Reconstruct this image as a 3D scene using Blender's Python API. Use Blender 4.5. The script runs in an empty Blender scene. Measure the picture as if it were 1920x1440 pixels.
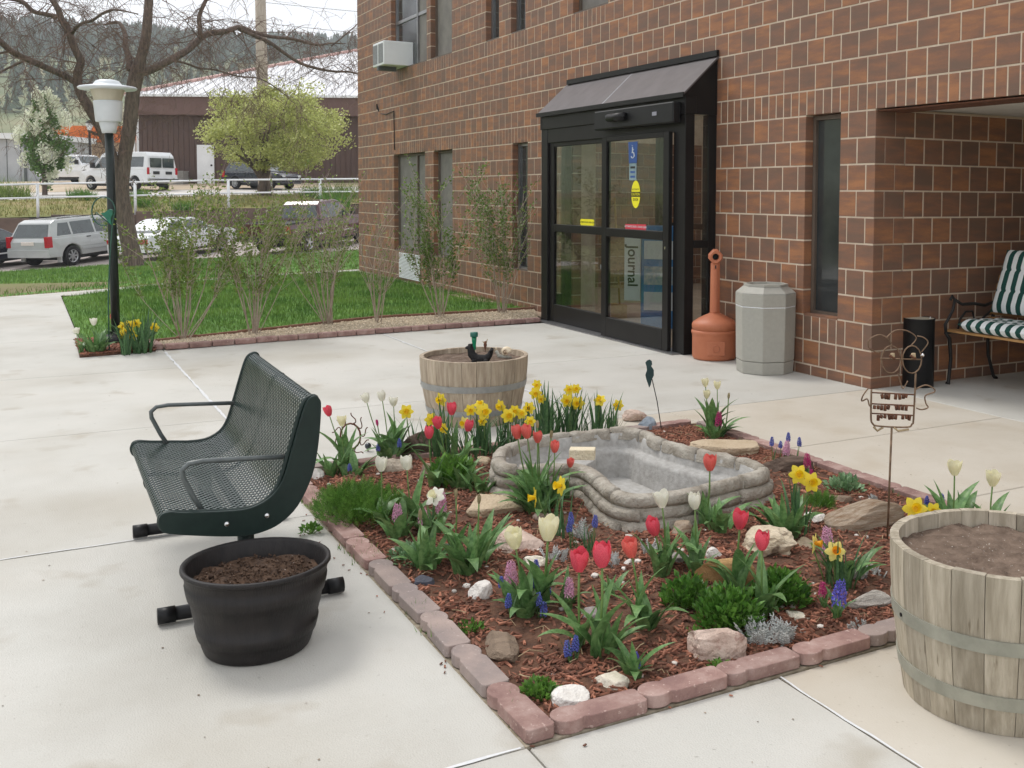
import bpy, bmesh, math, random
from mathutils import Vector, Matrix, Euler, noise

# ------------------------------------------------------------------ camera
scene = bpy.context.scene
COL = scene.collection
FPX, PITCH, ROLL, YAW = 1983.8, .0547, .0072, 1.0377
PPX, PPY = 1203.0, 474.7                       # where the optical axis meets the 1920 x 1440 photograph
CAM = Vector((5.9844, -5.5631, 1.4595))
_d = Vector((-math.sin(YAW)*math.cos(PITCH), math.cos(YAW)*math.cos(PITCH), -math.sin(PITCH)))
_r = Vector((math.cos(YAW), math.sin(YAW), 0)); _u = _r.cross(_d)
RX = _r*math.cos(ROLL) + _u*math.sin(ROLL); UX = -_r*math.sin(ROLL) + _u*math.cos(ROLL)
cam = bpy.data.cameras.new('camera'); camo = bpy.data.objects.new('camera', cam); COL.objects.link(camo)
m3 = Matrix((RX, UX, -_d)).transposed()
camo.matrix_world = Matrix.Translation(CAM) @ m3.to_4x4()
cam.lens = FPX/1920*36; cam.sensor_width = 36; cam.sensor_fit = 'HORIZONTAL'
cam.shift_x = -(PPX-960)/1920; cam.shift_y = -(720-PPY)/1920
cam.clip_start = .05; cam.clip_end = 3000
scene.camera = camo

# ------------------------------------------------------------------ sky, sun, exposure (bright overcast)
SUN_EL, SUN_AZ = math.radians(56), math.radians(250)   # azimuth: compass style from +Y towards +X
w = bpy.data.worlds.new('World'); scene.world = w; w.use_nodes = True
nt = w.node_tree; bg = nt.nodes['Background']
sky = nt.nodes.new('ShaderNodeTexSky'); sky.sky_type = 'NISHITA'; sky.sun_disc = False
sky.sun_elevation = SUN_EL; sky.sun_rotation = SUN_AZ
sky.air_density = 1.4; sky.dust_density = 6.0; sky.ozone_density = 1.0; sky.altitude = 1200
hs = nt.nodes.new('ShaderNodeHueSaturation'); hs.inputs['Saturation'].default_value = .18
hs.inputs['Value'].default_value = 1.0
# the even veil of cloud: blend the clear sky towards one flat cloud white
mx = nt.nodes.new('ShaderNodeMix'); mx.data_type = 'RGBA'
mx.inputs['Factor'].default_value = .72
mx.inputs['B'].default_value = (8.6, 8.75, 9.1, 1)
nt.links.new(sky.outputs[0], hs.inputs['Color']); nt.links.new(hs.outputs[0], mx.inputs['A'])
nt.links.new(mx.outputs['Result'], bg.inputs['Color'])
bg.inputs['Strength'].default_value = .135
sl = bpy.data.lights.new('sun', 'SUN'); sl.energy = 1.4; sl.angle = math.radians(18); sl.color = (1, .96, .9)
so = bpy.data.objects.new('sun', sl); COL.objects.link(so)
sdir = Vector((math.sin(SUN_AZ)*math.cos(SUN_EL), math.cos(SUN_AZ)*math.cos(SUN_EL), math.sin(SUN_EL)))
so.rotation_euler = sdir.to_track_quat('Z', 'Y').to_euler(); so.location = (0, -8, 20)
vs = scene.view_settings; vs.view_transform = 'Standard'; vs.look = 'None'; vs.exposure = .27; vs.gamma = 1
vs.use_curve_mapping = False
scene.cycles.max_bounces = 7; scene.cycles.transparent_max_bounces = 10
scene.cycles.use_denoising = True

# ------------------------------------------------------------------ survey helpers: photograph point -> place
DH = Vector((_d.x, _d.y, 0)).normalized()
def ray(u, v): return _d + RX*((u-PPX)/FPX) - UX*((v-PPY)/FPX)
def gp(u, v, z=0.):                             # the point of height z seen at (u, v)
    k = ray(u, v); return CAM + k*((z-CAM.z)/k.z)
def wy(u, v, y=0.):
    k = ray(u, v); return CAM + k*((y-CAM.y)/k.y)
def wx(u, v, x=0.):
    k = ray(u, v); return CAM + k*((x-CAM.x)/k.x)
def dp(u, v, D): return CAM + ray(u, v)*D
def over(base, u, v):                           # the point above/beside base, as far away as base, seen at (u, v)
    k = ray(u, v); return CAM + k*(((base-CAM).dot(DH))/k.dot(DH))

# ------------------------------------------------------------------ mesh builder
class MB:
    def __init__(s): s.v = []; s.f = []
    def add(s, vs, fs):
        o = len(s.v); s.v += [tuple(p) for p in vs]; s.f += [tuple(i+o for i in q) for q in fs]; return s
    def box(s, x0, x1, y0, y1, z0, z1, M=None):
        vs = [Vector((x, y, z)) for z in (z0, z1) for y in (y0, y1) for x in (x0, x1)]
        if M is not None: vs = [M @ p for p in vs]
        return s.add(vs, [(0,2,3,1),(4,5,7,6),(0,1,5,4),(2,6,7,3),(0,4,6,2),(1,3,7,5)])
    def prism(s, pts, z0, z1, M=None, top=None):       # pts counter-clockwise in xy
        n = len(pts); tp = top or pts
        vs = [Vector((p[0], p[1], z0)) for p in pts] + [Vector((p[0], p[1], z1)) for p in tp]
        if M is not None: vs = [M @ p for p in vs]
        return s.add(vs, [tuple(range(n-1, -1, -1)), tuple(range(n, 2*n))] + [(i, (i+1) % n, n+(i+1) % n, n+i) for i in range(n)])
    def tube(s, pts, r, n=6, cap=True):
        pts = [Vector(p) for p in pts]; N = len(pts)
        if not isinstance(r, (list, tuple)): r = [r]*N
        up = None; rings = []
        for i, p in enumerate(pts):
            t = (pts[min(i+1, N-1)]-pts[max(i-1, 0)])
            t = t.normalized() if t.length > 1e-9 else Vector((0, 0, 1))
            if up is None:
                up = t.orthogonal().normalized()
            else:
                up = up - t*up.dot(t); up = up.normalized() if up.length > 1e-6 else t.orthogonal().normalized()
            b = t.cross(up)
            rings.append([p + (up*math.cos(2*math.pi*k/n) + b*math.sin(2*math.pi*k/n))*r[i] for k in range(n)])
        vs = [q for g in rings for q in g]; fs = []
        for i in range(N-1):
            for k in range(n):
                a = i*n+k; b2 = i*n+(k+1) % n; fs.append((a, b2, b2+n, a+n))
        if cap: fs.append(tuple(range(n-1, -1, -1))); fs.append(tuple((N-1)*n+k for k in range(n)))
        return s.add(vs, fs)
    def lathe(s, prof, n=32, M=None, a0=0., cap=True):
        vs = []; fs = []; N = len(prof)
        for (r, z) in prof:
            for k in range(n):
                a = a0+2*math.pi*k/n; vs.append(Vector((r*math.cos(a), r*math.sin(a), z)))
        for i in range(N-1):
            for k in range(n):
                a = i*n+k; b = i*n+(k+1) % n; fs.append((a, b, b+n, a+n))
        if cap: fs.append(tuple(range(n-1, -1, -1))); fs.append(tuple((N-1)*n+k for k in range(n)))
        if M is not None: vs = [M @ p for p in vs]
        return s.add(vs, fs)
    def grid(s, rows):                                  # rows of equal length
        n = len(rows[0]); vs = [p for r_ in rows for p in r_]
        return s.add(vs, [(i*n+k, i*n+k+1, (i+1)*n+k+1, (i+1)*n+k) for i in range(len(rows)-1) for k in range(n-1)])
    def sheet(s, pts): return s.add(pts, [tuple(range(len(pts)))])
    def mesh(s, name, smooth=False):
        me = bpy.data.meshes.new(name); me.from_pydata(s.v, [], s.f); me.validate(); me.update()
        if smooth: me.polygons.foreach_set('use_smooth', [True]*len(me.polygons))
        return me
def link(name, me, mat=None, parent=None, loc=None, rot=None, scl=None, bevel=0, seg=2):
    o = bpy.data.objects.new(name, me); COL.objects.link(o)
    if mat is not None and me is not None and not me.materials: me.materials.append(mat)
    if parent is not None: o.parent = parent
    if loc is not None: o.location = loc
    if rot is not None: o.rotation_euler = rot
    if scl is not None: o.scale = (scl, scl, scl) if isinstance(scl, (int, float)) else scl
    if bevel:
        b = o.modifiers.new('bevel', 'BEVEL'); b.width = bevel; b.segments = seg; b.limit_method = 'ANGLE'; b.angle_limit = .6
    return o
def part(parent, name, mb, mat, smooth=False, bevel=0, seg=2, **k):
    return link(name, mb.mesh(name, smooth), mat, parent, bevel=bevel, seg=seg, **k)
def tag(o, label=None, cat=None, group=None, kind=None):
    if label: o['label'] = label
    if cat: o['category'] = cat
    if group: o['group'] = group
    if kind: o['kind'] = kind
    return o
def thing(name, label, cat, loc=(0, 0, 0), rotz=0., group=None):
    o = bpy.data.objects.new(name, None); COL.objects.link(o); o.empty_display_size = .1
    o.location = loc; o.rotation_euler = (0, 0, rotz)
    return tag(o, label, cat, group)
def struct(name, mb, mat, smooth=False, label=None):
    return tag(link(name, mb.mesh(name, smooth), mat), label, kind='structure')
def rnd(a, b): return random.uniform(a, b)
def lerp(a, b, t): return a+(b-a)*t
def smooth01(a, b, x):
    t = max(0., min(1., (x-a)/(b-a))); return t*t*(3-2*t)
# ------------------------------------------------------------------ materials (all procedural)
def s(r, g, b):                                       # sRGB 0-255 -> linear
    f = lambda c: (c/255/12.92 if c/255 <= .04045 else ((c/255+.055)/1.055)**2.4)
    return (f(r), f(g), f(b), 1)
def mk(name, c1, c2=None, c3=None, scale=8., stretch=(1, 1, 1), rough=.7, bump=0., bscale=60., metal=0., spec=.4,
       world=False, detail=5., lo=.35, hi=.65, rnd_amt=0., alpha=None, trans=0., coat=0., sub=0., fine=None, fine2=None, fine3=None):
    m = bpy.data.materials.new(name); m.use_nodes = True; T = m.node_tree; N = T.nodes; L = T.links
    p = N['Principled BSDF']
    p.inputs['Roughness'].default_value = rough; p.inputs['Metallic'].default_value = metal
    p.inputs['Specular IOR Level'].default_value = spec
    if coat: p.inputs['Coat Weight'].default_value = coat; p.inputs['Coat Roughness'].default_value = .08
    if sub: p.inputs['Subsurface Weight'].default_value = sub
    if trans:
        p.inputs['Transmission Weight'].default_value = trans
    if alpha is not None: p.inputs['Alpha'].default_value = alpha
    if c2 is None and not bump and not rnd_amt:
        p.inputs['Base Color'].default_value = c1; return m
    if world:
        g = N.new('ShaderNodeNewGeometry'); co = g.outputs['Position']
    else:
        tc = N.new('ShaderNodeTexCoord'); co = tc.outputs['Object']
        oi = N.new('ShaderNodeObjectInfo'); ad = N.new('ShaderNodeVectorMath'); ad.operation = 'ADD'
        ml = N.new('ShaderNodeVectorMath'); ml.operation = 'SCALE'; ml.inputs['Scale'].default_value = 37.
        cb = N.new('ShaderNodeCombineXYZ')
        for k in range(3): L.new(oi.outputs['Random'], cb.inputs[k])
        L.new(cb.outputs[0], ml.inputs[0]); L.new(co, ad.inputs[0]); L.new(ml.outputs[0], ad.inputs[1]); co = ad.outputs[0]
    mp = N.new('ShaderNodeMapping'); mp.inputs['Scale'].default_value = stretch; L.new(co, mp.inputs['Vector'])
    nz = N.new('ShaderNodeTexNoise'); nz.inputs['Scale'].default_value = scale; nz.inputs['Detail'].default_value = detail
    nz.inputs['Roughness'].default_value = .6
    L.new(mp.outputs[0], nz.inputs['Vector'])
    rp = N.new('ShaderNodeValToRGB'); e = rp.color_ramp.elements
    e[0].position = lo; e[0].color = c1; e[1].position = hi; e[1].color = c2 or c1
    if c3 is not None:
        x = rp.color_ramp.elements.new((lo+hi)/2); x.color = c3
    L.new(nz.outputs['Fac'], rp.inputs['Fac']); out = rp.outputs['Color']
    for fine in (fine, fine2, fine3):                  # (scale, threshold, colour, amount): specks, stains
        if fine is None: continue
        n3 = N.new('ShaderNodeTexNoise'); n3.inputs['Scale'].default_value = fine[0]; n3.inputs['Detail'].default_value = 3
        L.new(mp.outputs[0], n3.inputs['Vector'])
        r3 = N.new('ShaderNodeMapRange'); r3.inputs['From Min'].default_value = fine[1]; r3.inputs['From Max'].default_value = fine[1]+(fine[4] if len(fine) > 4 else .06)
        r3.inputs['To Max'].default_value = fine[3]
        L.new(n3.outputs['Fac'], r3.inputs['Value'])
        mm = N.new('ShaderNodeMix'); mm.data_type = 'RGBA'; mm.inputs['B'].default_value = fine[2]
        L.new(r3.outputs[0], mm.inputs['Factor']); L.new(out, mm.inputs['A']); out = mm.outputs['Result']
    if rnd_amt:
        oi2 = N.new('ShaderNodeObjectInfo'); g2 = N.new('ShaderNodeNewGeometry')
        sm = N.new('ShaderNodeMath'); sm.operation = 'ADD'; L.new(oi2.outputs['Random'], sm.inputs[0]); L.new(g2.outputs['Random Per Island'], sm.inputs[1])
        fr = N.new('ShaderNodeMath'); fr.operation = 'FRACT'; L.new(sm.outputs[0], fr.inputs[0])
        mr = N.new('ShaderNodeMapRange'); mr.inputs['To Min'].default_value = 1-rnd_amt; mr.inputs['To Max'].default_value = 1+rnd_amt
        L.new(fr.outputs[0], mr.inputs['Value'])
        hv = N.new('ShaderNodeHueSaturation'); L.new(mr.outputs[0], hv.inputs['Value']); L.new(out, hv.inputs['Color']); out = hv.outputs[0]
    L.new(out, p.inputs['Base Color'])
    if bump:
        n2 = N.new('ShaderNodeTexNoise'); n2.inputs['Scale'].default_value = bscale; n2.inputs['Detail'].default_value = 6
        L.new(mp.outputs[0], n2.inputs['Vector'])
        bp = N.new('ShaderNodeBump'); bp.inputs['Strength'].default_value = bump; bp.inputs['Distance'].default_value = .01
        L.new(n2.outputs['Fac'], bp.inputs['Height']); L.new(bp.outputs[0], p.inputs['Normal'])
    return m
def leafmat(name, c1, c2, rough=.45, rnd_amt=.25, tl=.25, scale=20.):
    m = mk(name, c1, c2, scale=scale, rough=rough, rnd_amt=rnd_amt, spec=.35)
    T = m.node_tree; N = T.nodes; L = T.links; p = N['Principled BSDF']; out = N['Material Output']
    tr = N.new('ShaderNodeBsdfTranslucent'); mix = N.new('ShaderNodeMixShader'); mix.inputs[0].default_value = tl
    src = p.inputs['Base Color'].links[0].from_socket
    L.new(src, tr.inputs['Color']); L.new(p.outputs[0], mix.inputs[1]); L.new(tr.outputs[0], mix.inputs[2]); L.new(mix.outputs[0], out.inputs['Surface'])
    return m
def brickmat():
    m = bpy.data.materials.new('glazed_block'); m.use_nodes = True; T = m.node_tree; N = T.nodes; L = T.links; p = N['Principled BSDF']
    oi = N.new('ShaderNodeObjectInfo'); g = N.new('ShaderNodeNewGeometry')
    a = N.new('ShaderNodeMath'); a.operation = 'ADD'; L.new(oi.outputs['Random'], a.inputs[0]); L.new(g.outputs['Random Per Island'], a.inputs[1])
    fr = N.new('ShaderNodeMath'); fr.operation = 'FRACT'; L.new(a.outputs[0], fr.inputs[0])
    cb = N.new('ShaderNodeCombineXYZ'); L.new(fr.outputs[0], cb.inputs[0]); L.new(fr.outputs[0], cb.inputs[1]); L.new(fr.outputs[0], cb.inputs[2])
    sc = N.new('ShaderNodeVectorMath'); sc.operation = 'SCALE'; sc.inputs['Scale'].default_value = 61.; L.new(cb.outputs[0], sc.inputs[0])
    ad = N.new('ShaderNodeVectorMath'); ad.operation = 'ADD'; L.new(g.outputs['Position'], ad.inputs[0]); L.new(sc.outputs[0], ad.inputs[1])
    mp = N.new('ShaderNodeMapping'); mp.inputs['Scale'].default_value = (2.2, 2.2, 12.); L.new(ad.outputs[0], mp.inputs[0])
    n1 = N.new('ShaderNodeTexNoise'); n1.inputs['Scale'].default_value = 1.; n1.inputs['Detail'].default_value = 4; n1.inputs['Roughness'].default_value = .62
    L.new(mp.outputs[0], n1.inputs['Vector'])
    # per-block bias decides between dark grey-brown and orange blocks
    b2 = N.new('ShaderNodeMapRange'); b2.inputs['To Min'].default_value = -.11; b2.inputs['To Max'].default_value = .10
    ml = N.new('ShaderNodeMath'); ml.operation = 'MULTIPLY'; ml.inputs[1].default_value = 7.31; L.new(fr.outputs[0], ml.inputs[0])
    f2 = N.new('ShaderNodeMath'); f2.operation = 'FRACT'; L.new(ml.outputs[0], f2.inputs[0]); L.new(f2.outputs[0], b2.inputs['Value'])
    sm = N.new('ShaderNodeMath'); sm.operation = 'ADD'; L.new(n1.outputs['Fac'], sm.inputs[0]); L.new(b2.outputs[0], sm.inputs[1])
    rp = N.new('ShaderNodeValToRGB'); e = rp.color_ramp.elements
    e[0].position = .30; e[0].color = s(114, 90, 76); e[1].position = .74; e[1].color = s(164, 113, 78)
    x = e.new(.42); x.color = s(122, 92, 76); x = e.new(.54); x.color = s(135, 97, 76); x = e.new(.62); x.color = s(147, 103, 75)
    L.new(sm.outputs[0], rp.inputs[0])
    n2 = N.new('ShaderNodeTexNoise'); n2.inputs['Scale'].default_value = 120; n2.inputs['Detail'].default_value = 3; L.new(ad.outputs[0], n2.inputs['Vector'])
    mr = N.new('ShaderNodeMapRange'); mr.inputs['To Min'].default_value = .86; mr.inputs['To Max'].default_value = 1.14; L.new(n2.outputs['Fac'], mr.inputs['Value'])
    hv = N.new('ShaderNodeHueSaturation'); L.new(mr.outputs[0], hv.inputs['Value']); L.new(rp.outputs[0], hv.inputs['Color'])
    L.new(hv.outputs[0], p.inputs['Base Color']); p.inputs['Roughness'].default_value = .55; p.inputs['Specular IOR Level'].default_value = .35
    bp = N.new('ShaderNodeBump'); bp.inputs['Strength'].default_value = .15; bp.inputs['Distance'].default_value = .004
    L.new(n2.outputs['Fac'], bp.inputs['Height']); L.new(bp.outputs[0], p.inputs['Normal'])
    return m
M = {}
M['brick'] = brickmat()
M['mortar'] = mk('mortar', s(208, 192, 172), s(190, 174, 154), scale=9, rough=.9, bump=.3, bscale=150, world=True)
M['concrete'] = mk('concrete', s(180, 177, 169), s(199, 196, 189), s(192, 190, 183), scale=.9, rough=.9, bump=.3, bscale=180, world=True, rnd_amt=.035, detail=8, lo=.3, hi=.7, fine=(38, .69, s(150, 146, 138), .55), fine2=(.75, .48, s(168, 161, 147), .7, .3), fine3=(3.1, .6, s(152, 140, 120), .6, .2))
M['concrete_tan'] = mk('concrete_tan', s(184, 175, 160), s(197, 190, 178), scale=1.4, rough=.9, bump=.12, bscale=180, world=True, detail=8, lo=.3, hi=.7, fine=(55, .66, s(150, 138, 120), .5), fine2=(2.2, .56, s(168, 152, 128), .5, .25))
M['concrete_far'] = mk('concrete_far', s(196, 190, 184), s(206, 200, 194), scale=.6, rough=.9, world=True)
M['joint'] = mk('joint', s(170, 166, 158), s(205, 203, 200), scale=3, rough=.95, world=True)
M['joint_dark'] = mk('joint_dark', s(130, 122, 110), s(160, 152, 140), scale=5, rough=.95, world=True)
M['asphalt'] = mk('asphalt', s(168, 158, 152), s(184, 174, 168), scale=.8, rough=.92, bump=.2, bscale=90, world=True)
M['lawn'] = mk('lawn', s(70, 108, 36), s(98, 138, 50), s(82, 122, 42), scale=2.2, rough=.9, bump=.5, bscale=40, world=True)
M['blade'] = mk('blade', s(76, 116, 42), s(128, 158, 74), scale=1.4, rough=.7, world=True, rnd_amt=.35)
M['dry_bank'] = mk('dry_bank', s(108, 112, 58), s(150, 132, 96), s(128, 126, 72), scale=.55, rough=.95, bump=.6, bscale=14, world=True, lo=.3, hi=.7)
M['dry_blade'] = mk('dry_blade', s(110, 122, 56), s(160, 148, 98), scale=.6, rough=.9, world=True, rnd_amt=.3)
M['earth'] = mk('earth', s(120, 106, 78), s(112, 118, 66), scale=.2, rough=.95, world=True)
M['hill'] = mk('hill', s(116, 120, 88), s(156, 146, 112), s(112, 122, 84), scale=.035, rough=.95, world=True, lo=.3, hi=.7)
M['pine'] = mk('pine', s(60, 76, 60), s(88, 100, 76), scale=.08, rough=.9, world=True, rnd_amt=.3)
M['mulch_base'] = mk('mulch_base', s(78, 54, 42), s(108, 76, 58), scale=18, rough=.95, bump=1., bscale=70, world=True)
M['chip'] = mk('chip', s(106, 68, 53), s(158, 106, 84), scale=16, rough=.85, rnd_amt=.5, world=True)
M['soil'] = mk('soil', s(92, 76, 64), s(124, 106, 92), scale=22, rough=.95, bump=1., bscale=80, fine=(120, .68, s(225, 220, 210), .9))
M['soil_dark'] = mk('soil_dark', s(62, 46, 36), s(96, 74, 58), scale=26, rough=.95, bump=1., bscale=90, fine=(130, .7, s(215, 205, 195), .9))
M['paver_red'] = mk('paver_red', s(138, 108, 102), s(172, 146, 138), s(154, 124, 116), scale=11, rough=.9, bump=.35, bscale=160, rnd_amt=.12, fine=(70, .64, s(205, 180, 170), .6))
M['paver_grey'] = mk('paver_grey', s(140, 128, 124), s(168, 150, 142), scale=6, rough=.9, bump=.35, bscale=160, rnd_amt=.1, fine=(70, .64, s(190, 176, 168), .6))
M['gravel'] = mk('gravel', s(176, 160, 136), s(214, 200, 178), scale=30, rough=.95, world=True, rnd_amt=.3)
M['gravel_base'] = mk('gravel_base', s(150, 134, 110), s(186, 170, 146), scale=30, rough=.95, bump=1, bscale=60, world=True)
M['pond'] = mk('pond', s(136, 128, 114), s(182, 176, 164), s(160, 152, 140), scale=14, rough=.8, bump=1., bscale=70, lo=.3, hi=.7)
M['pond_in'] = mk('pond_in', s(158, 155, 150), s(180, 178, 174), scale=28, rough=.75, bump=.35, bscale=60)
M['black_metal'] = mk('black_metal', s(18, 18, 20), s(25, 24, 25), scale=6, rough=.45, spec=.3)
M['bronze'] = mk('bronze', s(21, 19, 19), s(27, 25, 24), scale=4, rough=.42, spec=.25)
M['bronze_roof'] = mk('bronze_roof', s(80, 74, 75), s(92, 86, 87), scale=5, rough=.4, spec=.4, bump=.06, bscale=10)
M['alu'] = mk('alu', s(150, 150, 152), s(170, 170, 172), scale=5, rough=.35, metal=.9)
M['brown_frame'] = mk('brown_frame', s(92, 80, 70), s(104, 92, 82), scale=5, rough=.5)
M['white_paint'] = mk('white_paint', s(226, 228, 230), s(236, 238, 240), scale=2, rough=.5)
M['soffit'] = mk('soffit', s(206, 202, 192), s(216, 212, 204), scale=2, rough=.8)
M['green_steel'] = mk('green_steel', s(20, 36, 33), s(26, 43, 39), scale=30, rough=.42, spec=.35)
M['green_mesh'] = mk('green_mesh', s(40, 54, 51), s(54, 68, 64), scale=30, rough=.28, spec=.6)
M['steel_grey'] = mk('steel_grey', s(78, 84, 84), s(92, 98, 98), scale=30, rough=.35, spec=.6)
M['chrome'] = mk('chrome', s(205, 205, 205), s(220, 220, 220), scale=3, rough=.2, metal=1.)
M['oak'] = mk('oak', s(150, 140, 122), s(186, 176, 158), s(168, 158, 140), scale=5, stretch=(7, 7, .7), rough=.85, bump=.5, bscale=30, rnd_amt=.16, fine=(9, .66, s(116, 104, 84), .7))
M['oak2'] = mk('oak2', s(156, 140, 122), s(190, 176, 156), s(174, 158, 138), scale=5, stretch=(7, 7, .7), rough=.85, bump=.5, bscale=30, rnd_amt=.12)
M['hoop'] = mk('hoop', s(146, 146, 134), s(168, 167, 154), scale=10, rough=.6, metal=.3)
M['hoop2'] = mk('hoop2', s(146, 147, 146), s(168, 168, 165), scale=10, rough=.5, metal=.4)
M['plastic_dark'] = mk('plastic_dark', s(31, 29, 29), s(43, 39, 38), scale=7, stretch=(6, 6, .8), spec=.3, rough=.5, bump=.25, bscale=40)
M['terracotta'] = mk('terracotta', s(178, 106, 74), s(190, 118, 86), scale=4, rough=.5, bump=.05)
M['bin_grey'] = mk('bin_grey', s(162, 160, 151), s(168, 166, 157), scale=30, rough=.6, bump=.08, bscale=200)
M['cast_iron'] = mk('cast_iron', s(28, 27, 26), s(38, 36, 34), scale=12, rough=.55, bump=.3)
M['slat'] = mk('slat', s(140, 100, 60), s(180, 138, 88), scale=6, stretch=(1, 6, 6), rough=.7)
M['rust_wire'] = mk('rust_wire', s(104, 84, 66), s(140, 116, 94), scale=30, rough=.6, metal=.4)
M['rust'] = mk('rust', s(84, 54, 40), s(120, 78, 56), scale=30, rough=.7, metal=.2)
M['bark'] = mk('bark', s(86, 74, 68), s(124, 108, 98), s(104, 90, 82), scale=7, stretch=(3, 3, .6), rough=.95, bump=1., bscale=22, world=True)
M['twig'] = mk('twig', s(98, 80, 72), s(128, 104, 92), scale=5, rough=.9, world=True)
M['shrub_bark'] = mk('shrub_bark', s(150, 136, 122), s(184, 170, 156), scale=9, rough=.9, world=True)
M['shrub_leaf'] = leafmat('shrub_leaf', s(88, 116, 48), s(140, 156, 80), tl=.3)
M['yew_leaf'] = leafmat('yew_leaf', s(78, 108, 46), s(120, 142, 70), tl=.25)
M['tree_leaf'] = leafmat('tree_leaf', s(158, 170, 84), s(220, 220, 156), tl=.3)
M['blossom_leaf'] = leafmat('blossom_leaf', s(74, 110, 48), s(108, 138, 70), tl=.3)
M['blossom'] = leafmat('blossom', s(226, 230, 206), s(240, 241, 228), tl=.3, rnd_amt=.1)
M['tulip_leaf'] = leafmat('tulip_leaf', s(80, 118, 66), s(122, 156, 98), rough=.4, tl=.2, rnd_amt=.2, scale=12)
M['daff_leaf'] = leafmat('daff_leaf', s(60, 96, 60), s(92, 126, 82), rough=.45, tl=.2, rnd_amt=.2, scale=14)
M['bush_leaf'] = leafmat('bush_leaf', s(58, 102, 36), s(104, 146, 62), rough=.4, tl=.2, rnd_amt=.35)
M['fern_leaf'] = leafmat('fern_leaf', s(70, 112, 42), s(112, 152, 66), rough=.5, tl=.25, rnd_amt=.35)
M['sedum_leaf'] = leafmat('sedum_leaf', s(104, 142, 96), s(150, 178, 138), rough=.5, tl=.15, rnd_amt=.2)
M['silver_leaf'] = leafmat('silver_leaf', s(176, 178, 176), s(206, 208, 204), rough=.8, tl=.1, rnd_amt=.2)
M['stem'] = leafmat('stem', s(96, 126, 66), s(116, 142, 80), tl=.1, rnd_amt=.1)
M['petal_red'] = leafmat('petal_red', s(222, 70, 92), s(240, 108, 124), rough=.4, tl=.3, rnd_amt=.1, scale=30)
M['petal_coral'] = leafmat('petal_coral', s(226, 92, 88), s(236, 134, 122), rough=.4, tl=.3, rnd_amt=.1, scale=30)
M['petal_white'] = leafmat('petal_white', s(236, 234, 218), s(244, 242, 232), rough=.45, tl=.3, rnd_amt=.04, scale=30)
M['petal_cream'] = leafmat('petal_cream', s(238, 232, 190), s(244, 240, 214), rough=.45, tl=.3, rnd_amt=.04, scale=30)
M['petal_yellow'] = leafmat('petal_yellow', s(240, 214, 44), s(246, 228, 88), rough=.45, tl=.3, rnd_amt=.06, scale=30)
M['petal_pale'] = leafmat('petal_pale', s(240, 222, 110), s(246, 234, 150), rough=.45, tl=.3, rnd_amt=.06, scale=30)
M['corona'] = leafmat('corona', s(236, 196, 20), s(244, 212, 40), rough=.45, tl=.3, rnd_amt=.06)
M['corona_orange'] = leafmat('corona_orange', s(232, 150, 20), s(240, 176, 40), rough=.45, tl=.3, rnd_amt=.06)
M['bud'] = leafmat('bud', s(150, 150, 104), s(176, 150, 124), tl=.2, rnd_amt=.15)
M['muscari'] = leafmat('muscari', s(76, 86, 164), s(110, 118, 190), tl=.1, rnd_amt=.2)
M['hy_pink'] = leafmat('hy_pink', s(214, 158, 190), s(232, 186, 208), tl=.2, rnd_amt=.15)
M['hy_blue'] = leafmat('hy_blue', s(96, 92, 190), s(132, 126, 214), tl=.15, rnd_amt=.2)
M['hy_magenta'] = leafmat('hy_magenta', s(188, 56, 116), s(206, 84, 140), tl=.15, rnd_amt=.2)
M['litter'] = mk('litter', s(150, 128, 96), s(190, 170, 138), scale=10, rough=.9, rnd_amt=.3)
def glass(name, tint=(.75, .8, .8, 1), ior=1.45):
    m = bpy.data.materials.new(name); m.use_nodes = True; T = m.node_tree; N = T.nodes; L = T.links
    N.remove(N['Principled BSDF'])
    tr = N.new('ShaderNodeBsdfTransparent'); tr.inputs[0].default_value = tint
    gl = N.new('ShaderNodeBsdfGlossy'); gl.inputs['Roughness'].default_value = .015; gl.inputs[0].default_value = (.95, .97, .97, 1)
    lw_ = N.new('ShaderNodeLayerWeight'); lw_.inputs['Blend'].default_value = .5; pw = N.new('ShaderNodeMath'); pw.operation = 'POWER'; pw.inputs[1].default_value = 3.5; L.new(lw_.outputs['Facing'], pw.inputs[0])
    fz = N.new('ShaderNodeMapRange'); fz.inputs['To Min'].default_value = .05; fz.inputs['To Max'].default_value = .7; L.new(pw.outputs[0], fz.inputs['Value'])
    mx_ = N.new('ShaderNodeMixShader'); L.new(fz.outputs[0], mx_.inputs[0]); L.new(tr.outputs[0], mx_.inputs[1]); L.new(gl.outputs[0], mx_.inputs[2])
    L.new(mx_.outputs[0], N['Material Output'].inputs[0]); return m
M['glass'] = glass('glass', (.86, .88, .87, 1), 1.45)
M['car_glass'] = mk('car_glass', s(44, 54, 54), s(58, 68, 68), scale=3, rough=.06, spec=.8, coat=.5)
M['screen'] = mk('screen', s(112, 108, 104), s(128, 124, 118), scale=5, rough=.6)
M['glass_dark'] = mk('glass_dark', s(44, 48, 50), s(62, 66, 66), scale=2, rough=.08, spec=.7)
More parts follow.
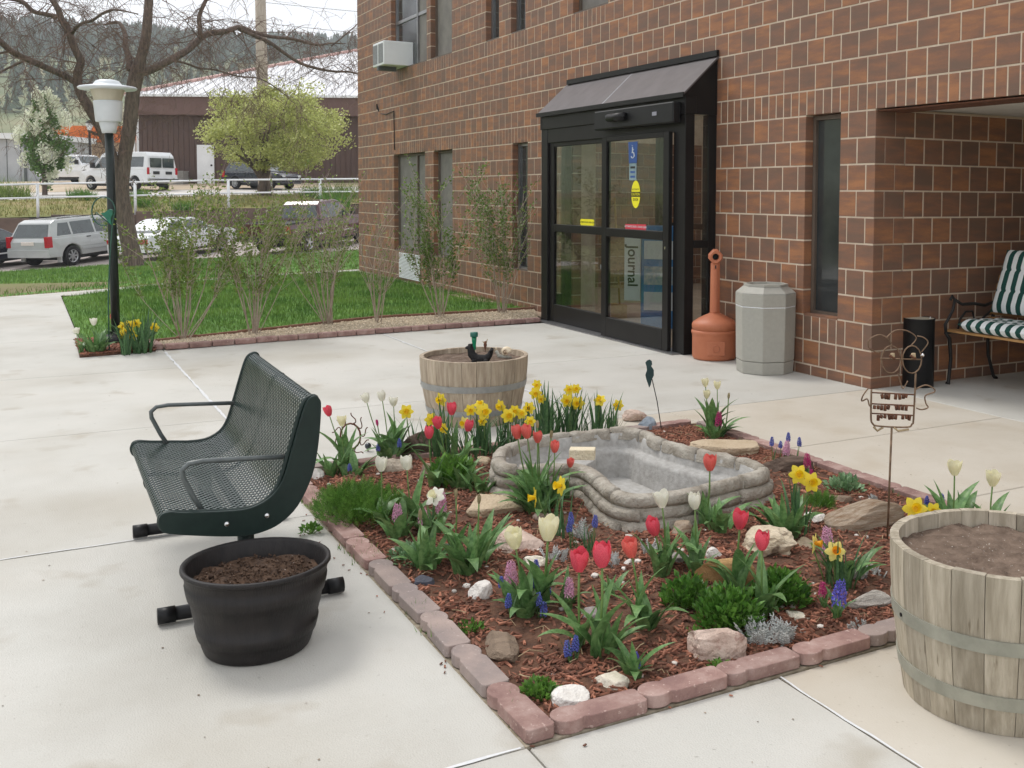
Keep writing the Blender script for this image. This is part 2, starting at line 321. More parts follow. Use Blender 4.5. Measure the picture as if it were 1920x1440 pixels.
# ------------------------------------------------------------------ the ground and what lies on it
random.seed(11)
QN = Vector((-.971, .237)); TN = Vector((.237, .971))       # across / along the far retaining wall
def qt(x, y): return QN.x*x+QN.y*y, TN.x*x+TN.y*y
def xy(q, t): return (QN.x*q+TN.x*t, QN.y*q+TN.y*t)
def zlot(x, y): return -1.0-.025*(x+33.66)+.0608*(y+4.04)
def onlot(u, v):
    k = ray(u, v); n = Vector((.025, -.0608, 1)); c0 = -1-.025*33.66+.0608*4.04
    return CAM+k*((c0-n.dot(CAM))/n.dot(k))
def zwalltop(t): return .42+(t+14.5)*.046
def zroad(q, t): return 1.12+(q-45)*.052+max(-1.5, min(1.5, (t+14.5)*.028))
def fbm(x, y, sc, o=4): return noise.fractal(Vector((x*sc, y*sc, 3.7)), 1., 2., o)
def zfar(x, y):
    q, t = qt(x, y); dx, dy = x-CAM.x, y-CAM.y; r = math.hypot(dx, dy)
    if q < 12: z = -.12
    elif q < 29: z = lerp(-.12, zlot(x, y)-.1, smooth01(12, 29, q))
    elif q < 38.75: z = zlot(x, y)-.1
    elif q < 45: z = lerp(zwalltop(t), zroad(45, t), (q-38.75)/6.25)-.12
    elif q < 66: z = zroad(q, t)-.06
    else: z = zroad(66, t)-.06
    if abs(t) > 26: z = lerp(z, -.3 if q < 38 else 1.6, smooth01(26, 45, abs(t)))
    a = math.atan2(dy, dx)                              # 180 deg = straight towards -x
    if r > 120:
        side = smooth01(math.radians(70), math.radians(140), abs(a))  # hills stand to the west, all round the view
        h = 88*smooth01(140, 660, r)*(0.93+.13*fbm(x, y, .004))*lerp(.25, 1, side)
        h += 7*fbm(x, y, .012)*smooth01(140, 300, r)
        if r > 680: h *= 1-.5*smooth01(680, 1100, r)
        z += h
    return z
mb = MB(); rad = [2.5*1.165**k for k in range(41)]
angs = [math.radians(a) for a in list(range(0, 120, 6))+[120+1.2*k for k in range(84)]+list(range(222, 360, 6))]
rows = []
for r_ in rad:
    rows.append([Vector((CAM.x+r_*math.cos(a), CAM.y+r_*math.sin(a), 0)) for a in angs+[angs[0]]])
for row in rows:
    for p in row: p.z = zfar(p.x, p.y)
mb.grid(rows); n0 = len(mb.v); mb.v.append((CAM.x, CAM.y, -.12))
for k in range(len(angs)): mb.f.append((n0, k+1, k))
g = struct('ground', mb, M['hill'], True)
g.data.materials.clear(); g.data.materials.append(M['earth']); g.data.materials.append(M['hill'])
for p in g.data.polygons:
    c = p.center
    p.material_index = 1 if math.hypot(c.x-CAM.x, c.y-CAM.y) > 130 else 0

# concrete plaza: separate slabs with joints between them
plaza = tag(link('plaza', MB().box(-10.9, -5.8, -12, -5.06, -.14, -.012).box(-5.8, 9, -12, -4.43, -.1395, -.0122).box(-4.9, .36, -4.43, 4.4, -.139, -.0121).box(3.48, 9, -4.43, 4.4, -.139, -.0121).box(.36, 3.48, -1.8, 4.4, -.139, -.0121).mesh('plaza'), M['joint']), kind='structure')
def slab(x0, x1, y0, y1, mat, g=.0028, skew=None):
    part(plaza, 'concrete_slab', MB().box(x0+g, x1-g, y0+g, y1-g, -.1, 0), mat, bevel=.004, seg=1)
XS = [8.1, 5.79, 3.49, 1.16, -1.16, -3.48, -5.8, -8.1, -10.9]
for y0, y1 in ((-12, -9.05), (-9.05, -6.74), (-6.74, -4.43)):
    for a, b in zip(XS[1:], XS[:-1]): slab(a, b, y0, -5.06 if (y1 > -5 and a < -5.81) else y1, M['concrete'])
for a, b in ((-4.9, -1.16), (-1.16, .37)): slab(a, b, -4.43, -2.32, M['concrete'])
slab(-4.9, -2.3, -2.32, -.0, M['concrete']); slab(-2.3, -.0, -2.32, -.0, M['concrete'])
for a, b in ((0, 1.2), (1.2, 2.42), (2.42, 3.65), (3.65, 4.9), (4.9, 8.1)): slab(a, b, -1.81, .06, M['concrete_tan'], g=.004)
slab(0, .37, -2.32, -1.81, M['concrete_tan'])
for a, b in ((3.495, 5.79), (5.79, 8.1)):
    for y0, y1 in ((-4.43, -3.6), (-3.6, -1.81)): slab(a, b, y0, y1, M['concrete'] if y1 < -3 else M['concrete_tan'])
for a, b in ((0, 2.4), (2.4, 4.9), (4.9, 8.1)): slab(a, b, .06, 4.3, M['concrete'])
# the pale chalky filler in two joints
fil = MB()
def fillline(p0, p1, wd=.014):
    p0 = Vector(p0); p1 = Vector(p1); n = int((p1-p0).length/.05)+2; t = (p1-p0).normalized(); o = Vector((-t.y, t.x))
    L_ = []; R_ = []
    for k in range(n):
        p = p0.lerp(p1, k/(n-1)); w_ = wd*(.45+.75*abs(noise.noise(Vector((p.x*6, p.y*6, 1)))))
        j = .006*noise.noise(Vector((p.x*9, p.y*9, 5)))
        L_.append((p.x+o.x*(w_+j), p.y+o.y*(w_+j), .003)); R_.append((p.x-o.x*(w_-j), p.y-o.y*(w_-j), .003))
    fil.grid([R_, L_])
fillline((-4.48, -4.43), (-.6, -4.43)); fillline((3.49, -4.45), (3.49, -5.0), .008)
fillline((-4.76, -2.32), (-.6, -2.32)); fillline((3.5, -3.6), (5.7, -3.6), .005); fillline((1.16, -5.7), (1.15, -4.6), .008)
part(plaza, 'joint_filler', fil, mk('filler', s(204, 205, 206), s(216, 217, 218), scale=40, rough=.95, world=True))
# specks of dirt and petals on the concrete
cr = MB()
for _ in range(520):
    x, y = rnd(-3, 5.2), rnd(-7, 1)
    if .35 < x < 3.5 and -4.45 < y < -1.8: continue
    if x > 0 or y < 0:
        r_ = rnd(.0015, .0055); a0 = rnd(0, 6); n_ = 5
        cr.add([(x+r_*math.cos(a0+k*1.257)*rnd(.6, 1.3), y+r_*math.sin(a0+k*1.257), .0025) for k in range(n_)], [tuple(range(n_))])
tag(part(plaza, 'grit', cr, mk('grit', s(90, 76, 62), s(140, 124, 106), scale=30, rough=.9, rnd_amt=.5)), kind='stuff')

# sidewalk between the lawns
ZW = -.05
far = [gp(u, v, ZW) for u, v in ((-420, 588), (0, 557), (205, 541), (344, 527.5), (454, 517.5), (674, 505), (800, 498))]
near = [gp(u, v, ZW) for u, v in ((-420, 604), (0, 563), (231, 545), (344, 531.5), (454, 522), (674, 510), (800, 503))]
sw = MB(); sw.grid([[p+Vector((0, 0, -.02)) for p in near], near, far, [p+Vector((0, 0, -.02)) for p in far]])
sw.sheet([near[0], near[1], Vector((-10.9, -5.02, -.004)), Vector((-10.9, -12, -.004))])
sw.sheet([near[1], near[2], Vector((-10.9, -4.6, -.02)), Vector((-10.9, -5.02, -.005))])
struct('sidewalk', sw, M['concrete'])
# lower lawn and the dead strip along the walk
edge = [onlot(u, v) for u, v in ((-420, 552), (0, 515.6), (205, 502), (344, 493.5), (454, 486.5), (674, 474), (800, 467))]
rows = []
for k in range(13):
    f = k/12; e = f*.45+.55*smooth01(0, 1, f)
    rows.append([Vector((lerp(a.x, b.x, f), lerp(a.y, b.y, f), lerp(a.z-.015, b.z+.09, f))) for a, b in zip(far, edge)])
lowlawn = struct('lower_lawn', MB().grid(rows), M['lawn'], True)
def tuft(mb, p, h, wd, lean=.35):
    a = rnd(0, 6.283); c, s_ = math.cos(a), math.sin(a); l = rnd(-lean, lean)*h; l2 = rnd(-lean, lean)*h
    mb.add([(p[0]-c*wd, p[1]-s_*wd, p[2]-.01), (p[0]+c*wd, p[1]+s_*wd, p[2]-.01), (p[0]+l, p[1]+l2, p[2]+h*rnd(.6, 1.1))], [(0, 1, 2)])
gr = MB()
for _ in range(34000):
    f = random.random()**.75*12; i = min(11, int(f)); j = rnd(0, 5.999)+.0; jj = min(5, int(j))
    A = rows[i][jj].lerp(rows[i][jj+1], j-jj); B = rows[i+1][jj].lerp(rows[i+1][jj+1], j-jj)
    tuft(gr, A.lerp(B, f-i), .075, .010)
gr.f = [q for q in gr.f]
gl = tag(link('grass_blades', gr.mesh('grass_blades'), M['blade']), 'short green grass blades on the lawn by the car park', 'grass', kind='stuff')
dg = MB()
for _ in range(1300):
    j = rnd(0, 5.999); jj = int(j); A = rows[0][jj].lerp(rows[0][jj+1], j-jj); B = rows[1][jj].lerp(rows[1][jj+1], j-jj)
    tuft(dg, A.lerp(B, random.random()**2*.3), .04, .012, 1.)
tag(link('dead_grass', dg.mesh('dead_grass'), M['litter']), 'straw coloured dead grass along the sidewalk edge', 'grass', kind='stuff')

# upper lawn
up = [Vector((-10.45, -5.06, -.0)), *[p+Vector((0, 0, .01)) for p in near[2:6]], Vector((-14.0, .02, -.06)), Vector((-6.12, .02, 0)), Vector((-6.0, -2.05, 0)), Vector((-5.42, -3.46, 0)), Vector((-5.06, -4.5, 0)), Vector((-5.55, -4.72, 0)), Vector((-5.62, -5.06, 0))]
ul = MB(); up2 = [Vector((p.x, p.y, p.z+.012)) for p in up]
from mathutils.geometry import tessellate_polygon
ul.add(up2, [tuple(q) for q in tessellate_polygon([[Vector((p.x, p.y, 0)) for p in up2]])]); struct('upper_lawn', ul, M['lawn'])
def inside(P, x, y):
    c = False; n = len(P)
    for i in range(n):
        a, b = P[i], P[i-1]
        if (a[1] > y) != (b[1] > y) and x < (b[0]-a[0])*(y-a[1])/(b[1]-a[1])+a[0]: c = not c
    return c
gr = MB(); cnt = 0
while cnt < 42000:
    x, y = rnd(-14, -5), rnd(-5.1, 0)
    if inside(up, x, y):
        tuft(gr, (x, y, .008-.006*max(0, -x-9)), rnd(.035, .07), .0045); cnt += 1
tag(link('grass_blades', gr.mesh('grass_blades'), M['blade']), 'mown bright green grass behind the row of bare shrubs', 'grass', kind='stuff')

# car park below, its pale kerb, the retaining wall, the bank and the upper road
lotfar = [Vector((*xy(38.7, t), 0)) for t in (-60, -30, -14, 0, 14, 40)]
for p in lotfar: p.z = zlot(p.x, p.y)
e2 = [edge[0]+(edge[0]-edge[1])*2]+edge[1:5]+[edge[-1]+(edge[-1]-edge[-2])*1.5]
for p in e2: p.z = zlot(p.x, p.y)
struct('car_park', MB().grid([e2, lotfar]), M['asphalt'])
kb = MB(); 
for a, b in zip(edge[:-1], edge[1:]):
    t = (b-a).normalized(); o = Vector((-t.y, t.x, 0)); o = o if o.dot(DH) > 0 else -o
    kb.grid([[a+Vector((0, 0, .1)), b+Vector((0, 0, .1))], [a+o*.18+Vector((0, 0, .1)), b+o*.18+Vector((0, 0, .1))], [a+o*.2+Vector((0, 0, -.02)), b+o*.2+Vector((0, 0, -.02))]])
struct('kerb', kb, M['concrete_far'])
pl_ = MB()
for u, v, u2, v2 in ((-30, 497, 22, 493), (252, 479, 300, 474)):
    a, b = onlot(u, v), onlot(u2, v2); o = Vector((0, .12, 0))
    pl_.sheet([a+Vector((0, 0, .01)), b+Vector((0, 0, .01)), b+o+Vector((0, 0, .01)), a+o+Vector((0, 0, .01))])
struct('parking_lines', pl_, M['white_paint'])
rw = thing('retaining_wall', 'low dark brown retaining wall behind the parked cars', 'wall', (*xy(38.75, -5), -1.3))
wm = mk('retaining', s(98, 82, 74), s(116, 98, 88), scale=2, rough=.9, bump=.4, bscale=20, world=True, rnd_amt=.1)
for i in range(22):
    t0, t1 = -44+i*3., -44+(i+1)*3.-.02
    P = [Vector((*xy(38.6, t0), 0)), Vector((*xy(38.6, t1), 0)), Vector((*xy(39.0, t1), 0)), Vector((*xy(39.0, t0), 0))]
    zz = zwalltop((t0+t1)/2)+.03
    b = MB(); off = Vector(rw.location)
    b.add([Vector((p.x, p.y, -2.2))-off for p in P]+[Vector((p.x, p.y, zz))-off for p in P], [(3, 2, 1, 0), (4, 5, 6, 7), (0, 1, 5, 4), (1, 2, 6, 5), (2, 3, 7, 6), (3, 0, 4, 7)])
    part(rw, 'wall_panel', b, wm)
rows = []
for k in range(9):
    q = lerp(38.95, 45.2, k/8); rows.append([Vector((*xy(q, t), lerp(zwalltop(t), zroad(45, t), smooth01(-.2, 1, k/8))+.05*fbm(q, t, .8))) for t in range(-60, 41, 2)])
struct('grass_bank', MB().grid(rows), M['dry_bank'], True)
dg = MB()
for _ in range(9000):
    q, t = rnd(39, 45), rnd(-20, 12); k = (q-38.95)/6.25
    x, y = xy(q, t); tuft(dg, (x, y, lerp(zwalltop(t), zroad(45, t), smooth01(-.2, 1, k))+.02), rnd(.08, .22), .02, .5)
tag(link('bank_grass', dg.mesh('bank_grass'), M['dry_blade']), 'patchy yellow green grass on the bank below the white rail fence', 'grass', kind='stuff')
rows = [[Vector((*xy(q, t), zroad(q, t))) for t in range(-70, 51, 5)] for q in (45.1, 48, 51.5)]
struct('road', MB().grid(rows), M['concrete_far'])
rows = [[Vector((*xy(q, t), zroad(q, t)+.01)) for t in range(-70, 51, 5)] for q in (51.5, 56, 61, 66)]
struct('gravel_yard', MB().grid(rows), mk('yard', s(178, 158, 134), s(196, 182, 160), scale=.7, rough=.95, world=True))

# forest on the hills
random.seed(5)
pf = MB()
def pine(x, y, z, h, w_):
    n = 6
    for k in range(3):
        z0 = z+h*(.12+.27*k); z1 = z+h*(.55+.225*k); r_ = w_*(1-.27*k); a0 = rnd(0, 6); o = len(pf.v)
        for i in range(n):
            rr = r_*rnd(.65, 1.2); pf.v.append((x+rr*math.cos(a0+i*1.047), y+rr*math.sin(a0+i*1.047), z0+rnd(-.06, .04)*h))
        pf.v.append((x+rnd(-.1, .1)*w_, y, z1))
        for i in range(n): pf.f.append((o+i, o+(i+1) % n, o+n))
cnt = 0
while cnt < 8200:
    wide = random.random() < .2
    a = rnd(math.radians(120), math.radians(240)) if wide else rnd(math.radians(146), math.radians(186))
    r_ = rnd(300, 690) if random.random() < .7 else rnd(560, 690)
    x, y = CAM.x+r_*math.cos(a), CAM.y+r_*math.sin(a)
    dens = fbm(x, y, .009)+smooth01(230, 500, r_)*.7-.12
    if rnd(-.35, .35) < dens:
        h = rnd(5.5, 9.5)*(.8+.25*(r_ > 560)); pine(x, y, zfar(x, y)-.5, h, h*rnd(.2, .3)); cnt += 1
tag(link('pine_forest', pf.mesh('pine_forest'), M['pine']), 'hazy dark pine wood covering the hillside on the horizon', 'forest', kind='stuff')
# ------------------------------------------------------------------ the brick building
random.seed(3)
c = .2032; S_ = 2.115; J = .006; TH = .11
bld = thing('brick_building', 'two storey building of square brown and orange glazed blocks with pale joints', 'building', (-5, .3, 0))
BO = Vector(bld.location)
wall = link('wall', None, None, bld) if False else None
VX0, VX1 = -5.12, -2.1                               # entrance vestibule
OPEN = dict(L1=(-11.79, -10.2, -8, 0), L2=(-9.79, -8.98, -8, 0), L3=(-6.76, -6.3, -8, 0), U1=(-11.9, -10.1, 7, 15), U2=(-9.9, -8.99, 7, 15),
            U3=(-7.66, -7.22, 7, 15), U4=(-6.81, -6.37, 7, 15), U5=(-5.03, -4.2, 7, 15), R=(-.813, -.4, -8, 0))
zk = lambda k: S_+k*c
openings = [(a, b, zk(k0), zk(k1)) for a, b, k0, k1 in OPEN.values()] + [(VX0+.1, VX1-.1, -.1, 2.25), (0, 9, -.1, S_)]
ZTOP = zk(17)
# backing (mortar) with the openings left out
def cells(x0, x1, z0, z1, ops):
    xs = sorted({x0, x1, *[min(max(v, x0), x1) for o in ops for v in o[:2]]}); zs = sorted({z0, z1, *[min(max(v, z0), z1) for o in ops for v in o[2:]]})
    for a, b in zip(xs[:-1], xs[1:]):
        for e, f in zip(zs[:-1], zs[1:]):
            m_, n_ = (a+b)/2, (e+f)/2
            if b-a > 1e-4 and f-e > 1e-4 and not any(o[0] < m_ < o[1] and o[2] < n_ < o[3] for o in ops): yield a, b, e, f
mb = MB(); grow = [(a-.007, b+.007, e-.007, f+.007) for a, b, e, f in openings]
for a, b, e, f in cells(-13.99, 4.6, -.4, ZTOP, grow): mb.box(a-BO.x, b-BO.x, .0026-BO.y, .3-BO.y, e, f)
wall = part(bld, 'wall', mb, M['mortar'])
mb = MB(); mb.box(-.3-BO.x, -.0026-BO.x, .31-BO.y, 4.4-BO.y, -.2, S_-.001); rwall = part(bld, 'side_wall', mb, M['mortar'])
# rows of blocks
blocks = []                                          # (x0,x1,z0,z1,y0,y1, face)
for k in range(-11, 17):
    z0, z1 = max(zk(k), .0), zk(k+1)
    xs = []
    if k == 0:
        n = int(18.6/(c/2)); xs = [-13.99+(i)*(c/2) for i in range(0)]; x = 4.4712; 
        while x > -13.99: xs.append((max(x-c/2, -13.99), x)); x -= c/2
    else:
        x = 4.4704+(c/2 if k % 2 else 0)
        while x > -13.99: xs.append((max(x-c, -13.99), x)); x -= c
    for a, b in xs:
        if a > 4.6: continue
        if a < 0 < b and k < 0: b = 0.
        segs = [(a, b)]
        for (oa, ob, oz0, oz1) in openings:
            if z0 < oz1-.01 and z1 > oz0+.01:
                ns = []
                for p, q in segs:
                    if q <= oa or p >= ob: ns.append((p, q)); continue
                    if p < oa: ns.append((p, oa))
                    if q > ob: ns.append((ob, q))
                segs = ns
        for nm, (oa, ob, k0, k1) in OPEN.items():      # upright half blocks under the sills
            if k == k0-1 and nm != 'L1':
                ns = []
                for p, q in segs:
                    m_ = (p+q)/2
                    if oa < m_ < ob and q-p > .12: ns += [(p, m_), (m_, q)]
                    else: ns.append((p, q))
                segs = ns
        for p, q in segs:
            if q-p < .02: continue
            corner = k < 0 and abs(q) < 1e-6
            d_ = TH
            if corner: d_ = .3048-(q-p) if (q-p) < .25 else TH; d_ = .1016 if q-p > .15 else .2032
            blocks.append((p+(J if p > -13.98 else 0), q-(0 if corner else J), z0+(J if z0 > 0 else 0), z1-J, 0., d_-(J if corner else 0), 'm'))
for k in range(-11, 0):                              # side wall of the covered entrance
    z0, z1 = max(zk(k), .0), zk(k+1)
    half = any(abs(b[1]) < 1e-6 and abs(b[2]-z0) < .01 and (b[1]-b[0]) < .15 for b in blocks)
    y = .2032 if half else .1016
    while y < 4.4:
        blocks.append((-.11, 0., z0+(J if z0 > 0 else 0), z1-J, y+J, y+c-J, 's')); y += c
def pj(P):
    q = Vector(P)-CAM; z = q.dot(_d); return PPX+FPX*q.dot(RX)/z, PPY-FPX*q.dot(UX)/z, z
def vis(b):
    cx, cz = (b[0]+b[1])/2, (b[2]+b[3])/2; cy = b[4] if b[6] == 'm' else (b[4]+b[5])/2
    if b[6] == 's': cx = 0
    u, v, z = pj((cx, cy, cz))
    if not (0 < u < 1920 and 0 < v < 1440): return 0
    if b[6] == 'm' and VX0-.5 < cx < VX1 and cz < 2.6: return 0
    if b[6] == 's' and (cy > 2.2 or (cz < .8 and cy > .8)): return 0
    ext = (b[1]-b[0]) if b[6] == 'm' else (b[5]-b[4])
    return ext*(b[3]-b[2])/z/z*(abs(CAM.y-cy) if b[6] == 'm' else abs(CAM.x))/z
rank = sorted(blocks, key=vis, reverse=True)
big = set(id(b) for b in rank[:300] if vis(b) > 0)
shared = {}
def blockgeo(w_, d_, h_):
    e = .0025; m_ = MB(); w2, h2 = w_/2, h_/2
    # y = 0 is the face; chamfered front edge, running back to y = d
    vs = [(-w2+e, 0, -h2+e), (w2-e, 0, -h2+e), (w2-e, 0, h2-e), (-w2+e, 0, h2-e), (-w2, e, -h2), (w2, e, -h2), (w2, e, h2), (-w2, e, h2), (-w2, d_, -h2), (w2, d_, -h2), (w2, d_, h2), (-w2, d_, h2)]
    m_.add(vs, [(0, 1, 2, 3)]+[(4+i, 4+(i+1) % 4, (i+1) % 4, i) for i in range(4)]+[(8+i, 8+(i+1) % 4, 4+(i+1) % 4, 4+i) for i in range(4)])
    return m_
rest = MB(); rest_s = MB()
for b in blocks:
    if b[6] == 'm': w_, d_, cx, cy = b[1]-b[0], b[5]-b[4], (b[0]+b[1])/2, b[4]
    else: w_, d_, cx, cy = b[5]-b[4], .11, 0., (b[4]+b[5])/2
    h_ = b[3]-b[2]; cz = (b[2]+b[3])/2; key = (round(w_, 3), round(d_, 3), round(h_, 3))
    jit = rnd(-.0012, .0012)
    if id(b) in big:
        if key not in shared: shared[key] = blockgeo(*key).mesh('brick')
        o = link('brick', shared[key], M['brick'], wall if b[6] == 'm' else rwall, loc=(cx-BO.x+(jit if b[6] == 's' else 0), cy-BO.y+(jit if b[6] == 'm' else 0), cz), rot=(0, 0, 0 if b[6] == 'm' else math.pi/2))
    else:
        g_ = blockgeo(w_, d_, h_); R_ = Matrix.Translation((cx-BO.x, cy-BO.y+jit, cz)) @ Matrix.Rotation(0 if b[6] == 'm' else math.pi/2, 4, 'Z')
        (rest if b[6] == 'm' else rest_s).add([R_ @ Vector(p) for p in g_.v], g_.f)
tag(link('brick_courses', rest.mesh('brick_courses'), M['brick'], wall), kind='stuff')
tag(link('brick_courses', rest_s.mesh('brick_courses'), M['brick'], rwall), kind='stuff')
# covered entrance: ceiling, lintel edge, back wall and far side
X0 = lambda v: v-BO.x
Y0 = lambda v: v-BO.y
part(bld, 'ceiling', MB().box(X0(-.1), X0(5.2), Y0(.32), Y0(4.5), S_+.02, S_+.12), M['soffit'])
part(bld, 'lintel_angle', MB().box(X0(0.002), X0(4.6), Y0(.02), Y0(.31), S_-.012, S_-.004), M['rust'])
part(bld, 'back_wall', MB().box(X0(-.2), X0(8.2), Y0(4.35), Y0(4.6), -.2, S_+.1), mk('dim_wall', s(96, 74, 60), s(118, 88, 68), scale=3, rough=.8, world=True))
part(bld, 'pier', MB().box(X0(4.62), X0(5.2), Y0(.0), Y0(4.3), -.2, ZTOP), M['mortar'])
part(bld, 'roof_slab', MB().box(X0(-13.95), X0(-8.7), Y0(.05), Y0(4.6), ZTOP, ZTOP+.25).box(X0(-2.1), X0(5.2), Y0(.05), Y0(4.6), ZTOP, ZTOP+.25).box(X0(-8.7), X0(-2.1), Y0(.05), Y0(.5), ZTOP, ZTOP+.25).box(X0(-8.7), X0(-2.1), Y0(4.2), Y0(4.6), ZTOP, ZTOP+.25), M['concrete_far'])  # opening over the lobby is invented, to let daylight fall into it
part(bld, 'end_wall', MB().box(X0(-13.98), X0(-13.7), Y0(.31), Y0(4.6), -1., ZTOP-.01), M['brick'])
part(bld, 'rear_wall', MB().box(X0(-13.69), X0(-8.81), Y0(4.4), Y0(4.59), -1., ZTOP-.01).box(X0(-8.81), X0(5.2), Y0(4.61), Y0(4.7), 2.4, ZTOP-.01), M['mortar'])  # left open low down behind the lobby, added so daylight reaches it
# windows
def window(nm, screens, mull=None, sash=None, mat=None):
    a, b, k0, k1 = OPEN[nm]; z0, z1 = zk(k0), zk(k1); fr = MB(); t = .035
    fr.box(X0(a), X0(a+t), Y0(.075), Y0(.14), z0, z1).box(X0(b-t), X0(b), Y0(.075), Y0(.14), z0, z1)
    fr.box(X0(a+t), X0(b-t), Y0(.076), Y0(.14), z1-t, z1).box(X0(a+t), X0(b-t), Y0(.076), Y0(.14), z0, z0+t)
    if mull: fr.box(X0(mull-.02), X0(mull+.02), Y0(.07), Y0(.139), z0+t, z1-t)
    if sash: fr.box(X0(a+t), X0(b-t), Y0(.08), Y0(.138), sash-.025, sash+.025)
    w_ = part(bld, 'window', fr, mat or M['brown_frame'])
    lo_, hi_ = a+t+.002, b-t-.002
    xs = [lo_] + ([mull-.02, mull+.02] if mull else []) + [hi_]
    for i in range(0, len(xs), 2):
        p = part(bld, 'x', MB().box(X0(xs[i]), X0(xs[i+1]), Y0(.1), Y0(.106), z0+t+.002, z1-t-.002), M[screens[i//2]])
        p.name = 'pane'; p.parent = w_
    sill = part(bld, 'sill', MB().box(X0(a+.002), X0(b-.002), Y0(.004), Y0(.09), z0-.02, z0+.012), M['brown_frame'] if nm != 'R' else M['brick']); sill.parent = w_
    rv = MB().box(X0(a-.004), X0(b+.004), Y0(.142), Y0(.3), z0-.004, z1+.004); q = part(bld, 'dark_box', rv, M['black_metal']); q.parent = w_  # black box added behind the panes, stands in for the unlit room
    return w_
window('L1', ['screen', 'screen'], mull=-10.78); window('L2', ['screen'])
window('L3', ['glass_dark'], mat=M['alu']); window('U1', ['glass_dark', 'screen'], mull=-10.75, sash=4.35, mat=M['alu'])
window('U2', ['screen']); window('U3', ['glass_dark'], mat=M['alu']); window('U4', ['glass_dark'], mat=M['alu']); window('U5', ['screen']); window('R', ['glass_dark'])
# mid rails behind the screens
for nm, x0, x1 in (('L1', -11.7, -10.25), ('L2', -9.74, -9.03)):
    part(bld, 'sash_rail', MB().box(X0(x0), X0(x1), Y0(.094), Y0(.099), 1.0, 1.06), M['screen'])
# slatted white vent below the left window
for i in range(18):
    z = .05+i*.0235
    part(bld, 'vent_slat', MB().box(X0(-11.5), X0(-10.44), Y0(-.016), Y0(-.001), z, z+.015), M['white_paint'])
part(bld, 'vent_backing', MB().box(X0(-11.5), X0(-10.44), Y0(-.006), Y0(-.0005), .045, .475), M['screen'])
# bracket and cable high on the wall
cb = MB().tube([(X0(-12.65), Y0(-.03), 2.95), (X0(-12.6), Y0(-.05), 3.03), (X0(-12.55), Y0(-.03), 2.9)], .012, 5)
cb.tube([(X0(-12.5), Y0(-.012), 2.86), (X0(-12.2), Y0(-.012), 2.83), (X0(-11.75), Y0(-.012), 2.86), (X0(-11.72), Y0(-.012), 2.2)], .008, 5)
part(bld, 'cable', cb, M['black_metal'])

# window air conditioner
ac = thing('air_conditioner', 'white box air conditioner sticking out of the upper window', 'air conditioner', (-11.33, -.16, zk(7)))
part(ac, 'case', MB().box(-.3, .3, -.24, .26, .012, .40), M['white_paint'], bevel=.012)
for x in (-.16, .14):
    gz = part(ac, 'grille', MB().box(x-.115, x+.125, -.246, -.24, .05, .36), mk('ac_grille', s(120, 122, 124), s(140, 142, 144), scale=40, rough=.6))
gm = MB()
for i in range(12): gm.box(-.307, -.301, -.2, .06, .06+i*.025, .072+i*.025)
part(ac, 'louvre', gm, mk('ac_louvre', s(110, 112, 116), rough=.6))
part(ac, 'support', MB().box(-.05, .05, -.25, .05, -.06, .006), M['steel_grey'])
# ------------------------------------------------------------------ glass entrance vestibule
ve = thing('entrance_vestibule', 'dark bronze glazed entrance vestibule with sliding doors and sloping metal roof', 'entrance', (-3.6, -.17, 0))
EO = Vector(ve.location)
def ebox(name, x0, x1, y0, y1, z0, z1, mat=None, parent=None, bevel=.004):
    m_ = MB().box(x0-EO.x, x1-EO.x, y0-EO.y, y1-EO.y, z0, z1)
    return part(parent or ve, name, m_, mat or M['bronze'], bevel=bevel, seg=1)
YF = -.34
ebox('post', -5.16, -5.0, YF, YF+.1, 0, 2.2); ebox('post', -2.3, -2.1, YF, YF+.1, 0, 2.2)
ebox('post', -2.2, -2.1, -.085, .02, 0, 2.2); ebox('post', -5.16, -5.06, -.085, .02, 0, 2.2)
ebox('header', -5.17, -2.09, YF-.01, YF+.11, 2.2, 2.36)
ebox('door_track', -5.0, -2.3, YF+.004, YF+.09, 2.045, 2.2)
op = ebox('door_operator', -3.68, -2.16, YF-.1, YF-.012, 2.12, 2.31, M['black_metal'], bevel=.012)
part(ve, 'motion_sensor', MB().tube([(-3.32-EO.x, YF-.13-EO.y, 2.225), (-3.0-EO.x, YF-.13-EO.y, 2.225)], .04, 12), M['black_metal'], True)
part(ve, 'operator_label', MB().box(-2.52-EO.x, -2.44-EO.x, YF-.1035-EO.y, YF-.101-EO.y, 2.2, 2.235), mk('lbl', s(140, 140, 150), rough=.5))
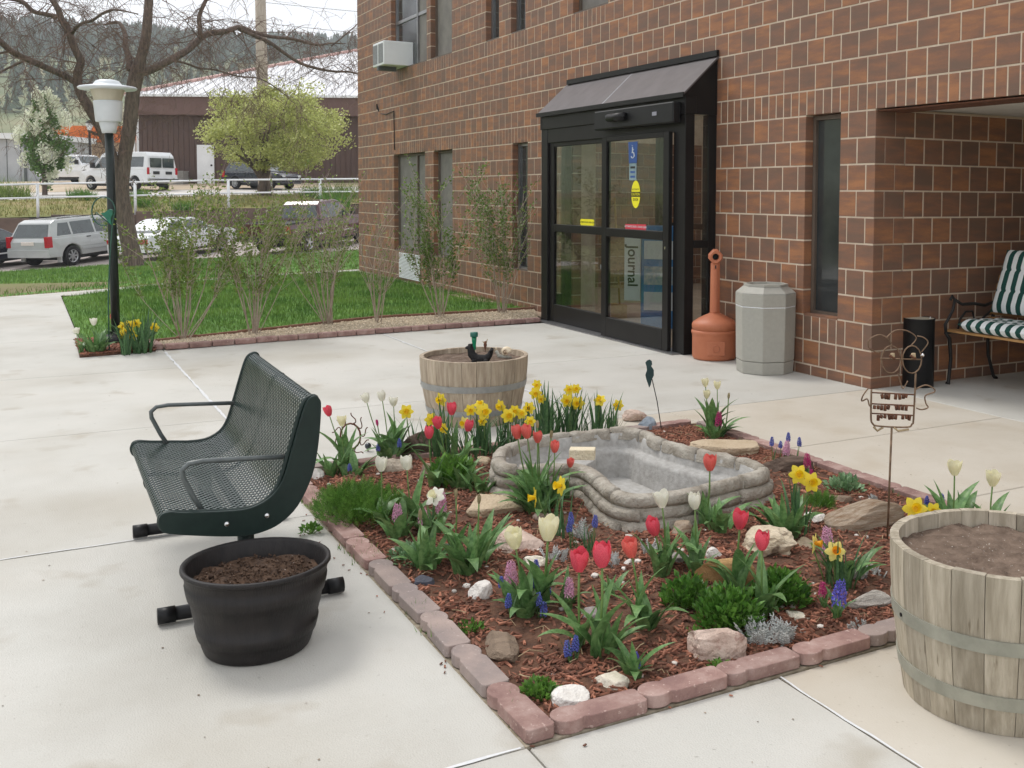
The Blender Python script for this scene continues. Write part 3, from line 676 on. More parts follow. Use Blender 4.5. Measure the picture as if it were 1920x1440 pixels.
# sloping roof with seams and a flashing against the wall
rz = lambda y: 2.36+(y+.385)/.385*.36
rf = MB(); x0, x1 = -5.19-EO.x, -2.07-EO.x
rf.add([(x0, -.385-EO.y, rz(-.385)), (x1, -.385-EO.y, rz(-.385)), (x1, -.002-EO.y, rz(0)), (x0, -.002-EO.y, rz(0)), (x0, -.385-EO.y, rz(-.385)+.02), (x1, -.385-EO.y, rz(-.385)+.02), (x1, -.002-EO.y, rz(0)+.02), (x0, -.002-EO.y, rz(0)+.02)],
       [(3, 2, 1, 0), (4, 5, 6, 7), (0, 1, 5, 4), (1, 2, 6, 5), (2, 3, 7, 6), (3, 0, 4, 7)])
roof = part(ve, 'roof', rf, M['bronze_roof'])
for x in (-3.63,):
    sm_ = MB(); sm_.add([(x-.008-EO.x, -.385-EO.y, rz(-.385)+.02), (x+.008-EO.x, -.385-EO.y, rz(-.385)+.02), (x+.008-EO.x, -.01-EO.y, rz(-.01)+.02), (x-.008-EO.x, -.01-EO.y, rz(-.01)+.02),
        (x-.004-EO.x, -.385-EO.y, rz(-.385)+.026), (x+.004-EO.x, -.385-EO.y, rz(-.385)+.026), (x+.004-EO.x, -.01-EO.y, rz(-.01)+.026), (x-.004-EO.x, -.01-EO.y, rz(-.01)+.026)],
        [(4, 5, 6, 7), (0, 1, 5, 4), (1, 2, 6, 5), (3, 0, 4, 7)]); part(roof, 'seam', sm_, M['alu'])
part(roof, 'flashing', MB().box(-5.14-EO.x, -2.07-EO.x, -.03-EO.y, -.002-EO.y, 2.735, 2.79), M['bronze'])
part(roof, 'drip_edge', MB().box(-5.195-EO.x, -2.065-EO.x, -.394-EO.y, -.383-EO.y, 2.345, 2.39), M['bronze'])
ld = MB(); ld.add([(x0+.02, -.39-EO.y, rz(-.39)+.021), (x1-.02, -.39-EO.y, rz(-.39)+.021), (x1-.02, -.37-EO.y, rz(-.37)+.024), (x0+.02, -.37-EO.y, rz(-.37)+.024)], [(0, 1, 2, 3)])
# triangular cheeks and glazed sides
for sx in (-2.115, -5.145):
    ch = MB(); a, b = sx-.02-EO.x, sx+.02-EO.x
    P = [(-.352, 2.2), (0, 2.2), (0, rz(0)-.005), (-.352, rz(-.352)-.005)]
    ch.add([(a, y-EO.y, z) for y, z in P]+[(b, y-EO.y, z) for y, z in P], [(0, 1, 2, 3), (7, 6, 5, 4), (0, 4, 5, 1), (1, 5, 6, 2), (2, 6, 7, 3), (3, 7, 4, 0)])
    part(ve, 'cheek', ch, M['bronze'])
    sg = ebox('side_pane', sx-.004, sx+.004, YF+.1, -.086, .3, 2.2, M['glass'], bevel=0)
    ebox('side_rail', sx-.03, sx+.03, YF+.1, -.086, 0, .3)
    ebox('side_rail', sx-.03, sx+.03, YF+.1, -.086, .98, 1.05)
# the two door leaves
def leaf(x0, x1, y, zb, label):
    t = .1; fr = MB()
    def b(*a): fr.box(a[0]-EO.x, a[1]-EO.x, y-.022-EO.y, y+.022-EO.y, a[2], a[3])
    b(x0, x0+t, zb, 2.05); b(x1-t, x1, zb, 2.05); b(x0+t, x1-t, zb, .21); b(x0+t, x1-t, 1.04, 1.125); b(x0+t, x1-t, 2.0, 2.05)
    d_ = part(ve, 'door', fr, M['bronze'], bevel=.004, seg=1); d_['label'] = label
    for z0, z1 in ((.21, 1.04), (1.125, 2.0)):
        p = MB().box(x0+t-EO.x, x1-t-EO.x, y-.003-EO.y, y+.003-EO.y, z0, z1); part(d_, 'pane', p, M['glass'])
    return d_
dl = leaf(-4.99, -3.62, YF+.05, .012, 'left sliding door leaf with yellow strip sticker')
dr = leaf(-3.6, -2.3, YF-.03, .012, 'right sliding door leaf with yellow oval sticker')
part(ve, 'threshold', MB().box(-5.1-EO.x, -2.15-EO.x, YF-.1-EO.y, YF+.12-EO.y, .0025, .011), M['alu'])
part(dr, 'lock', MB().box(-2.36-EO.x, -2.34-EO.x, YF-.056-EO.y, YF-.05-EO.y, .96, .985), M['chrome'])
# stickers and signs on the glass
def textmesh(txt, size, bold=0):
    cu = bpy.data.curves.new('t', 'FONT'); cu.body = txt; cu.size = size; cu.align_x = 'CENTER'; cu.align_y = 'CENTER'; cu.offset = bold
    o = bpy.data.objects.new('t', cu); COL.objects.link(o); dg_ = bpy.context.evaluated_depsgraph_get()
    me = bpy.data.meshes.new_from_object(o.evaluated_get(dg_)); bpy.data.objects.remove(o); me.materials.clear(); return me
INK = mk('ink', s(24, 22, 20), rough=.6); REDP = mk('red_print', s(206, 52, 70), rough=.5); YEL = mk('yellow_print', s(236, 226, 40), rough=.5); BLU = mk('blue_print', s(48, 84, 146), rough=.5); WHP = mk('white_print', s(206, 210, 214), rough=.5)
def flat(name, pts, x, y, z, mat, parent):                 # pts in the x-z plane
    m_ = MB(); n = len(pts)
    m_.add([(x+p[0]-EO.x, y-EO.y, z+p[1]) for p in pts]+[(x+p[0]-EO.x, y+.001-EO.y, z+p[1]) for p in pts], [tuple(range(n)), tuple(range(2*n-1, n-1, -1))]+[(i, n+i, n+(i+1) % n, (i+1) % n) for i in range(n)])
    return part(parent, name, m_, mat)
def text(name, txt, size, x, y, z, mat, parent, rot=(math.pi/2, 0, 0), scl=(1, 1, 1), bold=0):
    return link(name, textmesh(txt, size, bold), mat, parent, loc=(x-EO.x, y-EO.y, z), rot=rot, scl=scl)
yd = YF-.03-.0045; yl = YF+.05-.0045
oval = [(.085*math.cos(a*.3142), .135*math.sin(a*.3142)) for a in range(20)]
st = flat('sticker', oval, -2.93, yd, 1.468, YEL, dr)
st2 = flat('sticker_band', [(-.085, -.024), (.085, -.024), (.085, .024), (-.085, .024)], -2.93, yd-.0012, 1.468, INK, st)
text('lettering', 'CAUTION', .036, -2.93, yd-.0024, 1.468, YEL, st, bold=.0006)
text('lettering', 'AUTOMATIC', .024, -2.93, yd-.0012, 1.516, INK, st); text('lettering', 'DOOR', .034, -2.93, yd-.0012, 1.416, INK, st, bold=.0006)
st = flat('strip_sticker', [(-.16, -.022), (-.14, -.034), (.14, -.034), (.16, -.022), (.16, .022), (.14, .034), (-.14, .034), (-.16, .022)], -4.1, yl, 1.165, YEL, dl)
text('lettering', 'AUTOMATIC DOOR  STAND CLEAR', .021, -4.1, yl-.0012, 1.165, INK, st, bold=.0005)
st = flat('strip_sticker', [(-.2, -.024), (.2, -.024), (.2, .03), (-.2, .024)], -2.93, yd, 1.15, REDP, dr)
text('lettering', 'AUTOMATIC DOOR - STAND CLEAR', .026, -2.93, yd-.0012, 1.152, WHP, st, bold=.0005)
st = flat('access_sign', [(-.075, -.105), (.075, -.105), (.09, .105), (-.09, .105)], -2.99, yd, 1.875, BLU, dr)
wc = MB(); yy = yd-.002-EO.y
def seg2(a, b, r_=.006): wc.tube([(-2.99+a[0]-EO.x, yy, 1.88+a[1]), (-2.99+b[0]-EO.x, yy, 1.88+b[1])], r_, 6)
ring = [(.028*math.cos(a*.35)-.002, .028*math.sin(a*.35)-.03) for a in range(10, 25)]
for a, b in zip(ring[:-1], ring[1:]): seg2(a, b, .0045)
seg2((-.004, .05), (-.002, -.005)); seg2((-.002, -.005), (.022, -.006)); seg2((.022, -.006), (.034, -.045)); seg2((-.003, .024), (.02, .022)); seg2((-.005, .063), (-.0045, .0645), .011)
part(st, 'wheelchair_symbol', wc, WHP)
st = flat('notice', [(-.07, -.085), (.07, -.085), (.07, .085), (-.07, .085)], -2.99, yd, 1.69, mk('pale_notice', s(120, 142, 148), s(138, 158, 162), scale=20, rough=.5), dr)
st.location.z -= .0
for k in range(3): flat('notice_line', [(-.045, -.01), (.045, -.01), (.045, .01), (-.045, .01)], -2.99, yd-.0012, 1.73-k*.045, BLU if k else INK, st)

# lobby behind the doors
lob = thing('lobby', 'dim entrance lobby seen through the glass doors', 'lobby', (-3.6, 1.6, 0))
LO = Vector(lob.location)
def lbox(n, x0, x1, y0, y1, z0, z1, mat): return part(lob, n, MB().box(x0-LO.x, x1-LO.x, y0-LO.y, y1-LO.y, z0, z1), mat)
lbox('floor', -8.6, -2.18, YF+.13, 4.2, -.05, .004, mk('lobby_floor', s(150, 130, 110), s(170, 150, 130), scale=5, rough=.7))
lbox('ceiling', -8.6, -2.18, .31, 1.0, 2.3, 2.4, M['soffit'])  # ceiling cut short so the added roof opening lights the lobby
lw = mk('lobby_wall', s(168, 152, 130), s(184, 168, 146), scale=2, rough=.8)
lbox('back_wall', -8.7, -7.4, 4.2, 4.4, 0, 2.4, lw); lbox('back_wall', -7.4, -2.0, 4.2, 4.4, 0, .4, lw); lbox('back_wall', -7.4, -2.0, 4.2, 4.4, 2.2, 2.4, lw); lbox('side_wall', -2.17, -2.0, .31, 4.2, 0, 2.4, lw)  # wide gap in the back wall is made up, to bring daylight in
iw = lbox('inner_wall', -8.8, -8.6, .31, 4.2, 0, 4.4, M['mortar'])
bm_ = MB()
for k in range(-11, 1):
    y = .32+(.1 if k % 2 else 0)
    while y < 4.1: bm_.box(-8.6-LO.x, -8.592-LO.x, y+J-LO.y, min(y+c, 4.18)-J-LO.y, max(zk(k), .01)+J, min(zk(k+1), 2.29)-J); y += c
tag(part(lob, 'brick_courses', bm_, M['brick']), kind='stuff')
for x in (-5.6,):
    lbox('inner_frame', x-.05, x+.05, 1.5, 1.6, .005, 2.29, M['bronze'])
lbox('inner_frame', -5.55, -4.3, 1.52, 1.58, 1.05, 1.12, M['bronze'])
# things in the lobby
ch = thing('folding_chair', 'folding lawn chair with brown woven seat behind the glass door', 'chair', (wy(1168, 560, .45).x, .45, .004), math.radians(62))
web = mk('webbing', s(150, 118, 92), s(176, 142, 112), scale=30, rough=.8)
for i in range(6):
    part(ch, 'back_strap', MB().box(-.22, .22, .2+i*.012, .204+i*.012, .5+i*.08, .57+i*.08), web)
for i in range(5): part(ch, 'seat_strap', MB().box(-.22, .22, -.2+i*.08, -.13+i*.08, .4, .404), web)
for sx in (-.24, .24):
    part(ch, 'frame', MB().tube([(sx, .3, .98), (sx, .19, .4), (sx, .1, .012), (sx*.9, .02, .012)], .012, 8), M['chrome'], True)
    part(ch, 'leg', MB().tube([(sx, -.22, .62), (sx, -.25, .42), (sx, -.2, .012), (sx*.9, -.1, .012)], .012, 8), M['chrome'], True)
    part(ch, 'arm', MB().box(sx-.025, sx+.025, -.26, .2, .62, .64), M['white_paint'])
nb = thing('newspaper_rack', 'blue and white newspaper rack with a sideways sign in the lobby', 'rack', (wy(1240, 500, .55).x, .55, .004), .8)
part(nb, 'case', MB().box(-.2, .2, -.14, .2, 0, 1.12), mk('rack_blue', s(40, 110, 170), s(60, 130, 186), scale=3, rough=.5), bevel=.01)
sg = part(nb, 'sign', MB().box(-.38, -.2, -.16, -.145, .3, 1.02), WHP)
link('lettering', textmesh('Journal', .16, .003), INK, sg, loc=(-.29, -.1615, .68), rot=(math.pi/2, math.pi/2, 0))
for k in range(3): part(nb, 'newspaper', MB().box(-.16, .16, -.155, -.141, .2+k*.28, .4+k*.28), [WHP, mk('np1', s(120, 150, 170), s(190, 190, 186), scale=25, rough=.7), WHP][k])
br = thing('broom', 'wooden broom handle leaning inside the right door', 'broom', (wy(1150, 500, .5).x, .5, .004))
part(br, 'handle', MB().tube([(-.02, .1, .16), (.06, -.02, 1.42)], .012, 8), mk('broom_wood', s(176, 140, 90), s(190, 156, 106), scale=9, rough=.6), True)
part(br, 'head', MB().box(-.16, .12, .06, .12, 0, .16), mk('straw', s(170, 146, 90), s(190, 166, 110), scale=40, rough=.9))
# ------------------------------------------------------------------ flower bed: mulch, chips, edging
random.seed(21)
BX0, BX1, BY0, BY1 = .38, 3.487, -4.435, -1.82
POND_PX = [(925, 857), (936, 838), (968, 825), (1020, 813), (1056, 809), (1110, 804), (1150, 801), (1182, 802), (1215, 808), (1242, 820), (1280, 832), (1327, 843), (1368, 851), (1415, 862), (1443, 878), (1432, 888), (1400, 896), (1348, 909), (1295, 921), (1240, 928), (1195, 931), (1156, 925), (1128, 910), (1108, 890), (1085, 876), (1050, 872), (1000, 874), (955, 875), (932, 870)]
PZ = .175
pond_pts = [gp(u, v, PZ) for u, v in POND_PX]
def catmull(P, n):
    out = []; N = len(P)
    for i in range(N):
        p0, p1, p2, p3 = P[i-1], P[i], P[(i+1) % N], P[(i+2) % N]
        for k in range(n):
            t = k/n; out.append(.5*((2*p1)+(-p0+p2)*t+(2*p0-5*p1+4*p2-p3)*t*t+(-p0+3*p1-3*p2+p3)*t*t*t))
    return out
ring = catmull([Vector((p.x, p.y, 0)) for p in pond_pts], 8)
# evenly spaced contour
def resample(P, n):
    L_ = [0.]
    for a, b in zip(P, P[1:]+P[:1]): L_.append(L_[-1]+(b-a).length)
    out = []; j = 0
    for k in range(n):
        d_ = L_[-1]*k/n
        while L_[j+1] < d_: j += 1
        out.append(P[j].lerp(P[(j+1) % len(P)], (d_-L_[j])/max(1e-9, L_[j+1]-L_[j])))
    return out
NR = 240; ring = resample(ring, NR)
area = sum(a.x*b.y-b.x*a.y for a, b in zip(ring, ring[1:]+ring[:1]))
if area < 0: ring.reverse()
nrm = []
for i in range(NR):
    t = (ring[(i+2) % NR]-ring[i-2]).normalized(); nrm.append(Vector((t.y, -t.x, 0)))          # outward
def zm(x, y):
    z = .012+.014*noise.noise(Vector((x*2.2, y*2.2, 0)))+.008*noise.noise(Vector((x*7, y*7, 4)))
    e = min(x-BX0-.1, BX1-.1-x, y-BY0-.1, BY1-.1-y); return z*smooth01(-.02, .3, e)+.016+.006*smooth01(.1, .8, e)
inner_poly = [ring[i]-nrm[i]*.03 for i in range(0, NR, 4)]
bed = thing('flower_bed', 'rectangular bed of red wood mulch in the paved forecourt', 'flower bed', (1.9, -3.1, 0)); BDO = Vector(bed.location)
mb = MB(); nx, ny = 84, 72; idx = {}
for i in range(nx+1):
    for j in range(ny+1):
        x = lerp(BX0+.06, BX1-.06, i/nx); y = lerp(BY0+.06, BY1-.06, j/ny); idx[i, j] = len(mb.v); mb.v.append((x-BDO.x, y-BDO.y, zm(x, y)))
for i in range(nx):
    for j in range(ny):
        x = lerp(BX0+.06, BX1-.06, (i+.5)/nx); y = lerp(BY0+.06, BY1-.06, (j+.5)/ny)
        if not inside(inner_poly, x, y): mb.f.append((idx[i, j], idx[i+1, j], idx[i+1, j+1], idx[i, j+1]))
part(bed, 'mulch', mb, M['mulch_base'], True)
ck = MB(); n = 0
while n < 19000:
    x, y = rnd(BX0+.1, BX1-.1), rnd(BY0+.1, BY1-.1)
    if inside(inner_poly, x, y): continue
    if noise.noise(Vector((x*1.9, y*1.9, 9))) < -.08 and random.random() < .7: continue       # bare earth shows through
    n += 1; l = rnd(.006, .02)*(1.5 if random.random() < .08 else 1); w_ = rnd(.0022, .006); h = rnd(.0012, .0035); zz = zm(x, y)+rnd(-.001, .009)
    R_ = Matrix.Translation((x-BDO.x, y-BDO.y, zz)) @ Euler((rnd(-.35, .35), rnd(-.35, .35), rnd(0, 6.28))).to_matrix().to_4x4()
    k = rnd(.4, 1.); vs = [(-l, -w_, -h), (l, -w_*k, -h), (l, w_*k, -h), (-l, w_, -h), (-l*.9, -w_*.8, h), (l*.9, -w_*k*.8, h), (l*.9, w_*k*.7, h), (-l*.9, w_*.7, h)]
    ck.add([R_ @ Vector(v) for v in vs], [(4, 5, 6, 7), (0, 1, 5, 4), (1, 2, 6, 5), (2, 3, 7, 6), (3, 0, 4, 7)])
tag(link('wood_chips', ck.mesh('wood_chips'), M['chip'], bed), kind='stuff')
lt = MB()
for _ in range(260):                                                                            # straw, twigs, white perlite grains
    x, y = rnd(BX0+.12, BX1-.12), rnd(BY0+.12, BY1-.12)
    if inside(inner_poly, x, y): continue
    a = rnd(0, 6.28); l = rnd(.02, .09); z = zm(x, y)+.012; b = rnd(-.5, .5)
    lt.tube([(x-BDO.x, y-BDO.y, z), (x+l*.5*math.cos(a)-BDO.x, y+l*.5*math.sin(a)-BDO.y, z+rnd(0, .012)), (x+l*math.cos(a+b)-BDO.x, y+l*math.sin(a+b)-BDO.y, z)], rnd(.0008, .0016), 4, False)
tag(link('straw_litter', lt.mesh('straw_litter'), M['litter'], bed), kind='stuff')
# edging pavers, each a round head and a block body
def paver_mesh():
    pts = []; r_ = .053; hx = -.092
    for k in range(15): a = math.radians(48+k*(264/14)); pts.append((hx+r_*math.cos(a), r_*math.sin(a)))
    pts += [(-.045, -.046), (-.038, -.05), (.135, -.05), (.145, -.04), (.145, .04), (.135, .05), (-.038, .05), (-.045, .044)]
    m_ = MB(); m_.prism([(p[0], p[1]*.86) for p in pts], 0, .038); return m_.mesh('paver')
pme = [paver_mesh(), paver_mesh()]; pme[0].materials.append(M['paver_red']); pme[1].materials.append(M['paver_grey'])
edg = thing('bed_edging', 'scalloped red and grey concrete edging pavers around the mulch bed', 'edging', (1.9, -3.1, 0))
def edge_row(p0, p1, n0=None):
    p0 = Vector(p0); p1 = Vector(p1); L_ = (p1-p0).length; n = round(L_/.292); a = math.atan2((p1-p0).y, (p1-p0).x)
    for k in range(n):
        p = p0.lerp(p1, (k+.5)/n)
        link('paver', random.choice([pme[0], pme[0], pme[1]]), None, edg, loc=(p.x-BDO.x+rnd(-.004, .004), p.y-BDO.y+rnd(-.004, .004), rnd(.0, .006)), rot=(0, 0, a+rnd(-.03, .03)), scl=(L_/n/.286, 1, 1), bevel=.003)
part(edg, 'bedding_sand', MB().box(BX0-.02-BDO.x, BX1+.004-BDO.x, BY0-.002-BDO.y, BY0+.12-BDO.y, -.1, .0012).box(BX0-.02-BDO.x, BX1+.004-BDO.x, BY1-.12-BDO.y, BY1+.008-BDO.y, -.1, .0012).box(BX1-.12-BDO.x, BX1+.0045-BDO.x, BY0+.12-BDO.y, BY1-.12-BDO.y, -.1, .0012).box(BX0-.02-BDO.x, BX0+.12-BDO.x, BY0+.12-BDO.y, BY1-.12-BDO.y, -.1, .0012), mk('bedding', s(128, 116, 96), s(170, 160, 142), scale=30, rough=.95, world=True))
edge_row((BX1-.04, BY0+.092), (BX1-.04, BY1)); edge_row((BX0+.1, BY0+.045), (BX1, BY0+.045)); edge_row((BX1-.1, BY1-.05), (BX0+.1, BY1-.05)); edge_row((BX0+.05, BY1-.1), (BX0+.05, BY0+.1))

# ------------------------------------------------------------------ preformed pond with stone-look rim
pond = thing('pond', 'empty kidney shaped garden pond moulded like pale stacked stone', 'pond', (1.7, -2.9, 0)); PO = Vector(pond.location)
def stone_row(name, n, r_in, r_out, z0, z1, mat, phase=0., rough=.010):
    per = NR/n
    for k in range(n):
        a, b = (k+phase)*per+.4, (k+1+phase)*per-.4; rows = []; m_ = 7; jz = rnd(-.006, .005); jr = rnd(-.007, .006)
        for q in range(m_):
            f = a+(b-a)*q/(m_-1); i = int(math.floor(f)) % NR; i2 = (i+1) % NR; fr = f-math.floor(f)
            P_ = ring[i].lerp(ring[i2], fr); N_ = nrm[i].lerp(nrm[i2], fr).normalized()
            e = 1-.22*abs(2*q/(m_-1)-1)**4
            prof = [(r_in, z0), (r_out+jr-.004, z0), (r_out+jr+.006*e, lerp(z0, z1, .35)), (r_out+jr+.002, lerp(z0, z1, .8)), (r_out+jr-.012, z1+jz), (lerp(r_in, r_out, .5), z1+jz+.004*e), (r_in+.008, z1+jz), (r_in, lerp(z0, z1, .75))]
            row = []
            for (rr, zz) in prof:
                dn = rough*noise.noise(Vector((P_.x*23, P_.y*23, zz*23)))
                row.append(P_+N_*(rr*1.+dn)+Vector((-PO.x, -PO.y, zz+dn*.6)))
            rows.append(row+[row[0]])
        g_ = MB(); g_.grid(rows); o = g_.f; nn = 9
        g_.f.append(tuple(range(nn-2, -1, -1))); g_.f.append(tuple((m_-1)*nn+q for q in range(nn-1)))
        part(pond, name, g_, mat, True)
stone_row('rim_stone', 17, -.06, .0, .122, PZ, M['pond']); stone_row('wall_stone', 16, -.045, .012, .066, .1195, M['pond'], .4); stone_row('wall_stone', 16, -.03, .03, -.02, .0635, M['pond'], .1)
rows = []
for (ri, z) in ((-.04, .01), (-.05, .155), (-.056, .153), (-.06, .09), (-.064, .08), (-.105, .07), (-.11, .05), (-.114, -.03), (-.122, -.078)):
    row = []
    for i in range(0, NR+1, 2):
        j = i % NR; st_ = .016*(abs(((i*.11) % 1)-.5) > .46)*(-.05 > ri > -.13)
        row.append(ring[j]+nrm[j]*(ri-st_+.006*noise.noise(Vector((ring[j].x*20, ring[j].y*20, z*30))))+Vector((-PO.x, -PO.y, z)))
    rows.append(row)
core = MB(); core.grid([[ring[i % NR]+nrm[i % NR]*r_+Vector((-PO.x, -PO.y, z)) for i in range(0, NR+1, 2)] for r_, z in ((-.05, .16), (-.012, .158), (-.012, .122), (.001, .118), (.002, .066), (.017, .062), (.018, -.02))]); part(pond, 'core', core, M['pond'], True)
sh = MB(); sh.grid(rows); part(pond, 'basin', sh, M['pond_in'], True)
fl = MB(); fl.sheet([ring[i]-nrm[i]*.04+Vector((-PO.x, -PO.y, -.07)) for i in range(0, NR, 3)]); part(pond, 'basin_floor', fl, M['pond_in'])
# shallow shelf in the left lobe
shelf = [gp(u, v, .05) for u, v in ((968, 878), (985, 858), (1020, 843), (1075, 833), (1120, 838), (1118, 862), (1085, 882), (1040, 892), (1000, 893))]
part(pond, 'shelf', MB().prism([(p.x-PO.x, p.y-PO.y) for p in shelf][::-1], -.065, .055), M['pond_in'], bevel=.01)

# ------------------------------------------------------------------ rocks
def rockgeo(w_, d_, h_, seed, flat=.0, sub=3, rough=.22, cut=5):
    bm = bmesh.new(); bmesh.ops.create_icosphere(bm, subdivisions=sub, radius=1); rs = random.Random(seed)
    planes = []
    for _ in range(cut):
        n_ = Vector((rs.uniform(-1, 1), rs.uniform(-1, 1), rs.uniform(-.3, 1))).normalized(); planes.append((n_, rs.uniform(.55, .85)))
    if flat: planes.append((Vector((rs.uniform(-.15, .15), rs.uniform(-.15, .15), 1)).normalized(), flat))
    for v in bm.verts:
        p = v.co.normalized(); p = Vector((math.copysign(abs(p.x)**.75, p.x), math.copysign(abs(p.y)**.75, p.y), math.copysign(abs(p.z)**.8, p.z)))
        for n_, d0 in planes:
            k = p.dot(n_)
            if k > d0: p = p-n_*(k-d0)
        p *= 1+rough*.5*noise.fractal(p*1.6+Vector((seed*7.1, seed, 0)), 1., 2., 4)+.03*noise.fractal(p*6+Vector((seed, seed*3, 0)), 1., 2., 3)
        v.co = Vector((p.x*w_/2, p.y*d_/2, max(p.z, -.6)*h_*.62))
    me = bpy.data.meshes.new('rock'); bm.to_mesh(me); bm.free(); return me
def rockmat(nm, a, b, sc=9, st=(1, 1, 1), rough=.85, fine=None): return mk(nm, a, b, scale=sc, stretch=st, rough=rough, bump=1., bscale=70, lo=.3, hi=.7, fine=fine)
RM = dict(white=rockmat('quartz', s(214, 208, 200), s(236, 232, 226), 14), cream=rockmat('cream', s(206, 196, 176), s(228, 220, 204), 10), tan=rockmat('tan_stone', s(176, 156, 128), s(200, 182, 156), 7),
          pink=rockmat('pink_stone', s(178, 152, 138), s(216, 196, 182), 12, fine=(22, .58, s(150, 110, 100), .6)), brown=rockmat('brown_stone', s(126, 108, 92), s(160, 140, 120), 9, (1, 5, 5)),
          dark=rockmat('dark_stone', s(70, 72, 82), s(94, 94, 104), 12), blue=rockmat('blue_stone', s(122, 134, 146), s(158, 166, 174), 10), orange=rockmat('sandstone', s(188, 144, 92), s(206, 166, 116), 4, (1, 6, 6)),
          pet=rockmat('petrified_wood', s(150, 120, 92), s(206, 190, 170), 8, (.7, 9, 9)), petw=rockmat('pale_petrified_wood', s(186, 180, 172), s(222, 214, 202), 9, (.8, 10, 10)), petd=rockmat('dark_petrified_wood', s(86, 70, 60), s(130, 110, 96), 8, (.7, 9, 9)),
          pit=rockmat('pitted', s(180, 164, 138), s(216, 202, 178), 10, fine=(14, .56, s(104, 84, 66), .8)), slab=rockmat('slab', s(160, 150, 134), s(186, 174, 156), 6), greyp=rockmat('grey_pink', s(150, 142, 138), s(180, 170, 164), 9))
def rock(label, u, v, wpx, hpx, mat, dep=.75, flat=0., rot=0., seed=1, rough=.22, cut=5, name='rock', lift=0., cat='rock', zz=None):
    b = gp(u, v, .025); D = (b-CAM).dot(_d); k = D/FPX; w_, h_ = wpx*k, hpx*k*.78; b = b+DH*w_*dep*.36
    z = zm(b.x, b.y) if zz is None else zz
    me = rockgeo(w_, w_*dep, h_, seed, flat, sub=4 if wpx > 60 else 3, rough=rough, cut=cut); me.materials.append(RM[mat])
    o = bpy.data.objects.new(name, me); COL.objects.link(o); va = math.atan2(DH.y, DH.x)-math.pi/2
    o.location = (b.x, b.y, z+h_*.62*.6-.012+lift); o.rotation_euler = (0, 0, va+rot); tag(o, label, cat); return o
rock('round white quartz rock left of the pink hyacinth', 898, 1120, 46, 46, 'white', .9, seed=1, rough=.12, cut=3)
rock('dark blue grey stone beside the left edging', 797, 1092, 46, 26, 'dark', .8, .5, seed=2)
rock('flat tan sandstone slab in front of the blue grey stone', 925, 972, 118, 52, 'tan', .75, .35, .2, 3, .14, 6)
rock('pinkish brown slab below the flat tan sandstone slab', 962, 1040, 112, 60, 'pink', .9, .4, -.3, 4, .16, 6)
rock('blue grey faceted stone at the left foot of the pond', 949, 928, 44, 34, 'blue', .8, 0, .4, 5, .12, 6)
rock('small pink stone behind the middle white tulip', 1013, 976, 36, 26, 'pink', .8, 0, 0, 6)
rock('tan rounded stone behind the pink hyacinth', 1000, 1072, 46, 34, 'cream', .8, 0, .3, 7)
rock('whitish grey stone between the two nearest red tulips', 1108, 1165, 44, 28, 'greyp', .8, 0, .3, 8)
rock('long flat brown stone lying inside the near left edging', 935, 1235, 62, 52, 'brown', 2.1, .42, .25, 9, .14, 6)
rock('smooth cream oval stone in the near corner of the bed', 1068, 1320, 74, 48, 'white', .75, 0, .2, 10, .06, 1)
rock('pinkish white wedge stone near the front edging', 1144, 1285, 76, 42, 'cream', .7, .5, -.2, 11, .12, 6)
rock('large pink and white pitted boulder by the front edging', 1343, 1232, 124, 82, 'pink', .7, 0, .1, 12, .26, 5)
rock('flat orange sandstone slab behind the leafy green mounds', 1360, 1098, 116, 66, 'orange', .3, 0, .05, 13, .05, 2)
rock('tiny white pebble right of the second red tulip', 1177, 1060, 18, 18, 'white', .9, seed=14)
rock('small bright white stone left of the pitted cream rock', 1340, 1055, 32, 32, 'white', .8, seed=15)
rock('rough pitted cream rock behind the orange slab', 1437, 1043, 108, 62, 'pit', .7, 0, .1, 16, .5, 3)
rock('grey flat stone behind the leafy mounds', 1276, 1060, 46, 34, 'greyp', .8, .5, 0, 17)
rock('broken piece of brown petrified wood against the pond', 1276, 1008, 44, 44, 'pet', .8, 0, .3, 18, .18, 6)
rock('brown petrified wood lying behind the white tulip', 1352, 988, 60, 34, 'petd', .8, 0, .2, 19, .16)
rock('long pale log of petrified wood at the right of the bed', 1625, 992, 178, 66, 'pet', .36, 0, .45, 20, .16, 4)
rock('short grey white petrified log behind the near barrel', 1632, 1140, 88, 42, 'petw', .5, 0, .3, 21, .16, 4)
rock('white flaky stone right of the daffodil leaves', 1530, 985, 42, 32, 'white', .8, .5, 0, 22)
rock('two toned tan and white stone beside the silver plants', 1496, 1158, 50, 28, 'cream', .7, .5, 0, 23)
rock('flat pale sandstone slab behind the pond', 1358, 852, 134, 44, 'tan', .6, .4, -.1, 24, .14, 6)
rock('dark brown petrified log on the right rim of the bed', 1474, 885, 108, 40, 'petd', .4, 0, .1, 25, .14, 4)
rock('large dark brown rock behind the daffodil leaves', 795, 852, 88, 62, 'petd', .8, 0, 0, 26, .2)
rock('grey brown rock behind the feathery green bush', 742, 885, 56, 42, 'slab', .8, 0, .2, 27)
rock('small brown rock right of the grey brown rock', 800, 898, 40, 36, 'brown', .8, 0, .2, 28)
rock('pale stone left of the coral tulip clump', 905, 872, 32, 22, 'tan', .8, 0, .2, 29)
rock('pitted pink stones at the far rim of the bed', 1190, 784, 44, 26, 'pink', .8, 0, .2, 30, .3)
rock('blue grey cut stone at the far rim of the bed', 1212, 803, 38, 34, 'blue', .8, 0, .1, 31, .08, 6)
rock('tan stone behind the orange centred daffodil', 1510, 1030, 38, 30, 'tan', .8, 0, .2, 32)
rock('brown angular stone right of the paired yellow daffodils', 1576, 945, 46, 26, 'brown', .7, .5, .2, 33)
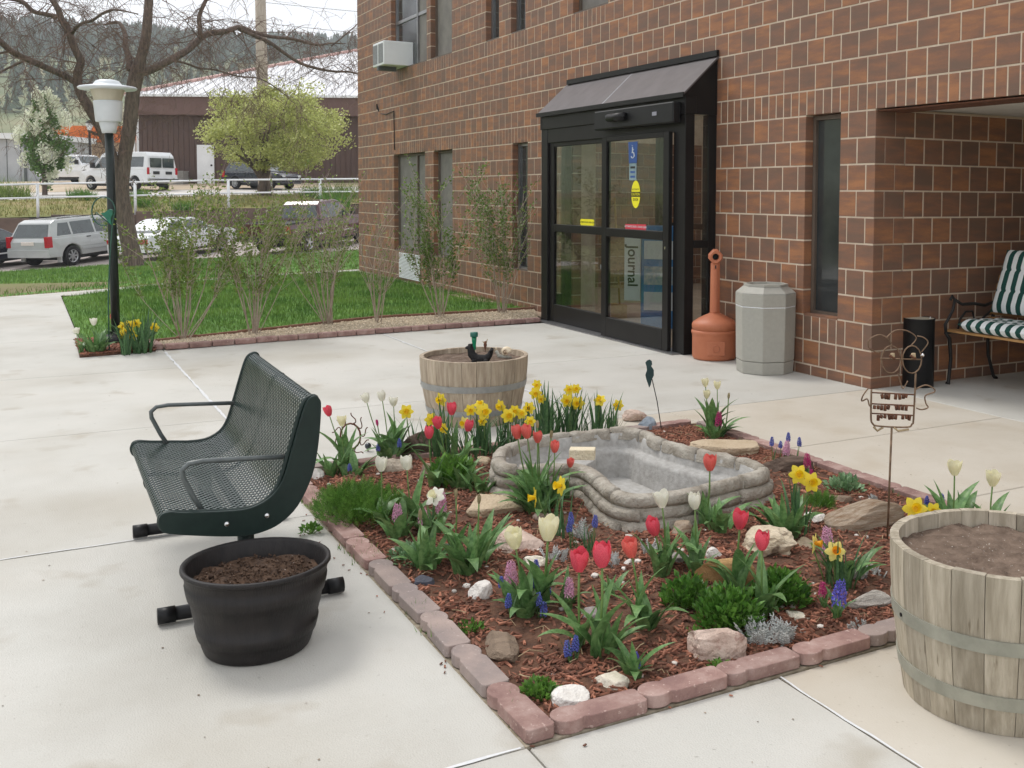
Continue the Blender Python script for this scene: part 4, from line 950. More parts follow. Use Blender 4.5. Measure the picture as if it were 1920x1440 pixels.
rock('white stone close behind the bench back', 590, 895, 30, 32, 'white', .8, 0, .2, 34)
rock('white quartz stone below the near silver plant', 1270, 1105, 22, 18, 'white', .8, 0, .2, 35)
rock('pale grey stone low beside the right petrified log', 1600, 1088, 46, 30, 'greyp', .8, 0, .2, 36)
pts = [gp(u, v, PZ) for u, v in ((1062, 862),)]
b = gp(1092, 862, PZ)
o = link('stone_block', MB().box(-.062, .062, -.036, .036, 0, .05).mesh('stone_block'), rockmat('block', s(214, 200, 170), s(230, 218, 192), 12), loc=(b.x, b.y, PZ+.006), rot=(0, 0, 1.02), bevel=.004)
tag(o, 'cream sandstone block resting on the rim of the pond', 'stone block')

# ------------------------------------------------------------------ half barrels
def barrel(label, loc, rt, rb, h, n, mat, hoopm, hoops, soilz, soilm, rot=0., notch=None):
    t = thing('barrel_planter', label, 'planter', loc, rot, 'half barrel planters'); r_ = lambda z: rb+(rt-rb)*math.sin(min(1., z/h)*math.pi/2)
    da = 2*math.pi/n; mes = []
    m_ = MB(); rows = []
    zs = [h*k/6 for k in range(7)]
    out = [[(r_(z), a, z) for z in zs] for a in [-da/2+.003+(da-.006)*k/3 for k in range(4)]]
    inn = [[(r_(z)-.026, a, z) for z in zs] for a in [-da/2+.003+(da-.006)*k/3 for k in range(4)]]
    P = lambda q: Vector((q[0]*math.cos(q[1]), q[0]*math.sin(q[1]), q[2]))
    loop = [out[k] for k in range(4)]+[inn[k] for k in range(3, -1, -1)]; loop.append(out[0])
    m_.grid([[P(q) for q in col] for col in loop]); nn = 7
    m_.f.append(tuple(k*nn+6 for k in range(8))); m_.f.append(tuple(k*nn for k in range(7, -1, -1)))
    me = m_.mesh('stave'); me.materials.append(mat)
    for k in range(n): link('stave', me, None, t, loc=(0, 0, 0), rot=(0, 0, k*da), scl=(1+rnd(-.004, .004), 1+rnd(-.004, .004), 1+rnd(-.006, .004)))
    for z0, z1 in hoops:
        part(t, 'hoop', MB().lathe([(r_(z0)+.0005, z0), (r_(z0)+.0045, z0), (r_(z1)+.0045, z1), (r_(z1)+.0005, z1)], 64, cap=False), hoopm, False)
    hd = part(t, 'rivet', MB().tube([((r_(hoops[0][0])+.004)*math.cos(-1.9), (r_(hoops[0][0])+.004)*math.sin(-1.9), hoops[0][0]+.018), ((r_(hoops[0][0])+.009)*math.cos(-1.9), (r_(hoops[0][0])+.009)*math.sin(-1.9), hoops[0][0]+.018)], .006, 8), M['black_metal'])
    sm_ = MB(); R0 = r_(soilz)-.027; rows = []
    for i in range(13):
        rows.append([Vector((R0*i/12*math.cos(a*.1309), R0*i/12*math.sin(a*.1309), soilz+.016*noise.noise(Vector((R0*i/12*math.cos(a*.1309)*14, R0*i/12*math.sin(a*.1309)*14, loc[0])))+.01*noise.noise(Vector((R0*i/12*math.cos(a*.1309)*40, R0*i/12*math.sin(a*.1309)*40, 1))))) for a in range(49)])
    sm_.grid(rows); part(t, 'soil', sm_, soilm, True)
    return t
barrel('large weathered half barrel filled with bare soil at the right edge', (3.89, -3.085, .001), .324, .278, .45, 22, M['oak'], M['hoop'], [(.235, .275), (.075, .115)], .405, M['soil'])
bf = barrel('half barrel planter with animal figurines on the far side of the bed', (-.436, -3.031, .001), .348, .284, .42, 24, M['oak2'], M['hoop2'], [(.225, .265), (.07, .105)], .385, M['soil'], .06)
bz = .386
# black rooster-like animal figurine, snail, bottle and small owl-like figure in the far barrel
def on_far(u, v): return gp(u, v, bz)
def blob(spheres, res=.5):
    bm = bmesh.new()
    for (x, y, z, rx, ry, rz_) in spheres:
        r_ = bmesh.ops.create_icosphere(bm, subdivisions=2, radius=1)
        for v in r_['verts']: v.co = Vector((x+v.co.x*rx, y+v.co.y*ry, z+v.co.z*rz_))
    me = bpy.data.meshes.new('b'); bm.to_mesh(me); bm.free(); me.polygons.foreach_set('use_smooth', [True]*len(me.polygons)); return me
bk = on_far(902, 680); va = math.atan2(DH.y, DH.x)-math.pi/2
an = thing('animal_figurine', 'black lying animal figurine on the soil of the far barrel', 'figurine', (bk.x, bk.y, bz-.005), va)
BLK = mk('black_fur', s(20, 20, 22), s(36, 34, 34), scale=60, rough=.8, bump=.4, bscale=120)
bodyp = [(-.035, 0, .03), (-.012, 0, .022), (.012, 0, .022), (.038, 0, .032)]
mbq = MB(); mbq.tube([(-.07, 0, .125), (-.068, 0, .10), (-.06, 0, .06), (-.035, 0, .032), (.0, 0, .026), (.035, 0, .032), (.055, 0, .055), (.068, 0, .085)], [.012, .02, .026, .03, .031, .028, .018, .013], 10)
part(an, 'body', mbq, BLK, True)
part(an, 'muzzle', MB().tube([(-.072, 0, .106), (-.092, -.004, .1), (-.1, -.005, .098)], [.014, .009, .005], 8), BLK, True)
part(an, 'ear', MB().tube([(-.06, -.012, .118), (-.05, -.016, .128)], [.007, .004], 6), BLK, True)
part(an, 'paw', MB().tube([(.062, -.01, .075), (.076, -.014, .094)], [.011, .009], 8), BLK, True); part(an, 'paw', MB().tube([(.064, .008, .08), (.07, .01, .1)], [.011, .009], 8), BLK, True)
part(an, 'leg', MB().tube([(-.04, -.022, .028), (-.05, -.035, .006)], [.013, .01], 8), BLK, True); part(an, 'leg', MB().tube([(.03, -.024, .028), (.04, -.036, .006)], [.013, .01], 8), BLK, True)
sn = on_far(945, 671)
sa = thing('snail_figurine', 'cream snail figurine with spiral shell in the far barrel', 'figurine', (sn.x, sn.y, bz-.004), va)
cream = mk('shell_cream', s(218, 200, 170), s(236, 222, 196), scale=20, rough=.4)
shp = []; 
for k in range(34):
    a = k*.42; r_ = .034*(.93**k); shp.append((.012+r_*math.cos(a)*.62, -.004-k*.0009, .044+r_*math.sin(a)*.62))
part(sa, 'shell', MB().tube(shp, [.026*(.935**k) for k in range(34)], 10), cream, True)
part(sa, 'spiral_line', MB().tube([(p[0]+.0, p[1]-.026*(.935**k), p[2]) for k, p in enumerate(shp) if k > 2], .0022, 5), mk('shell_brown', s(120, 84, 56), rough=.5), True)
part(sa, 'body', MB().tube([(.05, 0, .008), (.0, 0, .011), (-.035, 0, .016), (-.045, 0, .04), (-.052, 0, .052)], [.006, .014, .014, .011, .008], 8), mk('snail_body', s(150, 150, 140), s(180, 178, 168), scale=40, rough=.6), True)
part(sa, 'horn', MB().tube([(-.05, -.006, .055), (-.056, -.01, .075)], .0025, 5), cream, True); part(sa, 'horn', MB().tube([(-.05, .006, .055), (-.052, .012, .076)], .0025, 5), cream, True)
bt = on_far(889, 668)
bo = thing('green_bottle', 'green plastic feeder bottle on a spike in the far barrel', 'bottle', (bt.x, bt.y, bz-.02), va)
part(bo, 'bottle', MB().lathe([(.008, .06), (.013, .07), (.013, .1), (.016, .125), (.017, .15)], 14), mk('green_plastic', s(20, 120, 84), s(30, 140, 100), scale=9, rough=.2), True)
part(bo, 'cap', MB().lathe([(.025, .15), (.026, .153), (.026, .176), (.024, .18)], 14), mk('green_cap', s(44, 104, 92), rough=.4), True)
part(bo, 'spike', MB().tube([(0, 0, 0), (0, 0, .062)], .004, 6), M['black_metal'])
sq = on_far(900, 664)
sf = thing('bird_figurine', 'tiny brown winged figurine behind the black animal', 'figurine', (sq.x-.03, sq.y+.05, bz-.004), va)
part(sf, 'body', MB().tube([(0, 0, 0), (0, 0, .02), (0, 0, .06), (0, 0, .085)], [.002, .002, .012, .005], 8), M['rust'], True)
part(sf, 'wing', MB().tube([(.004, 0, .07), (.016, 0, .1)], [.006, .002], 6), M['litter'], True); part(sf, 'wing', MB().tube([(-.004, 0, .07), (-.018, 0, .085)], [.006, .002], 6), M['litter'], True)

# ------------------------------------------------------------------ dark plastic pot by the bench
pt = thing('plastic_pot', 'dark brown plastic barrel shaped pot with soil below the bench', 'pot', (2.485, -4.925, .002))
rr = lambda z: .160+(.222-.160)*(z/.275)**.85
prof = [(.0, 0), (rr(0)-.004, 0), (rr(0), .004)]
for z0, z1, o in ((.01, .05, .0), (.052, .09, .005), (.092, .18, .0), (.182, .225, .005), (.227, .262, .0)):
    prof += [(rr(z0)+o, z0), (rr((z0+z1)/2)+o+.001, (z0+z1)/2), (rr(z1)+o, z1)]
prof += [(rr(.265)+.004, .264), (rr(.275)+.007, .27), (rr(.28)+.005, .28), (rr(.28)-.006, .281), (rr(.27)-.01, .272), (rr(.22)-.012, .215)]
part(pt, 'shell', MB().lathe(prof, 48, cap=False), M['plastic_dark'], True)
sm_ = MB(); R0 = rr(.22)-.012; rows = []
for i in range(15): rows.append([Vector((R0*i/14*math.cos(a*.1309), R0*i/14*math.sin(a*.1309), .224-.012*(i/14)**6*0+.02*noise.noise(Vector((R0*i/14*math.cos(a*.1309)*13, R0*i/14*math.sin(a*.1309)*13, 7)))+.012*noise.noise(Vector((R0*i/14*math.cos(a*.1309)*45, R0*i/14*math.sin(a*.1309)*45, 1))))) for a in range(49)])
sm_.grid(rows); part(pt, 'soil', sm_, M['soil_dark'], True)
cl = MB()
for _ in range(700):
    a, r_ = rnd(0, 6.28), R0*math.sqrt(random.random())*.93; k = rnd(.0015, .0045); x, y = r_*math.cos(a), r_*math.sin(a)
    R_ = Matrix.Translation((x, y, .226+rnd(0, .012))) @ Euler((rnd(0, 6), rnd(0, 6), 0)).to_matrix().to_4x4(); cl.box(-k, k, -k*.8, k*.8, -k*.7, k*.7, R_)
tag(link('clods', cl.mesh('clods'), M['soil_dark'], pt), kind='stuff')

# ------------------------------------------------------------------ green perforated bench
bn = thing('park_bench', 'dark green perforated metal bench with two tube armrests on the concrete', 'bench', (1.65, -4.925, 0), -.012); NO = Vector((1.65, -4.93, 0))
X_L, X_R = 1.085, 2.245
panel = [(-5.154, .335), (-5.178, .352), (-5.186, .378), (-5.176, .402), (-5.15, .408), (-5.10, .399), (-4.95, .384), (-4.885, .389), (-4.828, .418), (-4.79, .47), (-4.765, .55), (-4.737, .648), (-4.714, .72), (-4.698, .744), (-4.68, .752), (-4.665, .742), (-4.658, .71), (-4.668, .585), (-4.69, .474), (-4.74, .372), (-4.80, .318), (-4.86, .296), (-4.92, .292), (-5.02, .306)]
pv = [Vector((0, y, z)) for y, z in panel]; panel = [(p.y, p.z) for p in catmull(pv, 4)]
def endp(x):
    m_ = MB(); n = len(panel); t = .006
    m_.add([(x-t-NO.x, y-NO.y, z) for y, z in panel]+[(x+t-NO.x, y-NO.y, z) for y, z in panel], [tuple(range(n)), tuple(range(2*n-1, n-1, -1))]+[(i, n+i, n+(i+1) % n, (i+1) % n) for i in range(n)])
    return part(bn, 'end_panel', m_, M['green_steel'], bevel=.002, seg=1)
ep1 = endp(X_L); ep2 = endp(X_R)
path = [Vector((0, y, z)) for y, z in [(-5.145, .336), (-5.172, .352), (-5.18, .378), (-5.17, .396), (-5.15, .401), (-5.10, .394), (-5.02, .386), (-4.95, .379), (-4.885, .384), (-4.828, .413), (-4.795, .465), (-4.77, .545), (-4.742, .643), (-4.719, .716), (-4.703, .74), (-4.684, .747), (-4.67, .738), (-4.664, .705)]]
cp = []
for i in range(len(path)-1):
    p0, p1, p2, p3 = path[max(i-1, 0)], path[i], path[i+1], path[min(i+2, len(path)-1)]
    for k in range(8):
        t = k/8; cp.append(.5*((2*p1)+(-p0+p2)*t+(2*p0-5*p1+4*p2-p3)*t*t+(-p0+3*p1-3*p2+p3)*t*t*t))
cp.append(path[-1]); LL = [0.]
for a, b in zip(cp[:-1], cp[1:]): LL.append(LL[-1]+(b-a).length)
def at_len(d_):
    d_ = max(0, min(LL[-1]-1e-6, d_)); j = 0
    lo_, hi_ = 0, len(LL)-1
    while hi_-lo_ > 1:
        m_ = (lo_+hi_)//2
        if LL[m_] <= d_: lo_ = m_
        else: hi_ = m_
    return cp[lo_].lerp(cp[lo_+1], (d_-LL[lo_])/(LL[lo_+1]-LL[lo_]))
CW, CH = .030, .0215                                  # diamond width (along the bench) and length (down the seat)
nx = int((X_R-X_L-.012)/(CW/2)); ny = int(LL[-1]/(CH/2)); dia = MB(); hole = .71
for i in range(0, nx-1):
    for j in range(0, ny-1):
        if (i+j) % 2: continue
        cx_, cd = X_L+.006+(i+1)*CW/2, (j+1)*CH/2; o = len(dia.v)
        for sc_ in (1., hole):
            for dx, dy in ((-1, 0), (0, -1), (1, 0), (0, 1)):
                p = at_len(cd+dy*CH/2*sc_); dia.v.append((min(max(cx_+dx*CW/2*sc_, X_L+.006), X_R-.006)-NO.x, p.y-NO.y, p.z))
        for k in range(4): dia.f.append((o+k, o+(k+1) % 4, o+4+(k+1) % 4, o+4+k))
seat = part(bn, 'mesh_seat', dia, M['green_mesh'])
so_ = seat.modifiers.new('thick', 'SOLIDIFY'); so_.thickness = .0035; so_.offset = 0
for xx in (X_L+.012, X_R-.014): part(bn, 'edge_rail', MB().tube([(xx-NO.x, p.y-NO.y, p.z) for p in cp[::3]], .009, 6), M['green_steel'], True)
part(bn, 'mid_rib', MB().tube([(0, p.y-NO.y+.004, p.z-.008) for p in cp[8:-6:3]], .007, 6), M['green_steel'], True)
for x in (X_L+.035, X_R-.045):
    P = [(-4.748, .536), (-4.95, .548), (-5.04, .553), (-5.085, .549), (-5.106, .53), (-5.104, .505), (-5.07, .43), (-5.045, .385)]
    part(bn, 'armrest', MB().tube([(x-NO.x, y-NO.y, z) for y, z in P], .009, 10), M['steel_grey'], True)
for y, z in ((-4.975, .342), (-4.845, .352)):
    part(ep2, 'bolt', MB().lathe([(.0095, 0), (.0095, .003), (.006, .007), (.001, .008)], 12, Matrix.Translation((X_R+.006-NO.x, y-NO.y, z)) @ Matrix.Rotation(math.pi/2, 4, 'Y')), M['chrome'], True)
for x in (1.14, 2.16):
    f_ = part(bn, 'foot', MB().tube([(x-NO.x, -5.15-NO.y, .032), (x-NO.x, -4.6-NO.y, .032)], .024, 14), M['black_metal'], True)
    for y0, y1 in ((-5.185, -5.13), (-4.62, -4.565)): part(f_, 'end_cap', MB().tube([(x-NO.x, y0-NO.y, .032), (x-NO.x, y1-NO.y, .032)], .0275, 14), M['black_metal'], True)
    part(bn, 'post', MB().tube([(x-NO.x, -4.9-NO.y, .04), (x-NO.x, -4.9-NO.y, .34)], .028, 14), M['green_steel'], True)
part(bn, 'beam', MB().tube([(X_L-NO.x+.01, -4.9-NO.y, .335), (X_R-NO.x-.01, -4.9-NO.y, .335)], .024, 10), M['green_steel'], True)
part(bn, 'beam', MB().tube([(X_L-NO.x+.01, -4.975-NO.y, .345), (X_R-NO.x-.01, -4.975-NO.y, .345)], .014, 8), M['steel_grey'], True)

# ------------------------------------------------------------------ by the wall: ash urn, litter bin, black can
ub = gp(1342, 678)+DH*.19
ur = thing('ash_urn', 'terracotta coloured cigarette receptacle with tall neck beside the entrance', 'ash urn', (ub.x, ub.y, .001), va)
part(ur, 'base', MB().lathe([(.0, 0), (.185, 0), (.195, .012), (.2, .03), (.2, .2), (.203, .225), (.209, .235), (.209, .25), (.203, .262)], 48), M['terracotta'], True)
part(ur, 'dome', MB().lathe([(.203, .262), (.205, .31), (.195, .33), (.15, .36), (.09, .39), (.062, .402), (.05, .41)], 48), M['terracotta'], True)
part(ur, 'emblem_panel', MB().box(-.08, .08, -.204, -.195, .05, .175), M['terracotta'], bevel=.006)
part(ur, 'emblem', MB().tube([(.03*math.cos(a*.42), -.206, .112+.03*math.sin(a*.42)) for a in range(16)], .004, 5), M['terracotta'], True)
nk = [(.048*math.cos(a*math.pi/4+.39), .048*math.sin(a*math.pi/4+.39)) for a in range(8)]; n2 = [(p[0]*.92, p[1]*.92) for p in nk]
part(ur, 'neck', MB().prism(nk, .4, .86, top=n2), M['terracotta'], bevel=.006)
part(ur, 'neck_rib', MB().box(-.014, .014, -.055, -.04, .42, .8), M['terracotta'], bevel=.005)
hd = MB(); nseg = 24
octo = []
for k in range(nseg):
    a = 2*math.pi*k/nseg; q = 1/max(abs(math.cos(a)), abs(math.sin(a)), (abs(math.cos(a))+abs(math.sin(a)))/1.3); octo.append((.062*q*math.cos(a), .066*q*math.sin(a)))
hole_ = [(.03*math.cos(2*math.pi*k/nseg), .03*math.sin(2*math.pi*k/nseg)) for k in range(nseg)]
loops = [[(x, .055, z+.915) for x, z in octo], [(x, -.045, z+.915) for x, z in octo], [(x*.82, -.06, z*.82+.915) for x, z in octo], [(x, -.058, z+.915) for x, z in hole_], [(x*.9, .02, z*.9+.915) for x, z in hole_]]
hd.grid([[Vector(p) for p in l]+[Vector(l[0])] for l in loops]); hd.add([Vector(p) for p in loops[0]], [tuple(range(nseg))])
part(ur, 'head', hd, M['terracotta'])
part(ur, 'hole_back', MB().lathe([(.0, 0), (.028, 0), (.028, .004)], 20, Matrix.Translation((0, .018, .915)) @ Matrix.Rotation(math.pi/2, 4, 'X')), M['black_metal'])
part(ur, 'keyhole', MB().box(-.005, .005, -.058, -.054, .81, .84), M['black_metal'])
bb = gp(1440, 705)+DH*.24
bi = thing('litter_bin', 'tall grey beige octagonal litter bin against the brick wall', 'litter bin', (bb.x, bb.y, .001), va+.2)
def octa(R_, z): return [(R_*math.cos(math.pi/8+a*math.pi/4), R_*math.sin(math.pi/8+a*math.pi/4)) for a in range(8)]
part(bi, 'body', MB().prism(octa(.243, 0), .105, .548, top=octa(.25, 0)), M['bin_grey'], bevel=.006)
part(bi, 'plinth', MB().prism(octa(.236, 0), 0, .102, top=octa(.242, 0)), M['bin_grey'], bevel=.006)
part(bi, 'lid', MB().prism(octa(.252, 0), .556, .66, top=octa(.252, 0)), M['bin_grey'], bevel=.006)
part(bi, 'shoulder', MB().prism(octa(.252, 0), .661, .715, top=octa(.185, 0)), M['bin_grey'], bevel=.005)
rm_ = MB(); A, B = octa(.185, 0), octa(.165, 0)
rm_.grid([[Vector((p[0], p[1], z)) for p in l]+[Vector((l[0][0], l[0][1], z))] for l, z in ((A, .716), (A, .735), (B, .735), (B, .66))]); part(bi, 'opening_rim', rm_, M['bin_grey'])
part(bi, 'bag', MB().prism(octa(.248, 0), .5485, .556), M['white_paint'])
cb_ = gp(1728, 728)+DH*.115
cn = thing('sand_can', 'black metal cylinder filled with sand inside the covered entrance', 'can', (cb_.x, cb_.y, .001), va)
part(cn, 'drum', MB().lathe([(.0, 0), (.118, 0), (.12, .006), (.12, .515), (.123, .52), (.123, .528), (.117, .528), (.116, .5)], 40, cap=False), M['black_metal'], True)
part(cn, 'sand', MB().lathe([(.0001, .527), (.1165, .524), (.117, .5)], 30, cap=False), mk('sand', s(178, 172, 152), s(200, 194, 176), scale=30, rough=.95))
part(cn, 'cigarette', MB().tube([(.07, -.03, .505), (.078, -.034, .54)], .004, 6), M['white_paint'])

# ------------------------------------------------------------------ bench with striped cushions in the covered entrance
cbn = thing('cushioned_bench', 'cast iron and wood bench with green and white striped cushions', 'bench', (.13, .66, .001))
def iron(x):
    m_ = MB(); r_ = .014
    m_.tube([(x, .02, 0), (x, .03, .02), (x, .05, .2), (x, .03, .36), (x, -.01, .4), (x, .05, .41), (x, .3, .38), (x, .46, .37), (x, .55, .6), (x, .62, .84), (x, .64, .87)], [.02, .014, .014, .016, .018, .014, .014, .014, .014, .013, .012], 8)
    m_.tube([(x, .46, .37), (x, .47, .2), (x, .54, .02), (x, .57, .0)], [.014, .013, .013, .018], 8)
    m_.tube([(x, -.01, .4), (x, -.02, .47), (x, .02, .52), (x, .06, .58), (x, .08, .66), (x, .05, .69), (x, .03, .66)], .012, 8)
    m_.tube([(x, .08, .66), (x, .16, .62), (x, .3, .62), (x, .42, .6), (x, .55, .63)], .013, 8)
    m_.tube([(x, .12, .42), (x, .14, .5), (x, .2, .56), (x, .28, .56), (x, .3, .5), (x, .24, .46)], .009, 6); m_.tube([(x, .34, .4), (x, .4, .5), (x, .5, .56)], .009, 6)
    return part(cbn, 'iron_end', m_, M['cast_iron'], True)
iron(.0); iron(1.35)
for k in range(6): part(cbn, 'seat_slat', MB().box(-.03, 1.38, .0+k*.074, .058+k*.074, .412-k*.004, .432-k*.004), M['slat'], bevel=.004)
for k in range(6):
    y, z = .5+k*.022, .48+k*.066; part(cbn, 'back_slat', MB().box(-.03, 1.38, -.009, .009, -.025, .025, Matrix.Translation((0, y, z)) @ Matrix.Rotation(-.3, 4, 'X')), M['slat'], bevel=.003)
def stripemat():
    m = mk('stripe', s(226, 232, 232), s(236, 240, 240), scale=3, rough=.85, bump=.15, bscale=120); T = m.node_tree; N = T.nodes; L = T.links
    tc = N.new('ShaderNodeTexCoord'); sx = N.new('ShaderNodeSeparateXYZ'); L.new(tc.outputs['Object'], sx.inputs[0])
    a = N.new('ShaderNodeMath'); a.operation = 'MULTIPLY'; a.inputs[1].default_value = 1/.092; L.new(sx.outputs[0], a.inputs[0])
    f = N.new('ShaderNodeMath'); f.operation = 'FRACT'; L.new(a.outputs[0], f.inputs[0]); g_ = N.new('ShaderNodeMath'); g_.operation = 'GREATER_THAN'; g_.inputs[1].default_value = .5; L.new(f.outputs[0], g_.inputs[0])
    p = N['Principled BSDF']; src = p.inputs['Base Color'].links[0].from_socket; mm = N.new('ShaderNodeMix'); mm.data_type = 'RGBA'; L.new(g_.outputs[0], mm.inputs['Factor']); L.new(src, mm.inputs['A']); mm.inputs['B'].default_value = s(24, 74, 66); L.new(mm.outputs['Result'], p.inputs['Base Color']); return m
STR = stripemat()
def cushion(name, label, x0, x1, L_, T_, M4, bays):
    m_ = MB(); rows = []; nu, nv = 40, 30
    def pt_(u, v, top):
        x = lerp(x0, x1, u); y = v*L_; e = min(u, 1-u)*(x1-x0); f = min(v, 1-v)*L_
        rnd_ = min(1, e/.06)**.5*min(1, f/.06)**.5
        dim = 1-.3*math.exp(-((v*bays % 1-.0)**2)/.006)-.3*math.exp(-((1-(v*bays % 1))**2)/.006) if .05 < v < .95 else 1
        return M4 @ Vector((x, y, T_*(.5+.5*rnd_*dim*(1+.06*noise.noise(Vector((x*6, y*6, T_)))))) if top else Vector((x, y, T_*(.5-.5*rnd_))))
    for top in (True, False):
        rr_ = [[pt_(i/nu, j/nv, top) for i in range(nu+1)] for j in range(nv+1)]
        if not top: rr_ = [r_[::-1] for r_ in rr_]
        m_.grid(rr_)
    o = link(name, m_.mesh(name, True), STR); tag(o, label, 'cushion'); o.location = cbn.location; return o
cushion('seat_cushion', 'green and white striped seat cushion on the covered bench', .14, 1.36, .5, .1, Matrix.Translation((0, -.05, .438)) @ Matrix.Rotation(-.04, 4, 'X'), 3)
cushion('back_cushion', 'green and white striped tufted back cushion on the covered bench', .06, 1.36, .52, .09, Matrix.Translation((0, .455, .54)) @ Matrix.Rotation(1.22, 4, 'X'), 3)

# ------------------------------------------------------------------ garden ornaments
def wire(parent, name, base, P, r_, mat, off=0.):
    pts = [over(base, u, v)-base+DH*off for u, v in P]
    if 3 < len(pts) < 17: pts = [q for i in range(len(pts)-1) for q in [.5*((2*pts[i])+(-pts[max(i-1, 0)]+pts[i+1])*t+(2*pts[max(i-1, 0)]-5*pts[i]+4*pts[i+1]-pts[min(i+2, len(pts)-1)])*t*t+(-pts[max(i-1, 0)]+3*pts[i]-3*pts[i+1]+pts[min(i+2, len(pts)-1)])*t*t*t) for t in (0, .25, .5, .75)]]+[pts[-1]]
    return part(parent, name, MB().tube(pts, r_, 6), mat, True)
def zbase(u, v):
    b = gp(u, v, .025); b.z = zm(b.x, b.y)-.01; return b
ow = zbase(1664, 1012); og = thing('wire_owl', 'rusty wire owl with round glasses on a stake at the right of the bed', 'garden stake', ow)
wire(og, 'stake', ow, [(1664, 1012), (1668, 900), (1672, 800)], .0045, M['rust_wire'])
wire(og, 'body', ow, [(1634, 730), (1633, 780), (1636, 794), (1648, 799), (1700, 801), (1710, 795), (1713, 784), (1717, 700)], .004, M['rust_wire'])
for cx_ in (1671, 1710):
    wire(og, 'eye_ring', ow, [(cx_+18*math.cos(a*.393), 674+26*math.sin(a*.393)) for a in range(17)], .003, M['rust_wire'])
    wire(og, 'eye_ball', ow, [(cx_+2, 662), (cx_+3, 672)], .009, M['litter'], -.004); wire(og, 'eye_ball', ow, [(cx_-4, 666), (cx_+6, 672)], .006, M['rust'], -.008)
wire(og, 'glasses_bar', ow, [(1650, 672), (1690, 673), (1728, 674)], .003, M['rust_wire'])
wire(og, 'brow', ow, [(1650, 662), (1632, 655), (1628, 640), (1645, 628), (1662, 632), (1672, 645)], .0026, M['rust_wire']); wire(og, 'brow', ow, [(1661, 634), (1678, 620), (1700, 620), (1718, 633), (1708, 648)], .0026, M['rust_wire']); wire(og, 'brow', ow, [(1720, 630), (1732, 633), (1740, 643), (1728, 660)], .0026, M['rust_wire'])
wire(og, 'beak', ow, [(1684, 700), (1690, 722), (1694, 728), (1702, 714)], .0026, M['rust_wire'])
wire(og, 'wing', ow, [(1628, 728), (1618, 742), (1616, 752), (1626, 748), (1630, 760), (1634, 762)], .003, M['rust_wire']); wire(og, 'wing', ow, [(1717, 730), (1735, 722), (1750, 728), (1752, 735), (1735, 742), (1736, 756), (1740, 764), (1728, 768), (1718, 765)], .003, M['rust_wire'])
for y in (737, 758, 776):
    wire(og, 'crossbar', ow, [(1634, y-1), (1714, y+3)], .003, M['rust'])
    for k in range(11):
        if random.random() < .85: wire(og, 'feather', ow, [(1640+k*6.6, y+2), (1640+k*6.6+rnd(-2, 2), y+rnd(8, 13))], .0066, M['rust'], -.002)
wire(og, 'foot', ow, [(1638, 800), (1645, 808), (1656, 801)], .005, M['litter']); wire(og, 'foot', ow, [(1676, 801), (1684, 808), (1704, 805)], .005, M['litter'])
wire(og, 'crystal', ow, [(1727, 664), (1731, 667)], .009, M['chrome'], -.006)
tb = zbase(1240, 803); tg = thing('bird_stake', 'small dark green cut out parrot on a thin stake behind the pond', 'garden stake', tb)
wire(tg, 'stake', tb, [(1240, 803), (1232, 752), (1222, 708)], .003, M['black_metal'])
bp_ = [(1210, 680), (1213, 676), (1218, 674), (1222, 677), (1223, 683), (1221, 686), (1226, 694), (1226, 704), (1222, 712), (1220, 722), (1217, 727), (1215, 720), (1212, 712), (1210, 703), (1213, 694), (1212, 686)]
bm_ = MB(); A = [over(tb, u, v)-tb for u, v in bp_]; n = len(A); bm_.add([p-DH*.003 for p in A]+[p+DH*.003 for p in A], [tuple(range(n)), tuple(range(2*n-1, n-1, -1))]+[(i, n+i, n+(i+1) % n, (i+1) % n) for i in range(n)])
part(tg, 'parrot', bm_, mk('dark_teal', s(34, 58, 60), s(44, 70, 70), scale=20, rough=.5))
sb = zbase(660, 862); sg = thing('wire_sun', 'rusty iron ring with curled rays behind the bench', 'garden ornament', sb)
wire(sg, 'ring', sb, [(657+19*math.cos(a*.393), 818+24*math.sin(a*.393)) for a in range(17)], .005, M['rust'])
for a0 in (-1.35, -.75, -.2, .35, 1.0, 2.2, 2.9, 3.5, 4.1):
    a = a0; r1 = 1.; P = [(657+(19+k*4)*math.cos(a+.22*math.sin(k*1.3)), 818+(24+k*5)*math.sin(a+.22*math.sin(k*1.3))) for k in range(5)]; wire(sg, 'ray', sb, P, .003, M['rust'])
wire(sg, 'spike', sb, [(660, 842), (660, 862)], .004, M['rust'])
gb = zbase(690, 838); gz_ = thing('glass_ball', 'dark shiny gazing ball among the white tulip leaves', 'gazing ball', gb)
link('ball', blob([(0, 0, .025, .019, .019, .019)]), mk('ball', s(30, 40, 50), rough=.08, spec=.8), gz_)
part(gz_, 'stem', MB().tube([(0, 0, -.01), (0, 0, .01)], .004, 6), M['rust'])

# stray chips and crumbs of mulch on the concrete beside the bed
sc_ = MB()
for _ in range(45):
    if random.random() < .75: x, y = rnd(BX0-.1, BX1+.1), BY0-abs(random.gauss(0, .07))-.006
    else: x, y = BX1+abs(random.gauss(0, .05))+.012, rnd(BY0, BY1)
    if math.hypot(x-3.89, y+3.085) < .3: continue
    l, w_ = rnd(.002, .008), rnd(.0012, .003); R_ = Matrix.Translation((x, y, .004)) @ Euler((rnd(-.15, .15), rnd(-.15, .15), rnd(0, 6.28))).to_matrix().to_4x4(); sc_.box(-l, l, -w_, w_, -.0012, .0016, R_)
tag(link('stray_chips', sc_.mesh('stray_chips'), M['chip'], plaza), kind='stuff')

